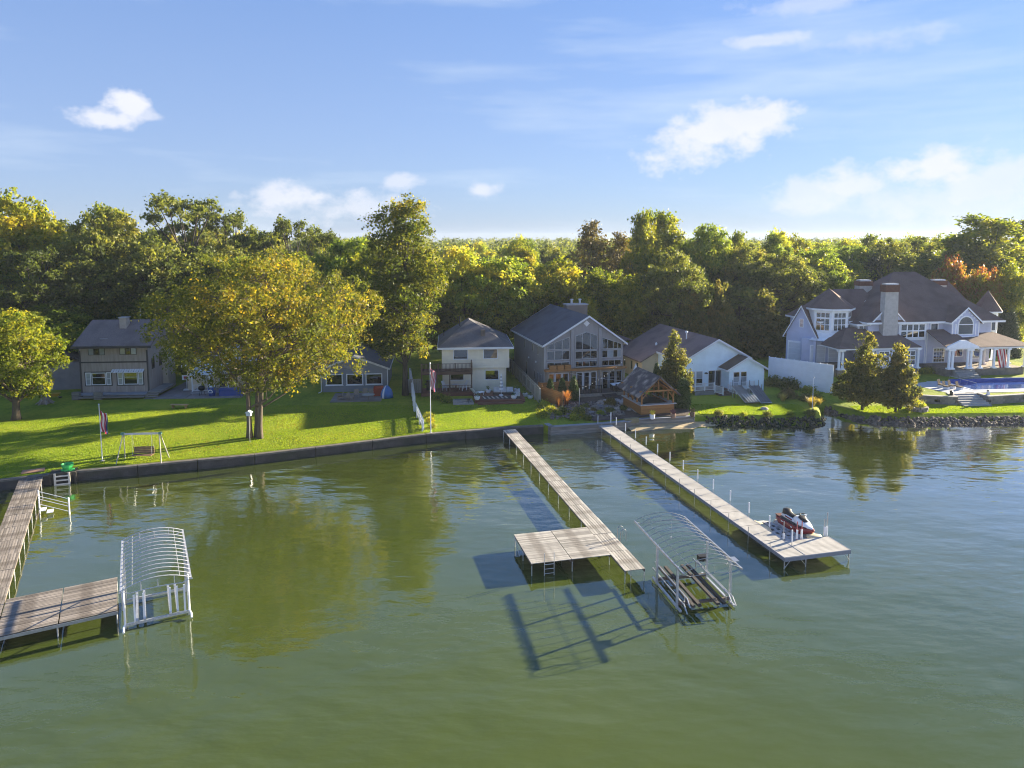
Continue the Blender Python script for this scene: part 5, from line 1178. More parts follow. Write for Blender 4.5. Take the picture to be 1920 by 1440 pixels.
# garage wing, turned towards the drive
MF = frame(MO, MR)
p_ = MF(-2.5, 3.9)
g = thing('garage_wing', 'steep-gabled garage wing with white doors at the left of the mansion', 'garage', (p_.x - .5, p_.y, 1.9), -46)
MB().prism([(-2.1, 0), (2.1, 0), (2.1, 4.7), (0, 8.5), (-2.1, 4.7)], 0, 8).build('wall', LAV, g)
gable_roof(g, -2.1, 2.1, 0, 8, 4.7, 8.5, SHM, TW, ov=.35, oe=.35, th=.18)
for x in (-1.85,):
    o = MB().box(x, x + 3.5, -.06, -.001, .1, 3.6).build('garage_door_frame', TW, g)
    for k in range(4): MB().box(x + .2, x + 3.3, -.085, -.061, .2 + k * .8, .96 + k * .8).build('door_panel', WHITE, o)
window(g, -.3, 5.6, .6, 1.2, trim=TW, gl=PALEG, rows=2, tw=.08)
slab_box(h, 'garage_wall', LAV, -3.6, 3.5, 2.6, 3.0, z(2.7), z(6.2))
for x in (-2.4, .3):
    o = MB().box(x, x + 2.3, 2.52, 2.599, z(2.75), z(5.2)).build('garage_door_frame', TW, h)
    for k in range(4): MB().box(x + .12, x + 2.18, 2.49, 2.519, z(2.82) + k * .57, z(3.36) + k * .57).build('door_panel', WHITE, o)
slab_box(h, 'drive_terrace', STB, -7, 2, -2.2, 2.5, -.4, z(2.69))
# flag hanging at the porch
t = thing('hanging_flag', 'large striped red and white flag hanging between porch columns', 'flag', MF(20.9, -4.3, 5.2), MR)
FR, FW, FB = M('flag_red', (.38, .03, .05), .8, .08), M('flag_white', (.72, .70, .70), .8, .06), M('flag_blue', (.02, .03, .13), .8, .08)
for i in range(9):
    m = MB(); N = 10
    for k in range(N):
        f_ = lambda s, x_: (x_ + .55 * s + 0.04 * math.sin(3 * s + x_ * 5), .09 * math.sin(x_ * 9 + s * 2), -2.5 * s)
        s0, s1 = k / N, (k + 1) / N; xa, xb = -.62 + i * .145, -.62 + (i + 1) * .145
        m.poly([f_(s0, xa), f_(s0, xb), f_(s1, xb), f_(s1, xa)])
    m.build('stripe', FR if i % 2 == 0 else FW, t)
MB().tube((-.8, 0, .03), (.8, 0, .03), .03).build('flag_rod', TW, t)
# terrace and retaining wall
tp = [(44.0, 92), (44.6, 85.5), (46.9, 81.2), (51.2, 80.2), (51.4, 82.2), (54.7, 82.2), (54.9, 80.4), (60, 81.6), (75, 84.5), (140, 95), (140, 180), (36, 180), (34, 104), (38, 97)]
mb = MB(); mb.poly([(x, y, 1.74) for x, y in tp]); 
mb.poly([(38, 97, 1.74), (44.0, 92, 1.74), (44.6, 85.5, 1.74), (46.5, 82, 1.74), (40.0, 82.5, .86), (36, 92, .9), (33.0, 97, .9)][::-1])
struct('terrace', mb, LAWN)
RW = M('terrace_block', (.22, .20, .185), .9, .22, 2, bump=.5, bscale=8, rnd=.2)
def block_wall(label, pts, z0, z1, courses=3, L0=.62):
    t = thing('retaining_wall', label, 'wall', (pts[0][0], pts[0][1], 0)); o = Vector((pts[0][0], pts[0][1], 0)); hh = (z1 - z0 - .1) / courses
    cache = {}
    for (x0, y0), (x1, y1) in zip(pts, pts[1:]):
        d = Vector((x1 - x0, y1 - y0, 0)); L = d.length; rz = math.atan2(d.y, d.x); k = max(1, round(L / L0)); w = L / k; d.normalize()
        key = round(w, 3)
        if key not in cache: cache[key] = (MB().box(.008, w - .008, 0, .4, .006, hh - .006).mesh('block', RW), MB().box(-.0, w - .01, -.05, .46, 0, .1).mesh('coping_stone', CONC))
        for c in range(courses):
            off = (c % 2) * w / 2
            for i in range(k - (c % 2)):
                p = Vector((x0, y0, 0)) + d * (i * w + off) - o; link('block', cache[key][0], t, (p.x, p.y + random.uniform(-.015, .015), z0 + c * hh), rz)
        for i in range(k):
            p = Vector((x0, y0, 0)) + d * (i * w) - o; link('coping_stone', cache[key][1], t, (p.x, p.y, z1 - .1), rz)
    return t
block_wall('curved stone retaining wall left of the terrace steps', [(44.4, 84.6), (45.6, 82.4), (46.9, 81.0), (49, 80.3), (51.2, 80.0), (51.5, 82.0)], .8, 1.82)
block_wall('stone retaining wall right of the terrace steps', [(54.7, 82.0), (54.9, 80.2), (60, 81.4), (75, 84.3)], .8, 1.82)
t = thing('terrace_steps', 'broad stone steps up through the retaining wall', 'steps', (51.5, 79.2, .82), 4)
for i in range(6): MB().box(.0, 3.3, i * .5, i * .5 + .56, -.1, .16 * (i + 1)).build('step', FLAG, t)
# pool
POOLW = M('pool_water', (.035, .075, .26), .12, .2, 1.0, spec=.6, world=True); DECKC = M('pool_deck', (.42, .43, .46), .8, .1, 1.5)
PF = frame((54.6, 82.9), 6)
t = thing('swimming_pool', 'long blue swimming pool on the mansion terrace', 'pool', PF(0, 0, 1.75), 6)
MB().box(-1.2, 26, -.6, 6.2, -.3, .03).build('deck', DECKC, t); MB().box(.7, 24, .55, 5.2, .031, .06).build('coping', WHITE, t); MB().box(1.0, 23.7, .85, 4.9, .061, .075).build('water', POOLW, t)
MB().box(1.0, 23.7, 4.905, 5.1, .061, .5).build('pool_cover_box', M('pool_blue', (.03, .08, .35), .4), t)
MB().path([(1.1, 5.4, .05), (1.1, 5.1, .9), (2.6, 4.0, .5), (2.6, 4.0, .08)], .03).build('handrail', ALU, t); MB().path([(1.1, 3.4, .05), (1.1, 3.2, .9), (2.6, 2.4, .5), (2.6, 2.4, .08)], .03).build('handrail', ALU, t)
MB().poly([PF(-3.2, -.4, 1.765), PF(-1.2, -.6, 1.765), PF(-1.2, 6, 1.765), PF(-4.5, 5, 1.765)]).build('walk', DECKC, None)
bpy.data.objects['walk']['kind'] = 'structure'; bpy.data.objects['walk'].name = 'pool_walkway'
for k, (x, y) in enumerate(((-1.9, 2.6), (-1.0, 2.0), (-2.0, 1.6), (-.6, 1.2))):
    t = thing('pool_chair', ['dark pool chair nearest the porch', 'dark pool chair second from the porch', 'dark pool chair with white base at the pool corner', 'dark pool chair closest to the retaining wall'][k], 'chair', PF(x, y, 1.78), 30, 'dark chairs by the pool')
    MB().box(-.3, .3, -.3, .3, .3, .42).build('seat', M('dark_brown_wicker', (.045, .025, .02), .8), t); MB().slab([(-.3, .25, .42), (.3, .25, .42), (.3, .4, .95), (-.3, .4, .95)], .06).build('backrest', M('dark_brown_wicker', (.045, .025, .02)), t); MB().box(-.28, .28, -.28, .28, 0, .299).build('base', WHITE_V, t)
for k, (x, y) in enumerate(((50.9, 80.8), (55.3, 81.0))):
    t = thing('lantern', ['dark lantern on the wall left of the terrace steps', 'pale lantern on the wall right of the terrace steps'][k], 'lantern', (x, y, 1.83), group='wall lanterns at the steps')
    MB().box(-.15, .15, -.15, .15, 0, .08).box(-.12, .12, -.12, .12, .081, .45).build('body', [BLACK, WHITE_V][k], t); MB().lathe([(.22, .451), (.03, .62)], 4).build('cap', BLACK, t)
t = thing('stone_planter', 'round stone planter ring beside the young tree', 'planter', (45.2, 77.6, .8))
for c in range(2):
    for i in range(14): MB().box(-.19, .19, -.12, .12, .02 + c * .26, .26 + c * .26).build('block', RW, t, (.95 * math.cos(i * .4488 + c * .22), .95 * math.sin(i * .4488 + c * .22), 0), i * .4488 + c * .22 + math.pi / 2)
MB().lathe([(.8, .3), (.8, .46)], 14).build('soil', MULCH, t)
# white panel fence
a, c = Vector((33.6, 91.6, .9)), Vector((39.3, 85.5, .9)); d = c - a; L = d.length
t = thing('panel_fence', 'tall pale blue-white panel fence left of the mansion trees', 'fence', a, math.degrees(math.atan2(d.y, d.x)))
PNL = M('pale_panel_white', (.82, .85, .90), .5, .06, 1.0)
pm = MB().box(.01, L / 10 - .01, 0, .06, .05, 3.6); bm_ = pm.mesh('panel', PNL)
for i in range(10):
    link('panel', bm_, t, (i * L / 10, 0, 0))
    for k in range(6): MB().box(i * L / 10 + .05, (i + 1) * L / 10 - .05, -.012, -.001, .15 + k * .58, .64 + k * .58).build('panel_inset', PNL, t)
    MB().box(i * L / 10 - .05, i * L / 10 + .05, -.03, .09, 0, 3.66).build('post', PNL, t)
# utility poles, flagpoles, swing and small lawn things
def upole(label, x, y, hgt, box, lean=0.0):
    t = thing('utility_pole', label, 'utility pole', (x, y, .9), group='wooden utility poles')
    MB().tube((0, 0, 0), (lean, 0, hgt), .17, .12, 8).build('pole', M('grey_pole', (.30, .27, .24), .9, .2, 2), t); MB().box(-1.0, 1.0, -.06, .06, hgt - .8, hgt - .65).build('crossarm', M('grey_pole', (.3, .27, .24)), t)
    if box: MB().lathe([(.1, hgt - 3.2), (.32, hgt - 3.1), (.32, hgt - 2.0), (.1, hgt - 1.9)], 10, (-.5, 0)).build('transformer', GALV, t)
upole('utility pole with grey transformer behind the mansion', 66.0, 138, 15.6, True); upole('utility pole rising behind the cream house roof', -3.1, 118, 7.6, False)
def flagpole(label, x, y, hgt, fl, furl):
    t = thing('flagpole', label, 'flagpole', (x, y, .82))
    MB().tube((0, 0, 0), (0, 0, hgt), .045, .03).build('pole', WHITE, t); MB().lathe([(.02, hgt), (.09, hgt + .06), (.02, hgt + .16)], 8).build('finial', GALV, t); MB().box(-.14, .14, -.14, .14, 0, .06).build('base', CONC, t)
    if fl:
        fo = None
        for i in range(8):
            m = MB(); N = 9; z0 = hgt - .45
            for k in range(N):
                f_ = lambda s, q: (.06 + (.55 if furl else .7) * q * (1 - .25 * s) + .05 * math.sin(s * 7), -.05 + .12 * math.sin(q * 11 + s * 3), z0 - fl * s - .35 * q)
                m.poly([f_(k / N, i / 8), f_(k / N, (i + 1) / 8), f_((k + 1) / N, (i + 1) / 8), f_((k + 1) / N, i / 8)])
            m.build('flag_fold', [FR, FW, FR, FW, FR, FW, FR, FB][i] if i < 7 else FB, t)
    return t
flagpole('white flagpole with a small striped flag on the left lawn', -35.3, 59.5, 4.9, 1.75, False); flagpole('tall white flagpole with a hanging flag at the picket fence end', -8.0, 68.3, 6.9, 2.0, True); flagpole('short bare white pole on the bank near the mansion trees', 33.4, 77.4, 3.7, 0, False)
t = thing('porch_swing', 'freestanding frame swing with wooden bench on the lawn', 'swing', (-31.8, 59.5, .82), 5)
MB().box(-1.6, 1.6, -.06, .06, 2.35, 2.5).build('top_beam', GALV, t)
for s in (-1, 1):
    for y in (-.85, .85): MB().tube((s * 1.85, y, 0), (s * 1.5, y * .12, 2.36), .045).build('leg', M('weathered_white', (.36, .35, .32), .8, .2), t)
    MB().tube((s * .8, 0, 2.35), (s * .8, -.1, .62), .012).build('chain', GALV, t); MB().tube((s * .8, 0, 2.35), (s * .8, .35, 1.05), .012).build('chain', GALV, t); MB().box(s * 1.55 - .12, s * 1.55 + .12, -.12, .12, 2.34, 2.54).build('bracket', M('green_bracket', (.12, .26, .2)), t)
BRW = M('brown_bench_wood', (.19, .12, .075), .8, .25, 2, rnd=.15)
for i in range(4): MB().box(-.85, .85, -.35 + i * .17, -.2 + i * .17, .55, .59).build('seat_slat', BRW, t)
for i in range(4): MB().box(-.85, .85, .34, .38, .62 + i * .15, .75 + i * .15).build('back_slat', BRW, t)
t = thing('lawn_bench', 'low tan wooden bench on the shaded lawn', 'bench', (-37.4, 78.3, .88), -4); MB().box(-1.0, 1.0, -.25, .25, .38, .45).build('seat', M('tan_bench', (.36, .25, .13)), t)
for x in (-.75, .75): MB().box(x - .05, x + .05, -.2, .2, 0, .379).build('leg', M('tan_bench', (.36, .25, .13)), t)
t = thing('bird_feeder', 'white bird feeder on a pole by the twin maple trunks', 'bird feeder', (-24.6, 65.0, .82)); MB().tube((0, 0, 0), (0, 0, 2.6), .025).build('pole', GALV, t); MB().box(-.22, .22, -.16, .16, 2.6, 2.9).build('house', M('pale_blue_paint', (.42, .50, .58)), t); MB().prism([(-.32, 2.9), (.32, 2.9), (0, 3.1)], -.26, .26).build('roof', M('pale_blue_paint', (.42, .50, .58)), t)
t = thing('tree_stump', 'old grey tree stump with spreading roots on the left lawn', 'stump', (-54.0, 80.6, .85))
MB().lathe([(.55, 0), (.42, .4), (.4, 1.0), (.36, 1.05)], 10).build('trunk', M('stump_grey', (.26, .23, .21), .95, .25, 3), t)
for k in range(7): a = k * .9; MB().path([(.3 * math.cos(a), .3 * math.sin(a), .6), (.6 * math.cos(a), .6 * math.sin(a), .2), (1.0 * math.cos(a), 1.0 * math.sin(a), .02)], [.14, .12, .05], 6).build('root', M('stump_grey', (.26, .23, .21)), t)
t = thing('wheelbarrow', 'small yellow wheelbarrow beside the old stump', 'wheelbarrow', (-54.4, 83.0, .85), 20); MB().hexa([(-.35, -.25, .35), (.35, -.25, .35), (.35, .25, .35), (-.35, .25, .35)], [(-.55, -.4, .7), (.55, -.4, .7), (.55, .4, .7), (-.55, .4, .7)]).build('tray', M('yellow_tray', (.45, .28, .03)), t); MB().lathe([(.2, -.05), (.2, .05)], 12).build('wheel', BLACK, t, (.55, 0, .2)); MB().tube((-.9, -.25, .7), (.5, -.1, .25), .025).tube((-.9, .25, .7), (.5, .1, .25), .025).build('handles', TANF, t)
t = thing('wood_stack', 'grey timber wood stack at the left edge by the trunk', 'wood stack', (-53.9, 70.3, .82), 70)
for i in range(5):
    for k in range(4): MB().tube((i * .36, 0, .18 + k * .34), (i * .36, 1.2, .18 + k * .34), .16, n=8).build('log', TIMB, t)
tag(link('boulder', RM[1], None, (28.3, 77.9, .9)), 'pale round stone on the lawn near the bank', 'boulder'); bpy.data.objects[-1].scale = (.5, .45, .45) if False else (1, 1, 1)
[o for o in bpy.data.objects if o.get('label', '').startswith('pale round stone')][0].scale = (.45, .4, .4)
# riprap along the right shore: small stones, one heap
def riprap(name, label, path, n_, smin, smax, wid, seed, mat, zt):
    rs = np.random.RandomState(seed); base = []
    import bmesh
    bm = bmesh.new(); bmesh.ops.create_icosphere(bm, subdivisions=1, radius=1); bv = np.array([v.co[:] for v in bm.verts]); bf = np.array([[v.index for v in f.verts] for f in bm.faces]); bm.free()
    seg = [(Vector(a), Vector(b_)) for a, b_ in zip(path, path[1:])]; Ls = np.array([(b_ - a).length for a, b_ in seg]); pr = Ls / Ls.sum(); VV = []; FF = []
    for i in range(n_):
        a, b_ = seg[rs.choice(len(seg), p=pr)]; t_ = rs.rand(); q = rs.rand(); p = a.lerp(b_, t_)
        d = (b_ - a).normalized(); nr = Vector((-d.y, d.x)); p = p + nr * (q * wid); s = rs.uniform(smin, smax)
        v = bv * (1 + rs.uniform(-.25, .25, (len(bv), 1))) * (s * rs.uniform(.7, 1.3, 3)); ang = rs.rand() * 6.28; c_, s_ = math.cos(ang), math.sin(ang)
        v = v @ np.array([[c_, s_, 0], [-s_, c_, 0], [0, 0, 1]]) + np.array([p.x, p.y, -.1 + q * zt + .05 * rs.rand()])
        FF.append(bf + len(VV) * len(bv)); VV.append(v)
    o = link(name, np_mesh(name, np.vstack(VV), np.vstack(FF), mat)); o['kind'] = 'stuff'; o['label'] = label; o['category'] = 'rocks'
    return o
riprap('garden_stones', 'small mixed stones filling the rock garden beds', [(4.2, 73.2), (9.4, 74.4), (12.6, 75.2)], 700, .06, .17, 6.5, 8, M('garden_pebble', (.20, .17, .145), .9, .5, 2.0, bump=.4, world=True), .0)
bpy.data.objects['garden_stones'].location.z = 1.02
RIP = M('riprap_stone', (.12, .098, .08), .85, .85, 1.6, bump=.4, bscale=5, world=True)
riprap('riprap', 'dark riprap stones along the mansion shore', [(35.6, 79.2), (36.8, 78.6), (37.6, 76.4), (38.9, 74.6), (42.3, 74.0), (48, 74.1), (55.2, 74.4), (75, 75.3), (100, 76.5)], 2600, .08, .21, 1.5, 3, RIP, .6)
riprap('bank_stones', 'mossy stones scattered along the low bank', [(20.6, 74.2), (23.5, 73.7), (29, 73.3), (31.7, 73.3), (33.8, 74.4), (34.9, 77.3)], 420, .07, .2, 1.7, 5, M('mossy_stone', (.05, .05, .032), .9, .5, 1.5, bump=.4, world=True), .75)
# ------------------------------------------------------------------ trees
def leafmat(name, cols, trans=.55, rnd=.16):
    m = bpy.data.materials.new(name); m.use_nodes = True
    n, l = m.node_tree.nodes, m.node_tree.links
    n.clear()
    at = n.new('ShaderNodeAttribute'); at.attribute_name = 'tone'
    oi = n.new('ShaderNodeObjectInfo')
    ma = n.new('ShaderNodeMath'); ma.operation = 'MULTIPLY_ADD'; ma.inputs[1].default_value = rnd * 2; l.new(oi.outputs['Random'], ma.inputs[0])
    sb = n.new('ShaderNodeMath'); sb.operation = 'SUBTRACT'; l.new(at.outputs['Fac'], sb.inputs[0]); sb.inputs[1].default_value = rnd; l.new(sb.outputs[0], ma.inputs[2])
    cr = n.new('ShaderNodeValToRGB'); e = cr.color_ramp.elements
    e[0].position = 0; e[0].color = (*cols[0], 1); e[1].position = 1; e[1].color = (*cols[-1], 1)
    for i, c in enumerate(cols[1:-1]): q = e.new((i + 1) / (len(cols) - 1)); q.color = (*c, 1)
    l.new(ma.outputs[0], cr.inputs[0])
    d = n.new('ShaderNodeBsdfPrincipled'); d.inputs['Roughness'].default_value = .5; d.inputs['Specular IOR Level'].default_value = .25; l.new(cr.outputs[0], d.inputs['Base Color'])
    tr = n.new('ShaderNodeBsdfTranslucent'); tm = n.new('ShaderNodeMix'); tm.data_type = 'RGBA'; tm.blend_type = 'MULTIPLY'; tm.inputs[0].default_value = 1; l.new(cr.outputs[0], tm.inputs[6]); tm.inputs[7].default_value = (1.6, 1.5, .7, 1); l.new(tm.outputs[2], tr.inputs[0])
    mx = n.new('ShaderNodeMixShader'); mx.inputs[0].default_value = trans; l.new(d.outputs[0], mx.inputs[1]); l.new(tr.outputs[0], mx.inputs[2])
    o = n.new('ShaderNodeOutputMaterial'); l.new(mx.outputs[0], o.inputs[0])
    return m
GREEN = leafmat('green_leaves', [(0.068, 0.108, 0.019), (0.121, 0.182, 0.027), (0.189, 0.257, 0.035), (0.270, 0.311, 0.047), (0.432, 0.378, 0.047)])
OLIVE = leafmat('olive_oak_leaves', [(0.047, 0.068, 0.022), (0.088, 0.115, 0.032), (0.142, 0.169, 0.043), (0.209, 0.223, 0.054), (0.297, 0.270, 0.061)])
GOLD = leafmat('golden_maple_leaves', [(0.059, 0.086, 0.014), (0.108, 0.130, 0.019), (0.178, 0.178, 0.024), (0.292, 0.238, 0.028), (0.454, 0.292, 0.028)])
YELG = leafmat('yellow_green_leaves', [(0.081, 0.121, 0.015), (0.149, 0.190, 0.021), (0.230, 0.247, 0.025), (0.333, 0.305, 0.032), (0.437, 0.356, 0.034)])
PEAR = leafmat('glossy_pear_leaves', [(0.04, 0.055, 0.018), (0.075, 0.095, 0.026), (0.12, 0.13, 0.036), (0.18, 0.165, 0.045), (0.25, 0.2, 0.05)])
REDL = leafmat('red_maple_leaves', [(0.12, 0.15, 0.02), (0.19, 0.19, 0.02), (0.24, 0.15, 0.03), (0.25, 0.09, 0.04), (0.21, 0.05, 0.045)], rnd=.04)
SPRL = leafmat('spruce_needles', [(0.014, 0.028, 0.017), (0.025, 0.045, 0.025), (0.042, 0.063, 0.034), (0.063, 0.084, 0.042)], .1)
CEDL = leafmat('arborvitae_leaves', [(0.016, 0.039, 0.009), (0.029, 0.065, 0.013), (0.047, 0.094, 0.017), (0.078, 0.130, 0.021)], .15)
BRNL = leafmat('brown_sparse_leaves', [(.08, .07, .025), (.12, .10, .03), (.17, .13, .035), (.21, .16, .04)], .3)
BARK = M('grey_bark', (.105, .085, .068), .95, .35, 1.2, stretch=(3, 3, .6), bump=.7, bscale=8); BARKD = M('dark_bark', (.05, .042, .036), .95, .3, 1.2, stretch=(3, 3, .6), bump=.6, bscale=8)

def leaves(rs, centers, radii, tones, per, size, up=.5, flat=.8, jitter=.16):
    """diamond leaves spread round clump centres: verts, faces, tone"""
    n_ = int(per); m = len(centers)
    c = np.repeat(centers, n_, 0); r = np.repeat(radii, n_)[:, None]
    off = rs.normal(0, .5, (m * n_, 3)); off[:, 2] *= flat
    p = c + off * r
    nr = rs.normal(0, 1, (m * n_, 3)); nr[:, 2] += up; nr += off * .6; nr /= np.linalg.norm(nr, axis=1, keepdims=True) + 1e-6
    t = rs.normal(0, 1, (m * n_, 3)); a = np.cross(nr, t); a /= np.linalg.norm(a, axis=1, keepdims=True) + 1e-6; b_ = np.cross(nr, a)
    s = size * (.5 + 1.2 * rs.rand(m * n_, 1) ** 1.6)
    V = np.stack([p - a * s, p - b_ * s * .62, p + a * s, p + b_ * s * .62], 1).reshape(-1, 3)
    F = np.arange(len(V)).reshape(-1, 4)
    tn = np.clip(np.repeat(tones, n_) + rs.normal(0, jitter, m * n_), 0, 1)
    return V, F, tn
def make_tree(kind, seed, H, Wd, h0, lobes, clumps, per, size, mat, bark, tr=.3, shape='round', trunks=((0, 0),), tone=(.45, .2), lobe_r=.34, clump_r=.8, golden=0.0, branchy=.5, gap=0.0, off=(0, 0)):
    """tree of height H, crown width Wd starting at height h0; returns (trunk mesh, crown mesh)"""
    rs = np.random.RandomState(seed)
    Lc = []; Lr = []
    tries = 0
    while len(Lc) < lobes and tries < 4000:
        tries += 1
        q = rs.rand()
        if shape == 'round': rad = math.sqrt(max(0, 1 - (2 * q - 1) ** 2)) ** .8 * (.96 if q < .5 else 1)
        elif shape == 'cone': rad = (1 - q) ** .75 * (min(1, q * 4 + .75))
        elif shape == 'spread': rad = min(1, .35 + 1.3 * q) * (1 - max(0, q - .62) ** 1.3 * 1.9)
        elif shape == 'vase': rad = .35 + .65 * math.sin(math.pi * min(1, q * .95 + .1)) 
        else: rad = .5 + .5 * math.sin(math.pi * q)
        lr = lobe_r * Wd / 2 * rs.uniform(.7, 1.25) * (1 if shape != 'cone' else .55 + .6 * rad)
        a = rs.rand() * 2 * math.pi; R_ = max(0, rad * Wd / 2 - lr * .8) * rs.rand() ** .35
        z_ = h0 + (H - h0) * (.06 + .9 * q) - lr * (.75 if q > .6 else 0)
        c = np.array([R_ * math.cos(a) + off[0], R_ * math.sin(a) + off[1], max(z_, h0 * .9)])
        if all(np.linalg.norm((c - o) * np.array([1, 1, 1.15])) > (lr + r_) * (.52 + gap) for o, r_ in zip(Lc, Lr)): Lc.append(c); Lr.append(lr)
    C = []; Rr = []; T = []; par = []
    tot = sum(r * r for r in Lr)
    for i, (c, r) in enumerate(zip(Lc, Lr)):
        k = max(3, int(clumps * r * r / tot)); lt = rs.normal(tone[0], tone[1])
        d = rs.normal(0, 1, (k, 3)); d[:, 2] = d[:, 2] * .8 + .18; d /= np.linalg.norm(d, axis=1, keepdims=True)
        rr = r * rs.uniform(.55, 1.12, (k, 1)); pts = c + d * rr * np.array([1.12, 1.12, .8])
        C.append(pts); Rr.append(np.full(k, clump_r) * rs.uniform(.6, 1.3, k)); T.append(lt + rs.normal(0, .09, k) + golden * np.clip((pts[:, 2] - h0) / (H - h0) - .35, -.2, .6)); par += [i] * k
    C = np.vstack(C); Rr = np.concatenate(Rr); T = np.clip(np.concatenate(T), .03, .97)
    V, F, tn = leaves(rs, C, Rr, T, per, size)
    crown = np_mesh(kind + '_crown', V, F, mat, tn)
    # wood
    m = MB()
    tips = []
    for q, (tx, ty) in enumerate(trunks):
        lean = np.array([tx, ty]) * 2.2; top = h0 + (H - h0) * .55
        pts = []; rad = []
        for s in np.linspace(0, 1, 9):
            pts.append((tx + lean[0] * s * s + .15 * math.sin(s * 5 + seed) * tr * 2, ty + lean[1] * s * s + .15 * math.cos(s * 4 + seed) * tr * 2, -.25 + (top + .25) * s)); rad.append(tr * (1.35 if s == 0 else 1) * (1 - .72 * s))
        m.path(pts, rad, 8); tips.append(pts)
    for i, (c, r) in enumerate(zip(Lc, Lr)):
        tp = tips[i % len(tips)]; zt = max(h0 * .45, min(c[2] - .25 * np.linalg.norm(c[:2]) - 1.0, tp[-1][2] - .3)); k = int(np.clip((zt + .25) / (tp[-1][2] + .25) * 8, 1, 7)); b0 = Vector(tp[k]); e_ = Vector(c)
        mid = b0.lerp(e_, .5) + Vector((0, 0, -.08 * (e_ - b0).length)) + Vector(rs.normal(0, .05, 3) * (e_ - b0).length); r0 = tr * .42 * (1 - .5 * k / 8)
        m.path([b0, b0.lerp(mid, .5) + Vector((0, 0, .02)), mid, mid.lerp(e_, .55), e_], [r0, r0 * .85, r0 * .66, r0 * .48, r0 * .3], 6)
        idx = [j for j in range(len(par)) if par[j] == i]
        for j in idx:
            if rs.rand() < branchy: m.path([e_, e_.lerp(Vector(C[j]), .5) + Vector(rs.normal(0, .12, 3)), Vector(C[j])], [r0 * .28, r0 * .2, .012], 4)
    return m.mesh(kind + '_trunk', bark, True), crown
def conifer(kind, seed, H, Wd, per, size, mat, col=False):
    rs = np.random.RandomState(seed); C = []; T = []
    k = 420
    for i in range(k):
        q = i / k; z_ = .1 + (H - .2) * q
        rad = Wd / 2 * (((1 - q) ** .75) if not col else (min(1, .75 + q) * (1 - q ** 3.2) ** .6)); a = rs.rand() * 6.283; rr = rad * rs.uniform(.72, 1.0)
        C.append((rr * math.cos(a), rr * math.sin(a), z_)); T.append(.45 + rs.normal(0, .18))
    V, F, tn = leaves(rs, np.array(C), np.full(k, Wd * .13), np.clip(T, 0, 1), per, size, up=.3, flat=1.5)
    m = MB().tube((0, 0, -.1), (0, 0, H * .85), Wd * .05 + .03, .02, 6)
    return m.mesh(kind + '_trunk', BARKD), np_mesh(kind + '_crown', V, F, mat, tn)
def plant(meshes, name, label, cat, x, y, z, sxy=1.0, sz=1.0, rz=0.0, group=None):
    t = thing(name, label, cat, (x, y, z), math.degrees(rz), group); t.scale = (sxy, sxy, sz)
    link('trunk', meshes[0], t); link('crown', meshes[1], t)
    return t
def at(px, py, Y):
    u = (px - 960) / 1331; v = -(py - 584.9) / 1331; p = R(6); dy = math.cos(p) + v * math.sin(p); t = Y / dy
    return u * t, CAM_H + (-math.sin(p) + v * math.cos(p)) * t

# trees with a place of their own
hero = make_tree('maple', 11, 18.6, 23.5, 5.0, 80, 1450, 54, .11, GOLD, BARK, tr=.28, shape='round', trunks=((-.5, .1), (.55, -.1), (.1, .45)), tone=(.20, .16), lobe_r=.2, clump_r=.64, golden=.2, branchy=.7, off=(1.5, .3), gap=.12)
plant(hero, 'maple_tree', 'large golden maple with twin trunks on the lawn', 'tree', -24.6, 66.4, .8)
t2 = make_tree('cottonwood', 23, 25.0, 11.5, 4.0, 44, 800, 52, .14, GOLD, BARKD, tr=.36, shape='oval', tone=(.27, .15), lobe_r=.32, clump_r=.75, golden=.16)
plant(t2, 'shade_tree', 'tall golden-green tree between the slate cottage and cream house', 'tree', -12.9, 85.0, .85)
t3 = make_tree('linden', 31, 12.6, 10.5, 2.2, 30, 520, 62, .125, YELG, BARK, tr=.42, shape='round', tone=(.28, .15), lobe_r=.34, clump_r=.65, golden=.3)
plant(t3, 'shade_tree', 'leafy yellow-green tree at the left edge of the lawn', 'tree', -52.3, 73.2, .8)
pear1 = make_tree('pear', 41, 9.1, 7.2, .9, 24, 330, 64, .13, PEAR, BARKD, tr=.16, shape='cone', tone=(.5, .17), lobe_r=.42, clump_r=.5, branchy=.3)
pear2 = make_tree('pear', 44, 7.8, 5.4, .9, 22, 280, 64, .13, PEAR, BARKD, tr=.14, shape='cone', tone=(.52, .17), lobe_r=.5, clump_r=.5, branchy=.3)
plant(pear1, 'pear_tree', 'taller bronze-green tree on the lawn before the mansion', 'tree', 39.2, 77.9, .85, .9, 1.0)
plant(pear2, 'pear_tree', 'shorter bronze-green tree on the lawn before the mansion', 'tree', 42.4, 76.9, .85, .88, 1.0)
plant(pear1, 'pear_tree', 'slender bronze-green tree behind the cedar pavilion', 'tree', 18.6, 80.6, .9, .68, .98, 1.3)
plant(pear2, 'pear_tree', 'left bushy tree behind the white cottage', 'tree', 26.6, 106, .9, 1.12, 1.6, .8); plant(pear1, 'pear_tree', 'right bushy tree behind the white cottage', 'tree', 31.4, 106.5, .9, .9, 1.45, 2.2); plant(pear2, 'pear_tree', 'rounded dark tree between the white cottage and the mansion garage', 'tree', 38.6, 108, .9, 1.7, 1.45, 4.0)
arb = conifer('arborvitae', 3, 2.4, 1.25, 34, .05, CEDL); arbc = conifer('arborvitae', 5, 3.0, 1.5, 40, .055, CEDL, True)
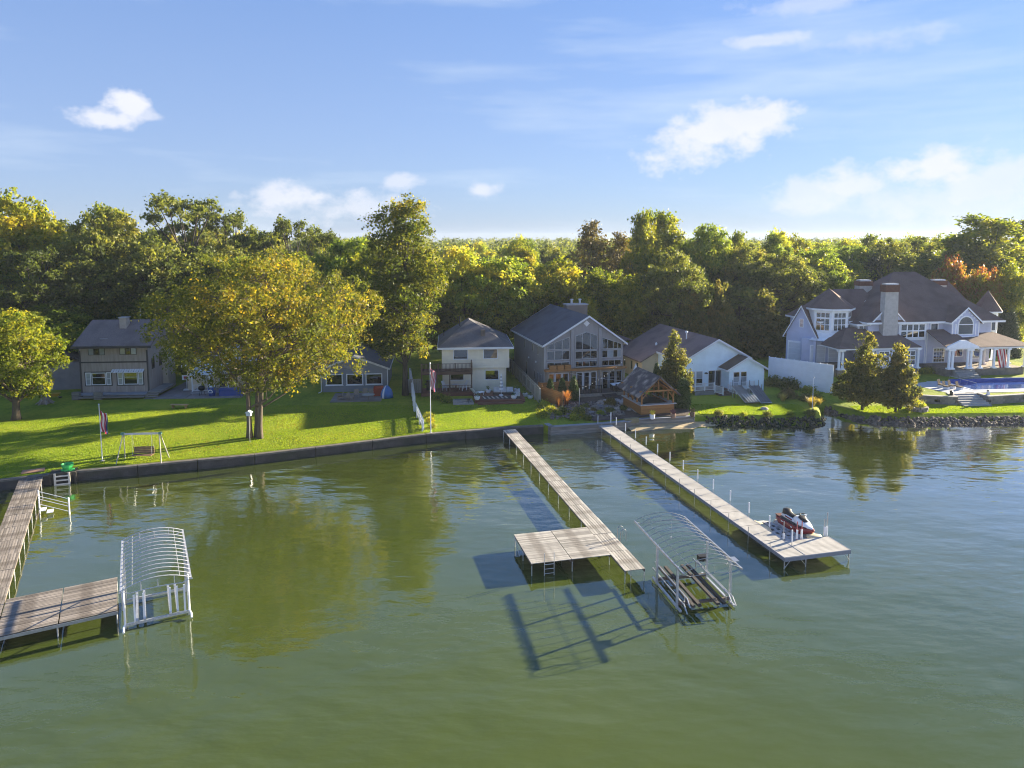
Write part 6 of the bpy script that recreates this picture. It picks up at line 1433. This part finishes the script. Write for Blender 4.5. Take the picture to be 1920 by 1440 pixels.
for i, (x, y, s, lb) in enumerate(((4.5, 82.3, 1.0, 'leftmost pointed green shrub before the cedar screen'), (5.9, 82.0, 1.05, 'middle pointed green shrub before the cedar screen'), (7.25, 82.2, 1.12, 'right pointed green shrub before the cedar screen'))): plant(arb, 'arborvitae', lb, 'shrub', x, y, .92, s, s * 1.02, i * 1.3, 'pointed shrubs of the rock garden')
plant(arbc, 'arborvitae', 'fat columnar green shrub right of the pavilion', 'shrub', 19.2, 78.4, .85, 1.1, 1.1); plant(arb, 'arborvitae', 'dark pointed shrub between the pavilion and the side wall of the white cottage', 'shrub', 17.2, 83.2, .9, 1.2, 1.7, 2.0)
spr = conifer('spruce', 9, 7.0, 4.2, 46, .10, SPRL)
for i, (px, py, Y, s, lb) in enumerate(((1880, 585, 112, .95, 'left dark blue spruce right of the mansion turret'), (1897, 590, 108, .8, 'right dark blue spruce beyond the mansion turret'), (1640, 490, 135, 1.5, 'dark spruce in the woods behind the mansion roof'))):
    x, z_ = at(px, py, Y); plant(spr, 'spruce_tree', lb, 'tree', x, Y, .9, s, max(.5, (z_ - .9) / 7.0), i, 'spruces by the mansion')
red1 = make_tree('red_maple', 51, 11, 8.5, 1.8, 18, 300, 60, .16, REDL, BARKD, tr=.2, shape='oval', tone=(.22, .12), lobe_r=.42, clump_r=.7, golden=.6, branchy=.3)
for i, (px, py, w, Y, lb) in enumerate(((1787, 474, 88, 118, 'red and yellow maple left of the other behind the mansion'), (1848, 492, 84, 114, 'reddest maple above the mansion turret'))):
    x, z_ = at(px, py, Y); plant(red1, 'red_maple', lb, 'tree', x, Y, .9, w / 1331 * Y / 8.5, (z_ - .9) / 11, i * 2.1, 'red maples behind the mansion')
# kinds for the woods
K = {
 'g1': (make_tree('green_tree', 61, 17, 12, 3, 56, 617, 58, .17, GREEN, BARKD, tr=.28, shape='round', tone=(.42, .17), lobe_r=.25, clump_r=.75, branchy=.5, gap=.1), 17, 12, 'green round-crowned tree'),
 'g2': (make_tree('green_tree', 67, 17, 11, 2.6, 61, 617, 58, .17, GREEN, BARKD, tr=.28, shape='oval', tone=(.5, .17), lobe_r=.24, clump_r=.75, branchy=.5, golden=.15, gap=.1), 17, 11, 'bright green tall-crowned tree'),
 'y1': (make_tree('yellow_tree', 71, 15, 11, 2, 56, 573, 58, .17, YELG, BARKD, tr=.25, shape='round', tone=(.42, .17), lobe_r=.26, clump_r=.75, branchy=.5, golden=.1, gap=.1), 15, 11, 'yellow-green rounded tree'),
 'o1': (make_tree('oak', 81, 19, 15, 4.5, 46, 330, 46, .17, OLIVE, BARKD, tr=.5, shape='spread', tone=(.26, .14), lobe_r=.14, clump_r=.62, branchy=.85, gap=.3), 19, 15, 'dark gnarled oak'),
 'o2': (make_tree('oak', 85, 19, 14, 3.5, 76, 747, 56, .17, OLIVE, BARKD, tr=.4, shape='round', tone=(.45, .16), lobe_r=.2, clump_r=.7, branchy=.6, gap=.14), 19, 14, 'dark dense oak'),
 's1': (make_tree('sparse_tree', 91, 19, 9, 5, 44, 300, 20, .20, BRNL, BARKD, tr=.22, shape='vase', tone=(.45, .2), lobe_r=.24, clump_r=.9, branchy=.9, gap=-.08), 19, 9, 'thin half-bare brown tree'),
 's2': (make_tree('upright_tree', 95, 20, 9.5, 3, 60, 520, 34, .21, YELG, BARKD, tr=.24, shape='oval', tone=(.34, .15), lobe_r=.24, clump_r=.85, branchy=.5, gap=-.1), 20, 9.5, 'tall feathery olive tree'),
}
# (kind, centre px, top px, width px, distance, where)
TREES = [
 ('y1', 25, 350, 200, 104, 'at the far left of the woods'), ('g1', -60, 430, 220, 96, 'at the far left of the woods'), ('o2', 120, 405, 190, 112, 'behind the grey house'), ('o2', 195, 380, 170, 104, 'behind the grey house'), ('o1', 60, 455, 200, 94, 'behind the grey house'),
 ('o2', 160, 470, 190, 97, 'behind the grey house'), ('s2', 205, 378, 110, 122, 'behind the grey house'), ('o1', 345, 352, 235, 112, 'above the big maple'), ('o1', 425, 385, 150, 120, 'above the big maple'), ('o2', 285, 440, 200, 101, 'behind the grey house'), ('o2', 390, 455, 190, 106, 'above the big maple'), ('o1', 545, 398, 165, 118, 'above the big maple'), ('o1', 610, 425, 120, 128, 'above the big maple'),
 ('g1', 480, 470, 190, 104, 'above the big maple'), ('y1', 570, 470, 160, 110, 'above the big maple'), ('g1', 650, 432, 140, 103, 'behind the slate cottage'), ('g2', 620, 485, 150, 100, 'behind the slate cottage'), ('y1', 705, 450, 120, 98, 'behind the slate cottage'), ('g1', 110, 560, 170, 92, 'behind the grey house'), ('g2', 230, 545, 130, 98, 'behind the grey house'), ('y1', 20, 570, 150, 90, 'at the far left of the woods'), ('g2', 340, 560, 150, 100, 'behind the grey house'),
 ('g2', 870, 455, 130, 103, 'behind the cream house'), ('g1', 940, 470, 150, 105, 'behind the cream house'), ('g2', 980, 437, 80, 150, 'behind the cream house'), ('o2', 1000, 520, 140, 112, 'behind the cream house'), ('y1', 1045, 478, 130, 108, 'behind the lake house'), ('g1', 905, 545, 130, 110, 'behind the cream house'), ('o2', 840, 545, 120, 104, 'behind the cream house'),
 ('s1', 1112, 408, 100, 128, 'above the lake house roof'), ('s1', 1160, 430, 80, 134, 'above the lake house roof'), ('s2', 1205, 388, 75, 126, 'above the lake house roof'), ('s2', 1250, 392, 100, 130, 'above the lake house roof'), ('y1', 1165, 505, 110, 110, 'above the lake house roof'), ('s2', 1120, 500, 90, 108, 'above the lake house roof'), ('y1', 1085, 545, 80, 104, 'above the lake house roof'), ('g1', 1330, 408, 105, 126, 'behind the white cottage'), ('o2', 1270, 460, 130, 108, 'behind the white cottage'), ('o2', 1225, 540, 110, 112, 'behind the white cottage'),
 ('g2', 1455, 424, 85, 132, 'left of the mansion'), ('o2', 1400, 450, 120, 124, 'left of the mansion'), ('o2', 1470, 465, 140, 118, 'left of the mansion'), ('s2', 1385, 430, 60, 138, 'left of the mansion'), ('o2', 1390, 530, 150, 112, 'left of the mansion'), ('g1', 1530, 455, 120, 130, 'left of the mansion'), ('o1', 1520, 500, 110, 122, 'left of the mansion'), ('g1', 1575, 500, 60, 120, 'left of the mansion'),
 ('g1', 1600, 452, 130, 140, 'behind the mansion'), ('o2', 1670, 440, 120, 138, 'behind the mansion'), ('o2', 1720, 438, 120, 146, 'behind the mansion'), ('y1', 1765, 436, 70, 160, 'behind the mansion'), ('o2', 1735, 470, 140, 128, 'behind the mansion'), ('s2', 1855, 398, 170, 132, 'at the far right of the woods'), ('o2', 1830, 445, 150, 128, 'at the far right of the woods'), ('o1', 1935, 400, 200, 152, 'at the far right of the woods'), ('y1', 1900, 488, 90, 114, 'at the far right of the woods'), ('g1', 1960, 450, 180, 165, 'at the far right of the woods'), ('g2', 1905, 560, 60, 118, 'at the far right of the woods'), ('o2', 1600, 545, 80, 116, 'behind the mansion'),
 ('o2', 1460, 560, 130, 126, 'left of the mansion'), ('g1', 1300, 505, 120, 116, 'behind the white cottage'), ('g2', 1545, 545, 90, 124, 'left of the mansion'), ('o2', 760, 460, 120, 120, 'behind the slate cottage'), ('g1', 800, 480, 110, 116, 'behind the cream house'),
]
from collections import Counter
cnt = Counter((K[k][3], wh) for (k, _a, _b, _c, _d, wh) in TREES); seen = Counter()
ORD = ['first', 'second', 'third', 'fourth', 'fifth', 'sixth']
for i, (k, px, py, w, Y, where) in enumerate(sorted(TREES, key=lambda q: q[1])):
    (ms, HH, WW, look) = K[k]; x, z_ = at(px, py, Y); sc_ = (z_ - .9) / HH
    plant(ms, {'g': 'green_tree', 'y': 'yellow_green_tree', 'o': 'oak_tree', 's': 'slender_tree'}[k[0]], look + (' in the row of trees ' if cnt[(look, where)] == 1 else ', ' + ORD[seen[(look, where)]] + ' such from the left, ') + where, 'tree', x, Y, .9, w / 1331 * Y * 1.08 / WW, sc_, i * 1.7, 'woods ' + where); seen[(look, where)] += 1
# filler trees deeper in the woods
rs = np.random.RandomState(77)
nf = 0
for Yr, step in ((150, 11), (178, 11), (205, 12)):
    x = -Yr * .95
    while x < Yr * .95:
        px = 960 + x / Yr * 1331
        k = ['g1', 'g2', 'o2', 'o2', 'y1', 's2'][rs.randint(6)]; (ms, HH, WW, look) = K[k]
        if -30 < px < 700: top = rs.uniform(19.5, 23.5)
        elif px < 1100: top = rs.uniform(16, 19.3)
        else: top = rs.uniform(18, 21.3)
        if px < -150 or px > 2070: top = rs.uniform(18, 24)
        plant(ms, 'woodland_tree', look + ' deep in the woods behind the houses', 'tree', x + rs.uniform(-2, 2), Yr + rs.uniform(-6, 6), .9, rs.uniform(.85, 1.15), (top - .9) / HH, rs.rand() * 6.28, 'deep woods behind the houses'); nf += 1
        x += step * rs.uniform(.8, 1.25)
# distant woods: one mass
C = []; T = []; Rr = []
for i in range(2600):
    Y = 225 * (1 + 3.2 * rs.rand() ** 1.4); X = rs.uniform(-.95, .95) * Y; topz = rs.uniform(16.2, 19.6) + (Y - 225) * .0022; lt = rs.normal(.4, .17); w = rs.uniform(3.2, 5.5)
    for q in range(15):
        a = rs.rand() * 6.28; u_ = rs.rand(); rad = w * math.sqrt(max(0, 1 - (u_) ** 2)) * rs.uniform(.6, 1); C.append((X + rad * math.cos(a), Y + rad * math.sin(a), topz - w * .3 - (1 - u_) * 8 + rs.uniform(-.5, .5))); T.append(lt); Rr.append(2.0)
V, F, tn = leaves(rs, np.array(C), np.array(Rr), np.clip(np.array(T), .03, .97), 12, .5)
o = link('distant_woods', np_mesh('distant_woods', V, F, OLIVE, tn)); o['kind'] = 'stuff'; o['label'] = 'distant green woods reaching the horizon'; o['category'] = 'woods'
# ------------------------------------------------------------------ shrubs, grasses and garden plants
bush = []
for i, mt in enumerate((GREEN, OLIVE, YELG, BRNL)):
    r_ = np.random.RandomState(200 + i); k = 60; d = r_.normal(0, 1, (k, 3)); d[:, 2] = abs(d[:, 2]); d /= np.linalg.norm(d, axis=1, keepdims=True)
    V, F, tn = leaves(r_, d * r_.uniform(.4, .9, (k, 1)) * np.array([1, 1, .9]) + np.array([0, 0, .1]), np.full(k, .3), np.clip(r_.normal(.5, .2, k), 0, 1), 26, .07)
    m = MB()
    for q in range(6): a = q * 1.05; m.path([(0, 0, -.05), (.25 * math.cos(a), .25 * math.sin(a), .35), (.5 * math.cos(a), .5 * math.sin(a), .75)], [.03, .02, .008], 4)
    bush.append((m.mesh('bush_stems', BARKD), np_mesh('bush_leaves', V, F, mt, tn)))
def shrub(i, label, x, y, s, sz=None, z_=.88, group=None, name='shrub'):
    t = thing(name, label, 'shrub', (x, y, z_), random.uniform(0, 360), group); t.scale = (s, s, sz or s); link('stems', bush[i][0], t); link('leaves', bush[i][1], t)
def grass_mesh(seed, n_, hgt, spread, mat):
    r_ = np.random.RandomState(seed); m = []; 
    V = []; F = []; T = []
    for q in range(n_):
        a = r_.rand() * 6.28; rr = r_.rand() * spread * .3; b_ = np.array([rr * math.cos(a), rr * math.sin(a), 0]); lean = r_.uniform(.1, .9) * spread; hh = hgt * r_.uniform(.55, 1.05)
        md_ = b_ + np.array([math.cos(a) * lean * .35, math.sin(a) * lean * .35, hh * .65]); tp = b_ + np.array([math.cos(a) * lean, math.sin(a) * lean, hh]); w = np.array([-math.sin(a), math.cos(a), 0]) * .018
        i0 = len(V); V += [b_ - w, b_ + w, md_ + w, md_ - w, tp + w * .3, tp - w * .3]; F += [(i0, i0 + 1, i0 + 2, i0 + 3), (i0 + 3, i0 + 2, i0 + 4, i0 + 5)]; t_ = r_.uniform(.2, .9); T += [t_, t_]
    return np_mesh('grass_blades', V, F, mat, T)
COPG = leafmat('copper_grass', [(.22, .09, .04), (.34, .15, .07), (.42, .22, .10)]); STRG = leafmat('straw_grass', [(.20, .17, .06), (.36, .30, .10), (.50, .42, .18)])
gms = [grass_mesh(1, 260, 1.5, .55, COPG), grass_mesh(2, 240, 1.0, .8, STRG)]
for (k, x, y, s, lb) in ((0, 6.2, 79.4, 1.15, 'tall copper ornamental grass in the rock garden'), (0, 5.2, 78.6, .8, 'short copper ornamental grass left in the rock garden'), (1, 34.0, 79.0, 1.1, 'straw-coloured ornamental grass beside the bare white pole'), (1, 31.8, 81.8, .9, 'straw-coloured grass left of the panel fence'), (1, 35.2, 79.9, .8, 'small straw-coloured grass by the inlet')):
    t = thing('ornamental_grass', lb, 'ornamental grass', (x, y, .9)); t.scale = (s, s, s); link('blades', gms[k], t)
for i, (k, x, y, s, lb) in enumerate(((2, -8.1, 70.2, .55, 'yellow flowering shrub at the flagpole end of the picket fence'), (2, -8.5, 72.3, .6, 'yellow-green shrub along the lower picket fence'), (2, -8.9, 74.2, .65, 'yellow-leaved shrub along the upper picket fence'), (0, -7.6, 81.2, .9, 'dark green shrub left of the stone steps'), (0, -9.0, 83.0, 1.0, 'dark green shrub below the balcony porch'),
    (0, 3.6, 78.3, 1.0, 'green shrub at the end of the board fence'), (2, 4.3, 76.4, .8, 'yellow-green shrub at the lawn corner by the board fence'), (0, 3.4, 74.6, .9, 'dark shrub at the corner of the timber seawall'), (1, 5.6, 76.0, .8, 'olive shrub left in the rock garden'), (1, 7.3, 75.6, 1.0, 'dark grassy shrub in the middle of the rock garden'), (0, 6.6, 73.6, .7, 'green shrub near the timber seawall'), (1, 8.0, 73.4, .55, 'small olive shrub beside the garden steps'), (3, 11.3, 79.8, .9, 'brown shrub between the path and pavilion'), (1, 8.3, 78.4, .6, 'low shrub beside the flagstone path'), (0, 9.6, 75.4, .6, 'green shrub right of the garden steps'), (1, 10.8, 76.4, .7, 'olive shrub among the boulders left of the pavilion'), (3, 9.0, 76.8, .5, 'small brown shrub among the garden boulders'), (0, 5.0, 75.0, .6, 'green shrub behind the timber seawall corner'), (2, 7.4, 74.2, .45, 'small yellow-green plant above the timber seawall'), (1, 12.4, 77.6, .6, 'low dark shrub at the left side of the pavilion'),
    (1, 35.0, 88.6, 1.6, 'wide dark shrub at the left foot of the panel fence'), (1, 33.8, 90.4, 1.5, 'dark shrub behind the panel fence end'), (0, 36.6, 85.9, 1.1, 'dark green shrub in front of the panel fence'), (3, 33.0, 83.4, 1.2, 'brownish shrub on the slope below the panel fence'), (1, 34.5, 82.0, 1.0, 'dark shrub above the inlet'), (0, 36.0, 82.5, 1.1, 'green shrub at the head of the inlet'), (1, 40.8, 83.0, 1.2, 'dark shrub behind the two bronze trees'),
    (1, 22.4, 75.6, .6, 'low olive shrub at the left of the bank'), (0, 25.0, 75.2, .5, 'low green shrub along the bank'), (1, 27.6, 75.0, .6, 'low dark shrub on the middle of the bank'), (0, 30.0, 75.0, .6, 'low green shrub on the right of the bank'), (1, 32.4, 75.5, .7, 'dark shrub near the tip of the bank'), (0, 54.6, 94.2, 1.0, 'round green shrub at the mansion base near the steps'), (0, 56.2, 94.5, .9, 'second round shrub by the mansion entry'), (1, 46.0, 91.2, 1.2, 'dark shrub below the mansion sunroom'), (1, 49.0, 91.6, 1.2, 'dark shrub at the middle of the sunroom'), (1, 52.0, 92.2, 1.0, 'dark shrub right of the sunroom'), (0, 45.2, 77.6, .9, 'leafy plant in the round stone planter'), (0, 24.2, 85.6, .5, 'small shrub by the porch of the white cottage'))):
    shrub(k, lb, x, y, s, s * (1.0 if k != 3 else 1.1), 1.75 if y > 91 and x > 44 else (1.2 if 'planter' in lb else .85))
# fallen leaves on the lawn below the maple
r_ = np.random.RandomState(12); k = 2600
ang = r_.rand(k) * 6.28; rad = 13 * np.sqrt(r_.rand(k)); P_ = np.stack([-23.5 + rad * np.cos(ang), 67.5 + rad * np.sin(ang) * .75, np.full(k, .9)], 1)
P_ = P_[P_[:, 1] > 62.5 + (P_[:, 0] + 22.8) * .46]
V, F, tn = leaves(r_, P_, np.full(len(P_), .02), np.clip(r_.normal(.7, .2, len(P_)), 0, 1), 1, .07, up=6, flat=.1)
V[:, 2] += .015
o = link('fallen_leaves', np_mesh('fallen_leaves', V, F, GOLD, tn)); o['kind'] = 'stuff'; o['label'] = 'fallen yellow leaves scattered on the lawn below the maple'; o['category'] = 'leaves'
# ------------------------------------------------------------------ grass blades on the near lawns and along the seawall
BLADE = leafmat('grass_blades', [(.10, .18, .012), (.18, .28, .016), (.27, .35, .025), (.38, .40, .035)], .5)
r_ = np.random.RandomState(21)
ex = np.array([p[0] for p in EDGE]); ey = np.array([p[1] for p in EDGE])
def scatter(k, x0, x1, dmax, y1):
    x = r_.uniform(x0, x1, k); d = r_.rand(k) ** 1.15 * dmax + .45; y = np.interp(x, ex, ey) + d
    keep = y < y1; x, y, d = x[keep], y[keep], d[keep]
    return np.stack([x, y, .8 + .09 * np.minimum(1, d / 6) + .008 * np.sin(x * .21 + y * .13) - .01], 1)
edge_ = scatter(5000, -60, 3, .45, 90); edge_[:, 1] -= .05
P_ = np.vstack([scatter(210000, -62, 3.0, 22, 79.6), edge_, scatter(30000, 20.5, 33, 6, 80.3), scatter(60000, 38.5, 78, 4.6, 79.6)])
k = len(P_); hh = r_.uniform(.025, .07, (k, 1)); a = r_.rand(k) * 6.283; w = np.stack([np.cos(a), np.sin(a), np.zeros(k)], 1) * r_.uniform(.015, .036, (k, 1)); up = np.concatenate([r_.normal(0, .35, (k, 2)), np.ones((k, 1))], 1) * hh
V = np.stack([P_ - w, P_ + w, P_ + w * .5 + up, P_ - w * .5 + up], 1).reshape(-1, 3)
tn = np.clip(.42 + .2 * np.sin(P_[:, 0] * .31 + 2 * np.sin(P_[:, 1] * .23)) * np.sin(P_[:, 1] * .4) + r_.normal(0, .11, k), 0, 1)
o = link('grass', np_mesh('grass', V, np.arange(4 * k).reshape(-1, 4), BLADE, tn)); o['kind'] = 'stuff'; o['label'] = 'short mown grass blades on the lakeside lawns'; o['category'] = 'grass'
# ------------------------------------------------------------------ thin autumn haze
hm = bpy.data.materials.new('haze_air'); hm.use_nodes = True
n, l = hm.node_tree.nodes, hm.node_tree.links; n.clear()
pv = n.new('ShaderNodeVolumePrincipled'); pv.inputs['Color'].default_value = (.70, .80, .97, 1); pv.inputs['Density'].default_value = .00017; pv.inputs['Anisotropy'].default_value = .2
oo = n.new('ShaderNodeOutputMaterial'); l.new(pv.outputs[0], oo.inputs['Volume'])
hzb = MB().box(-1480, 1480, -480, 1560, -1.9, 28).build('haze', hm); hzb['kind'] = 'stuff'; hzb['label'] = 'thin pale haze in the air'; hzb['category'] = 'haze'
print('trees', len(TREES) + nf)
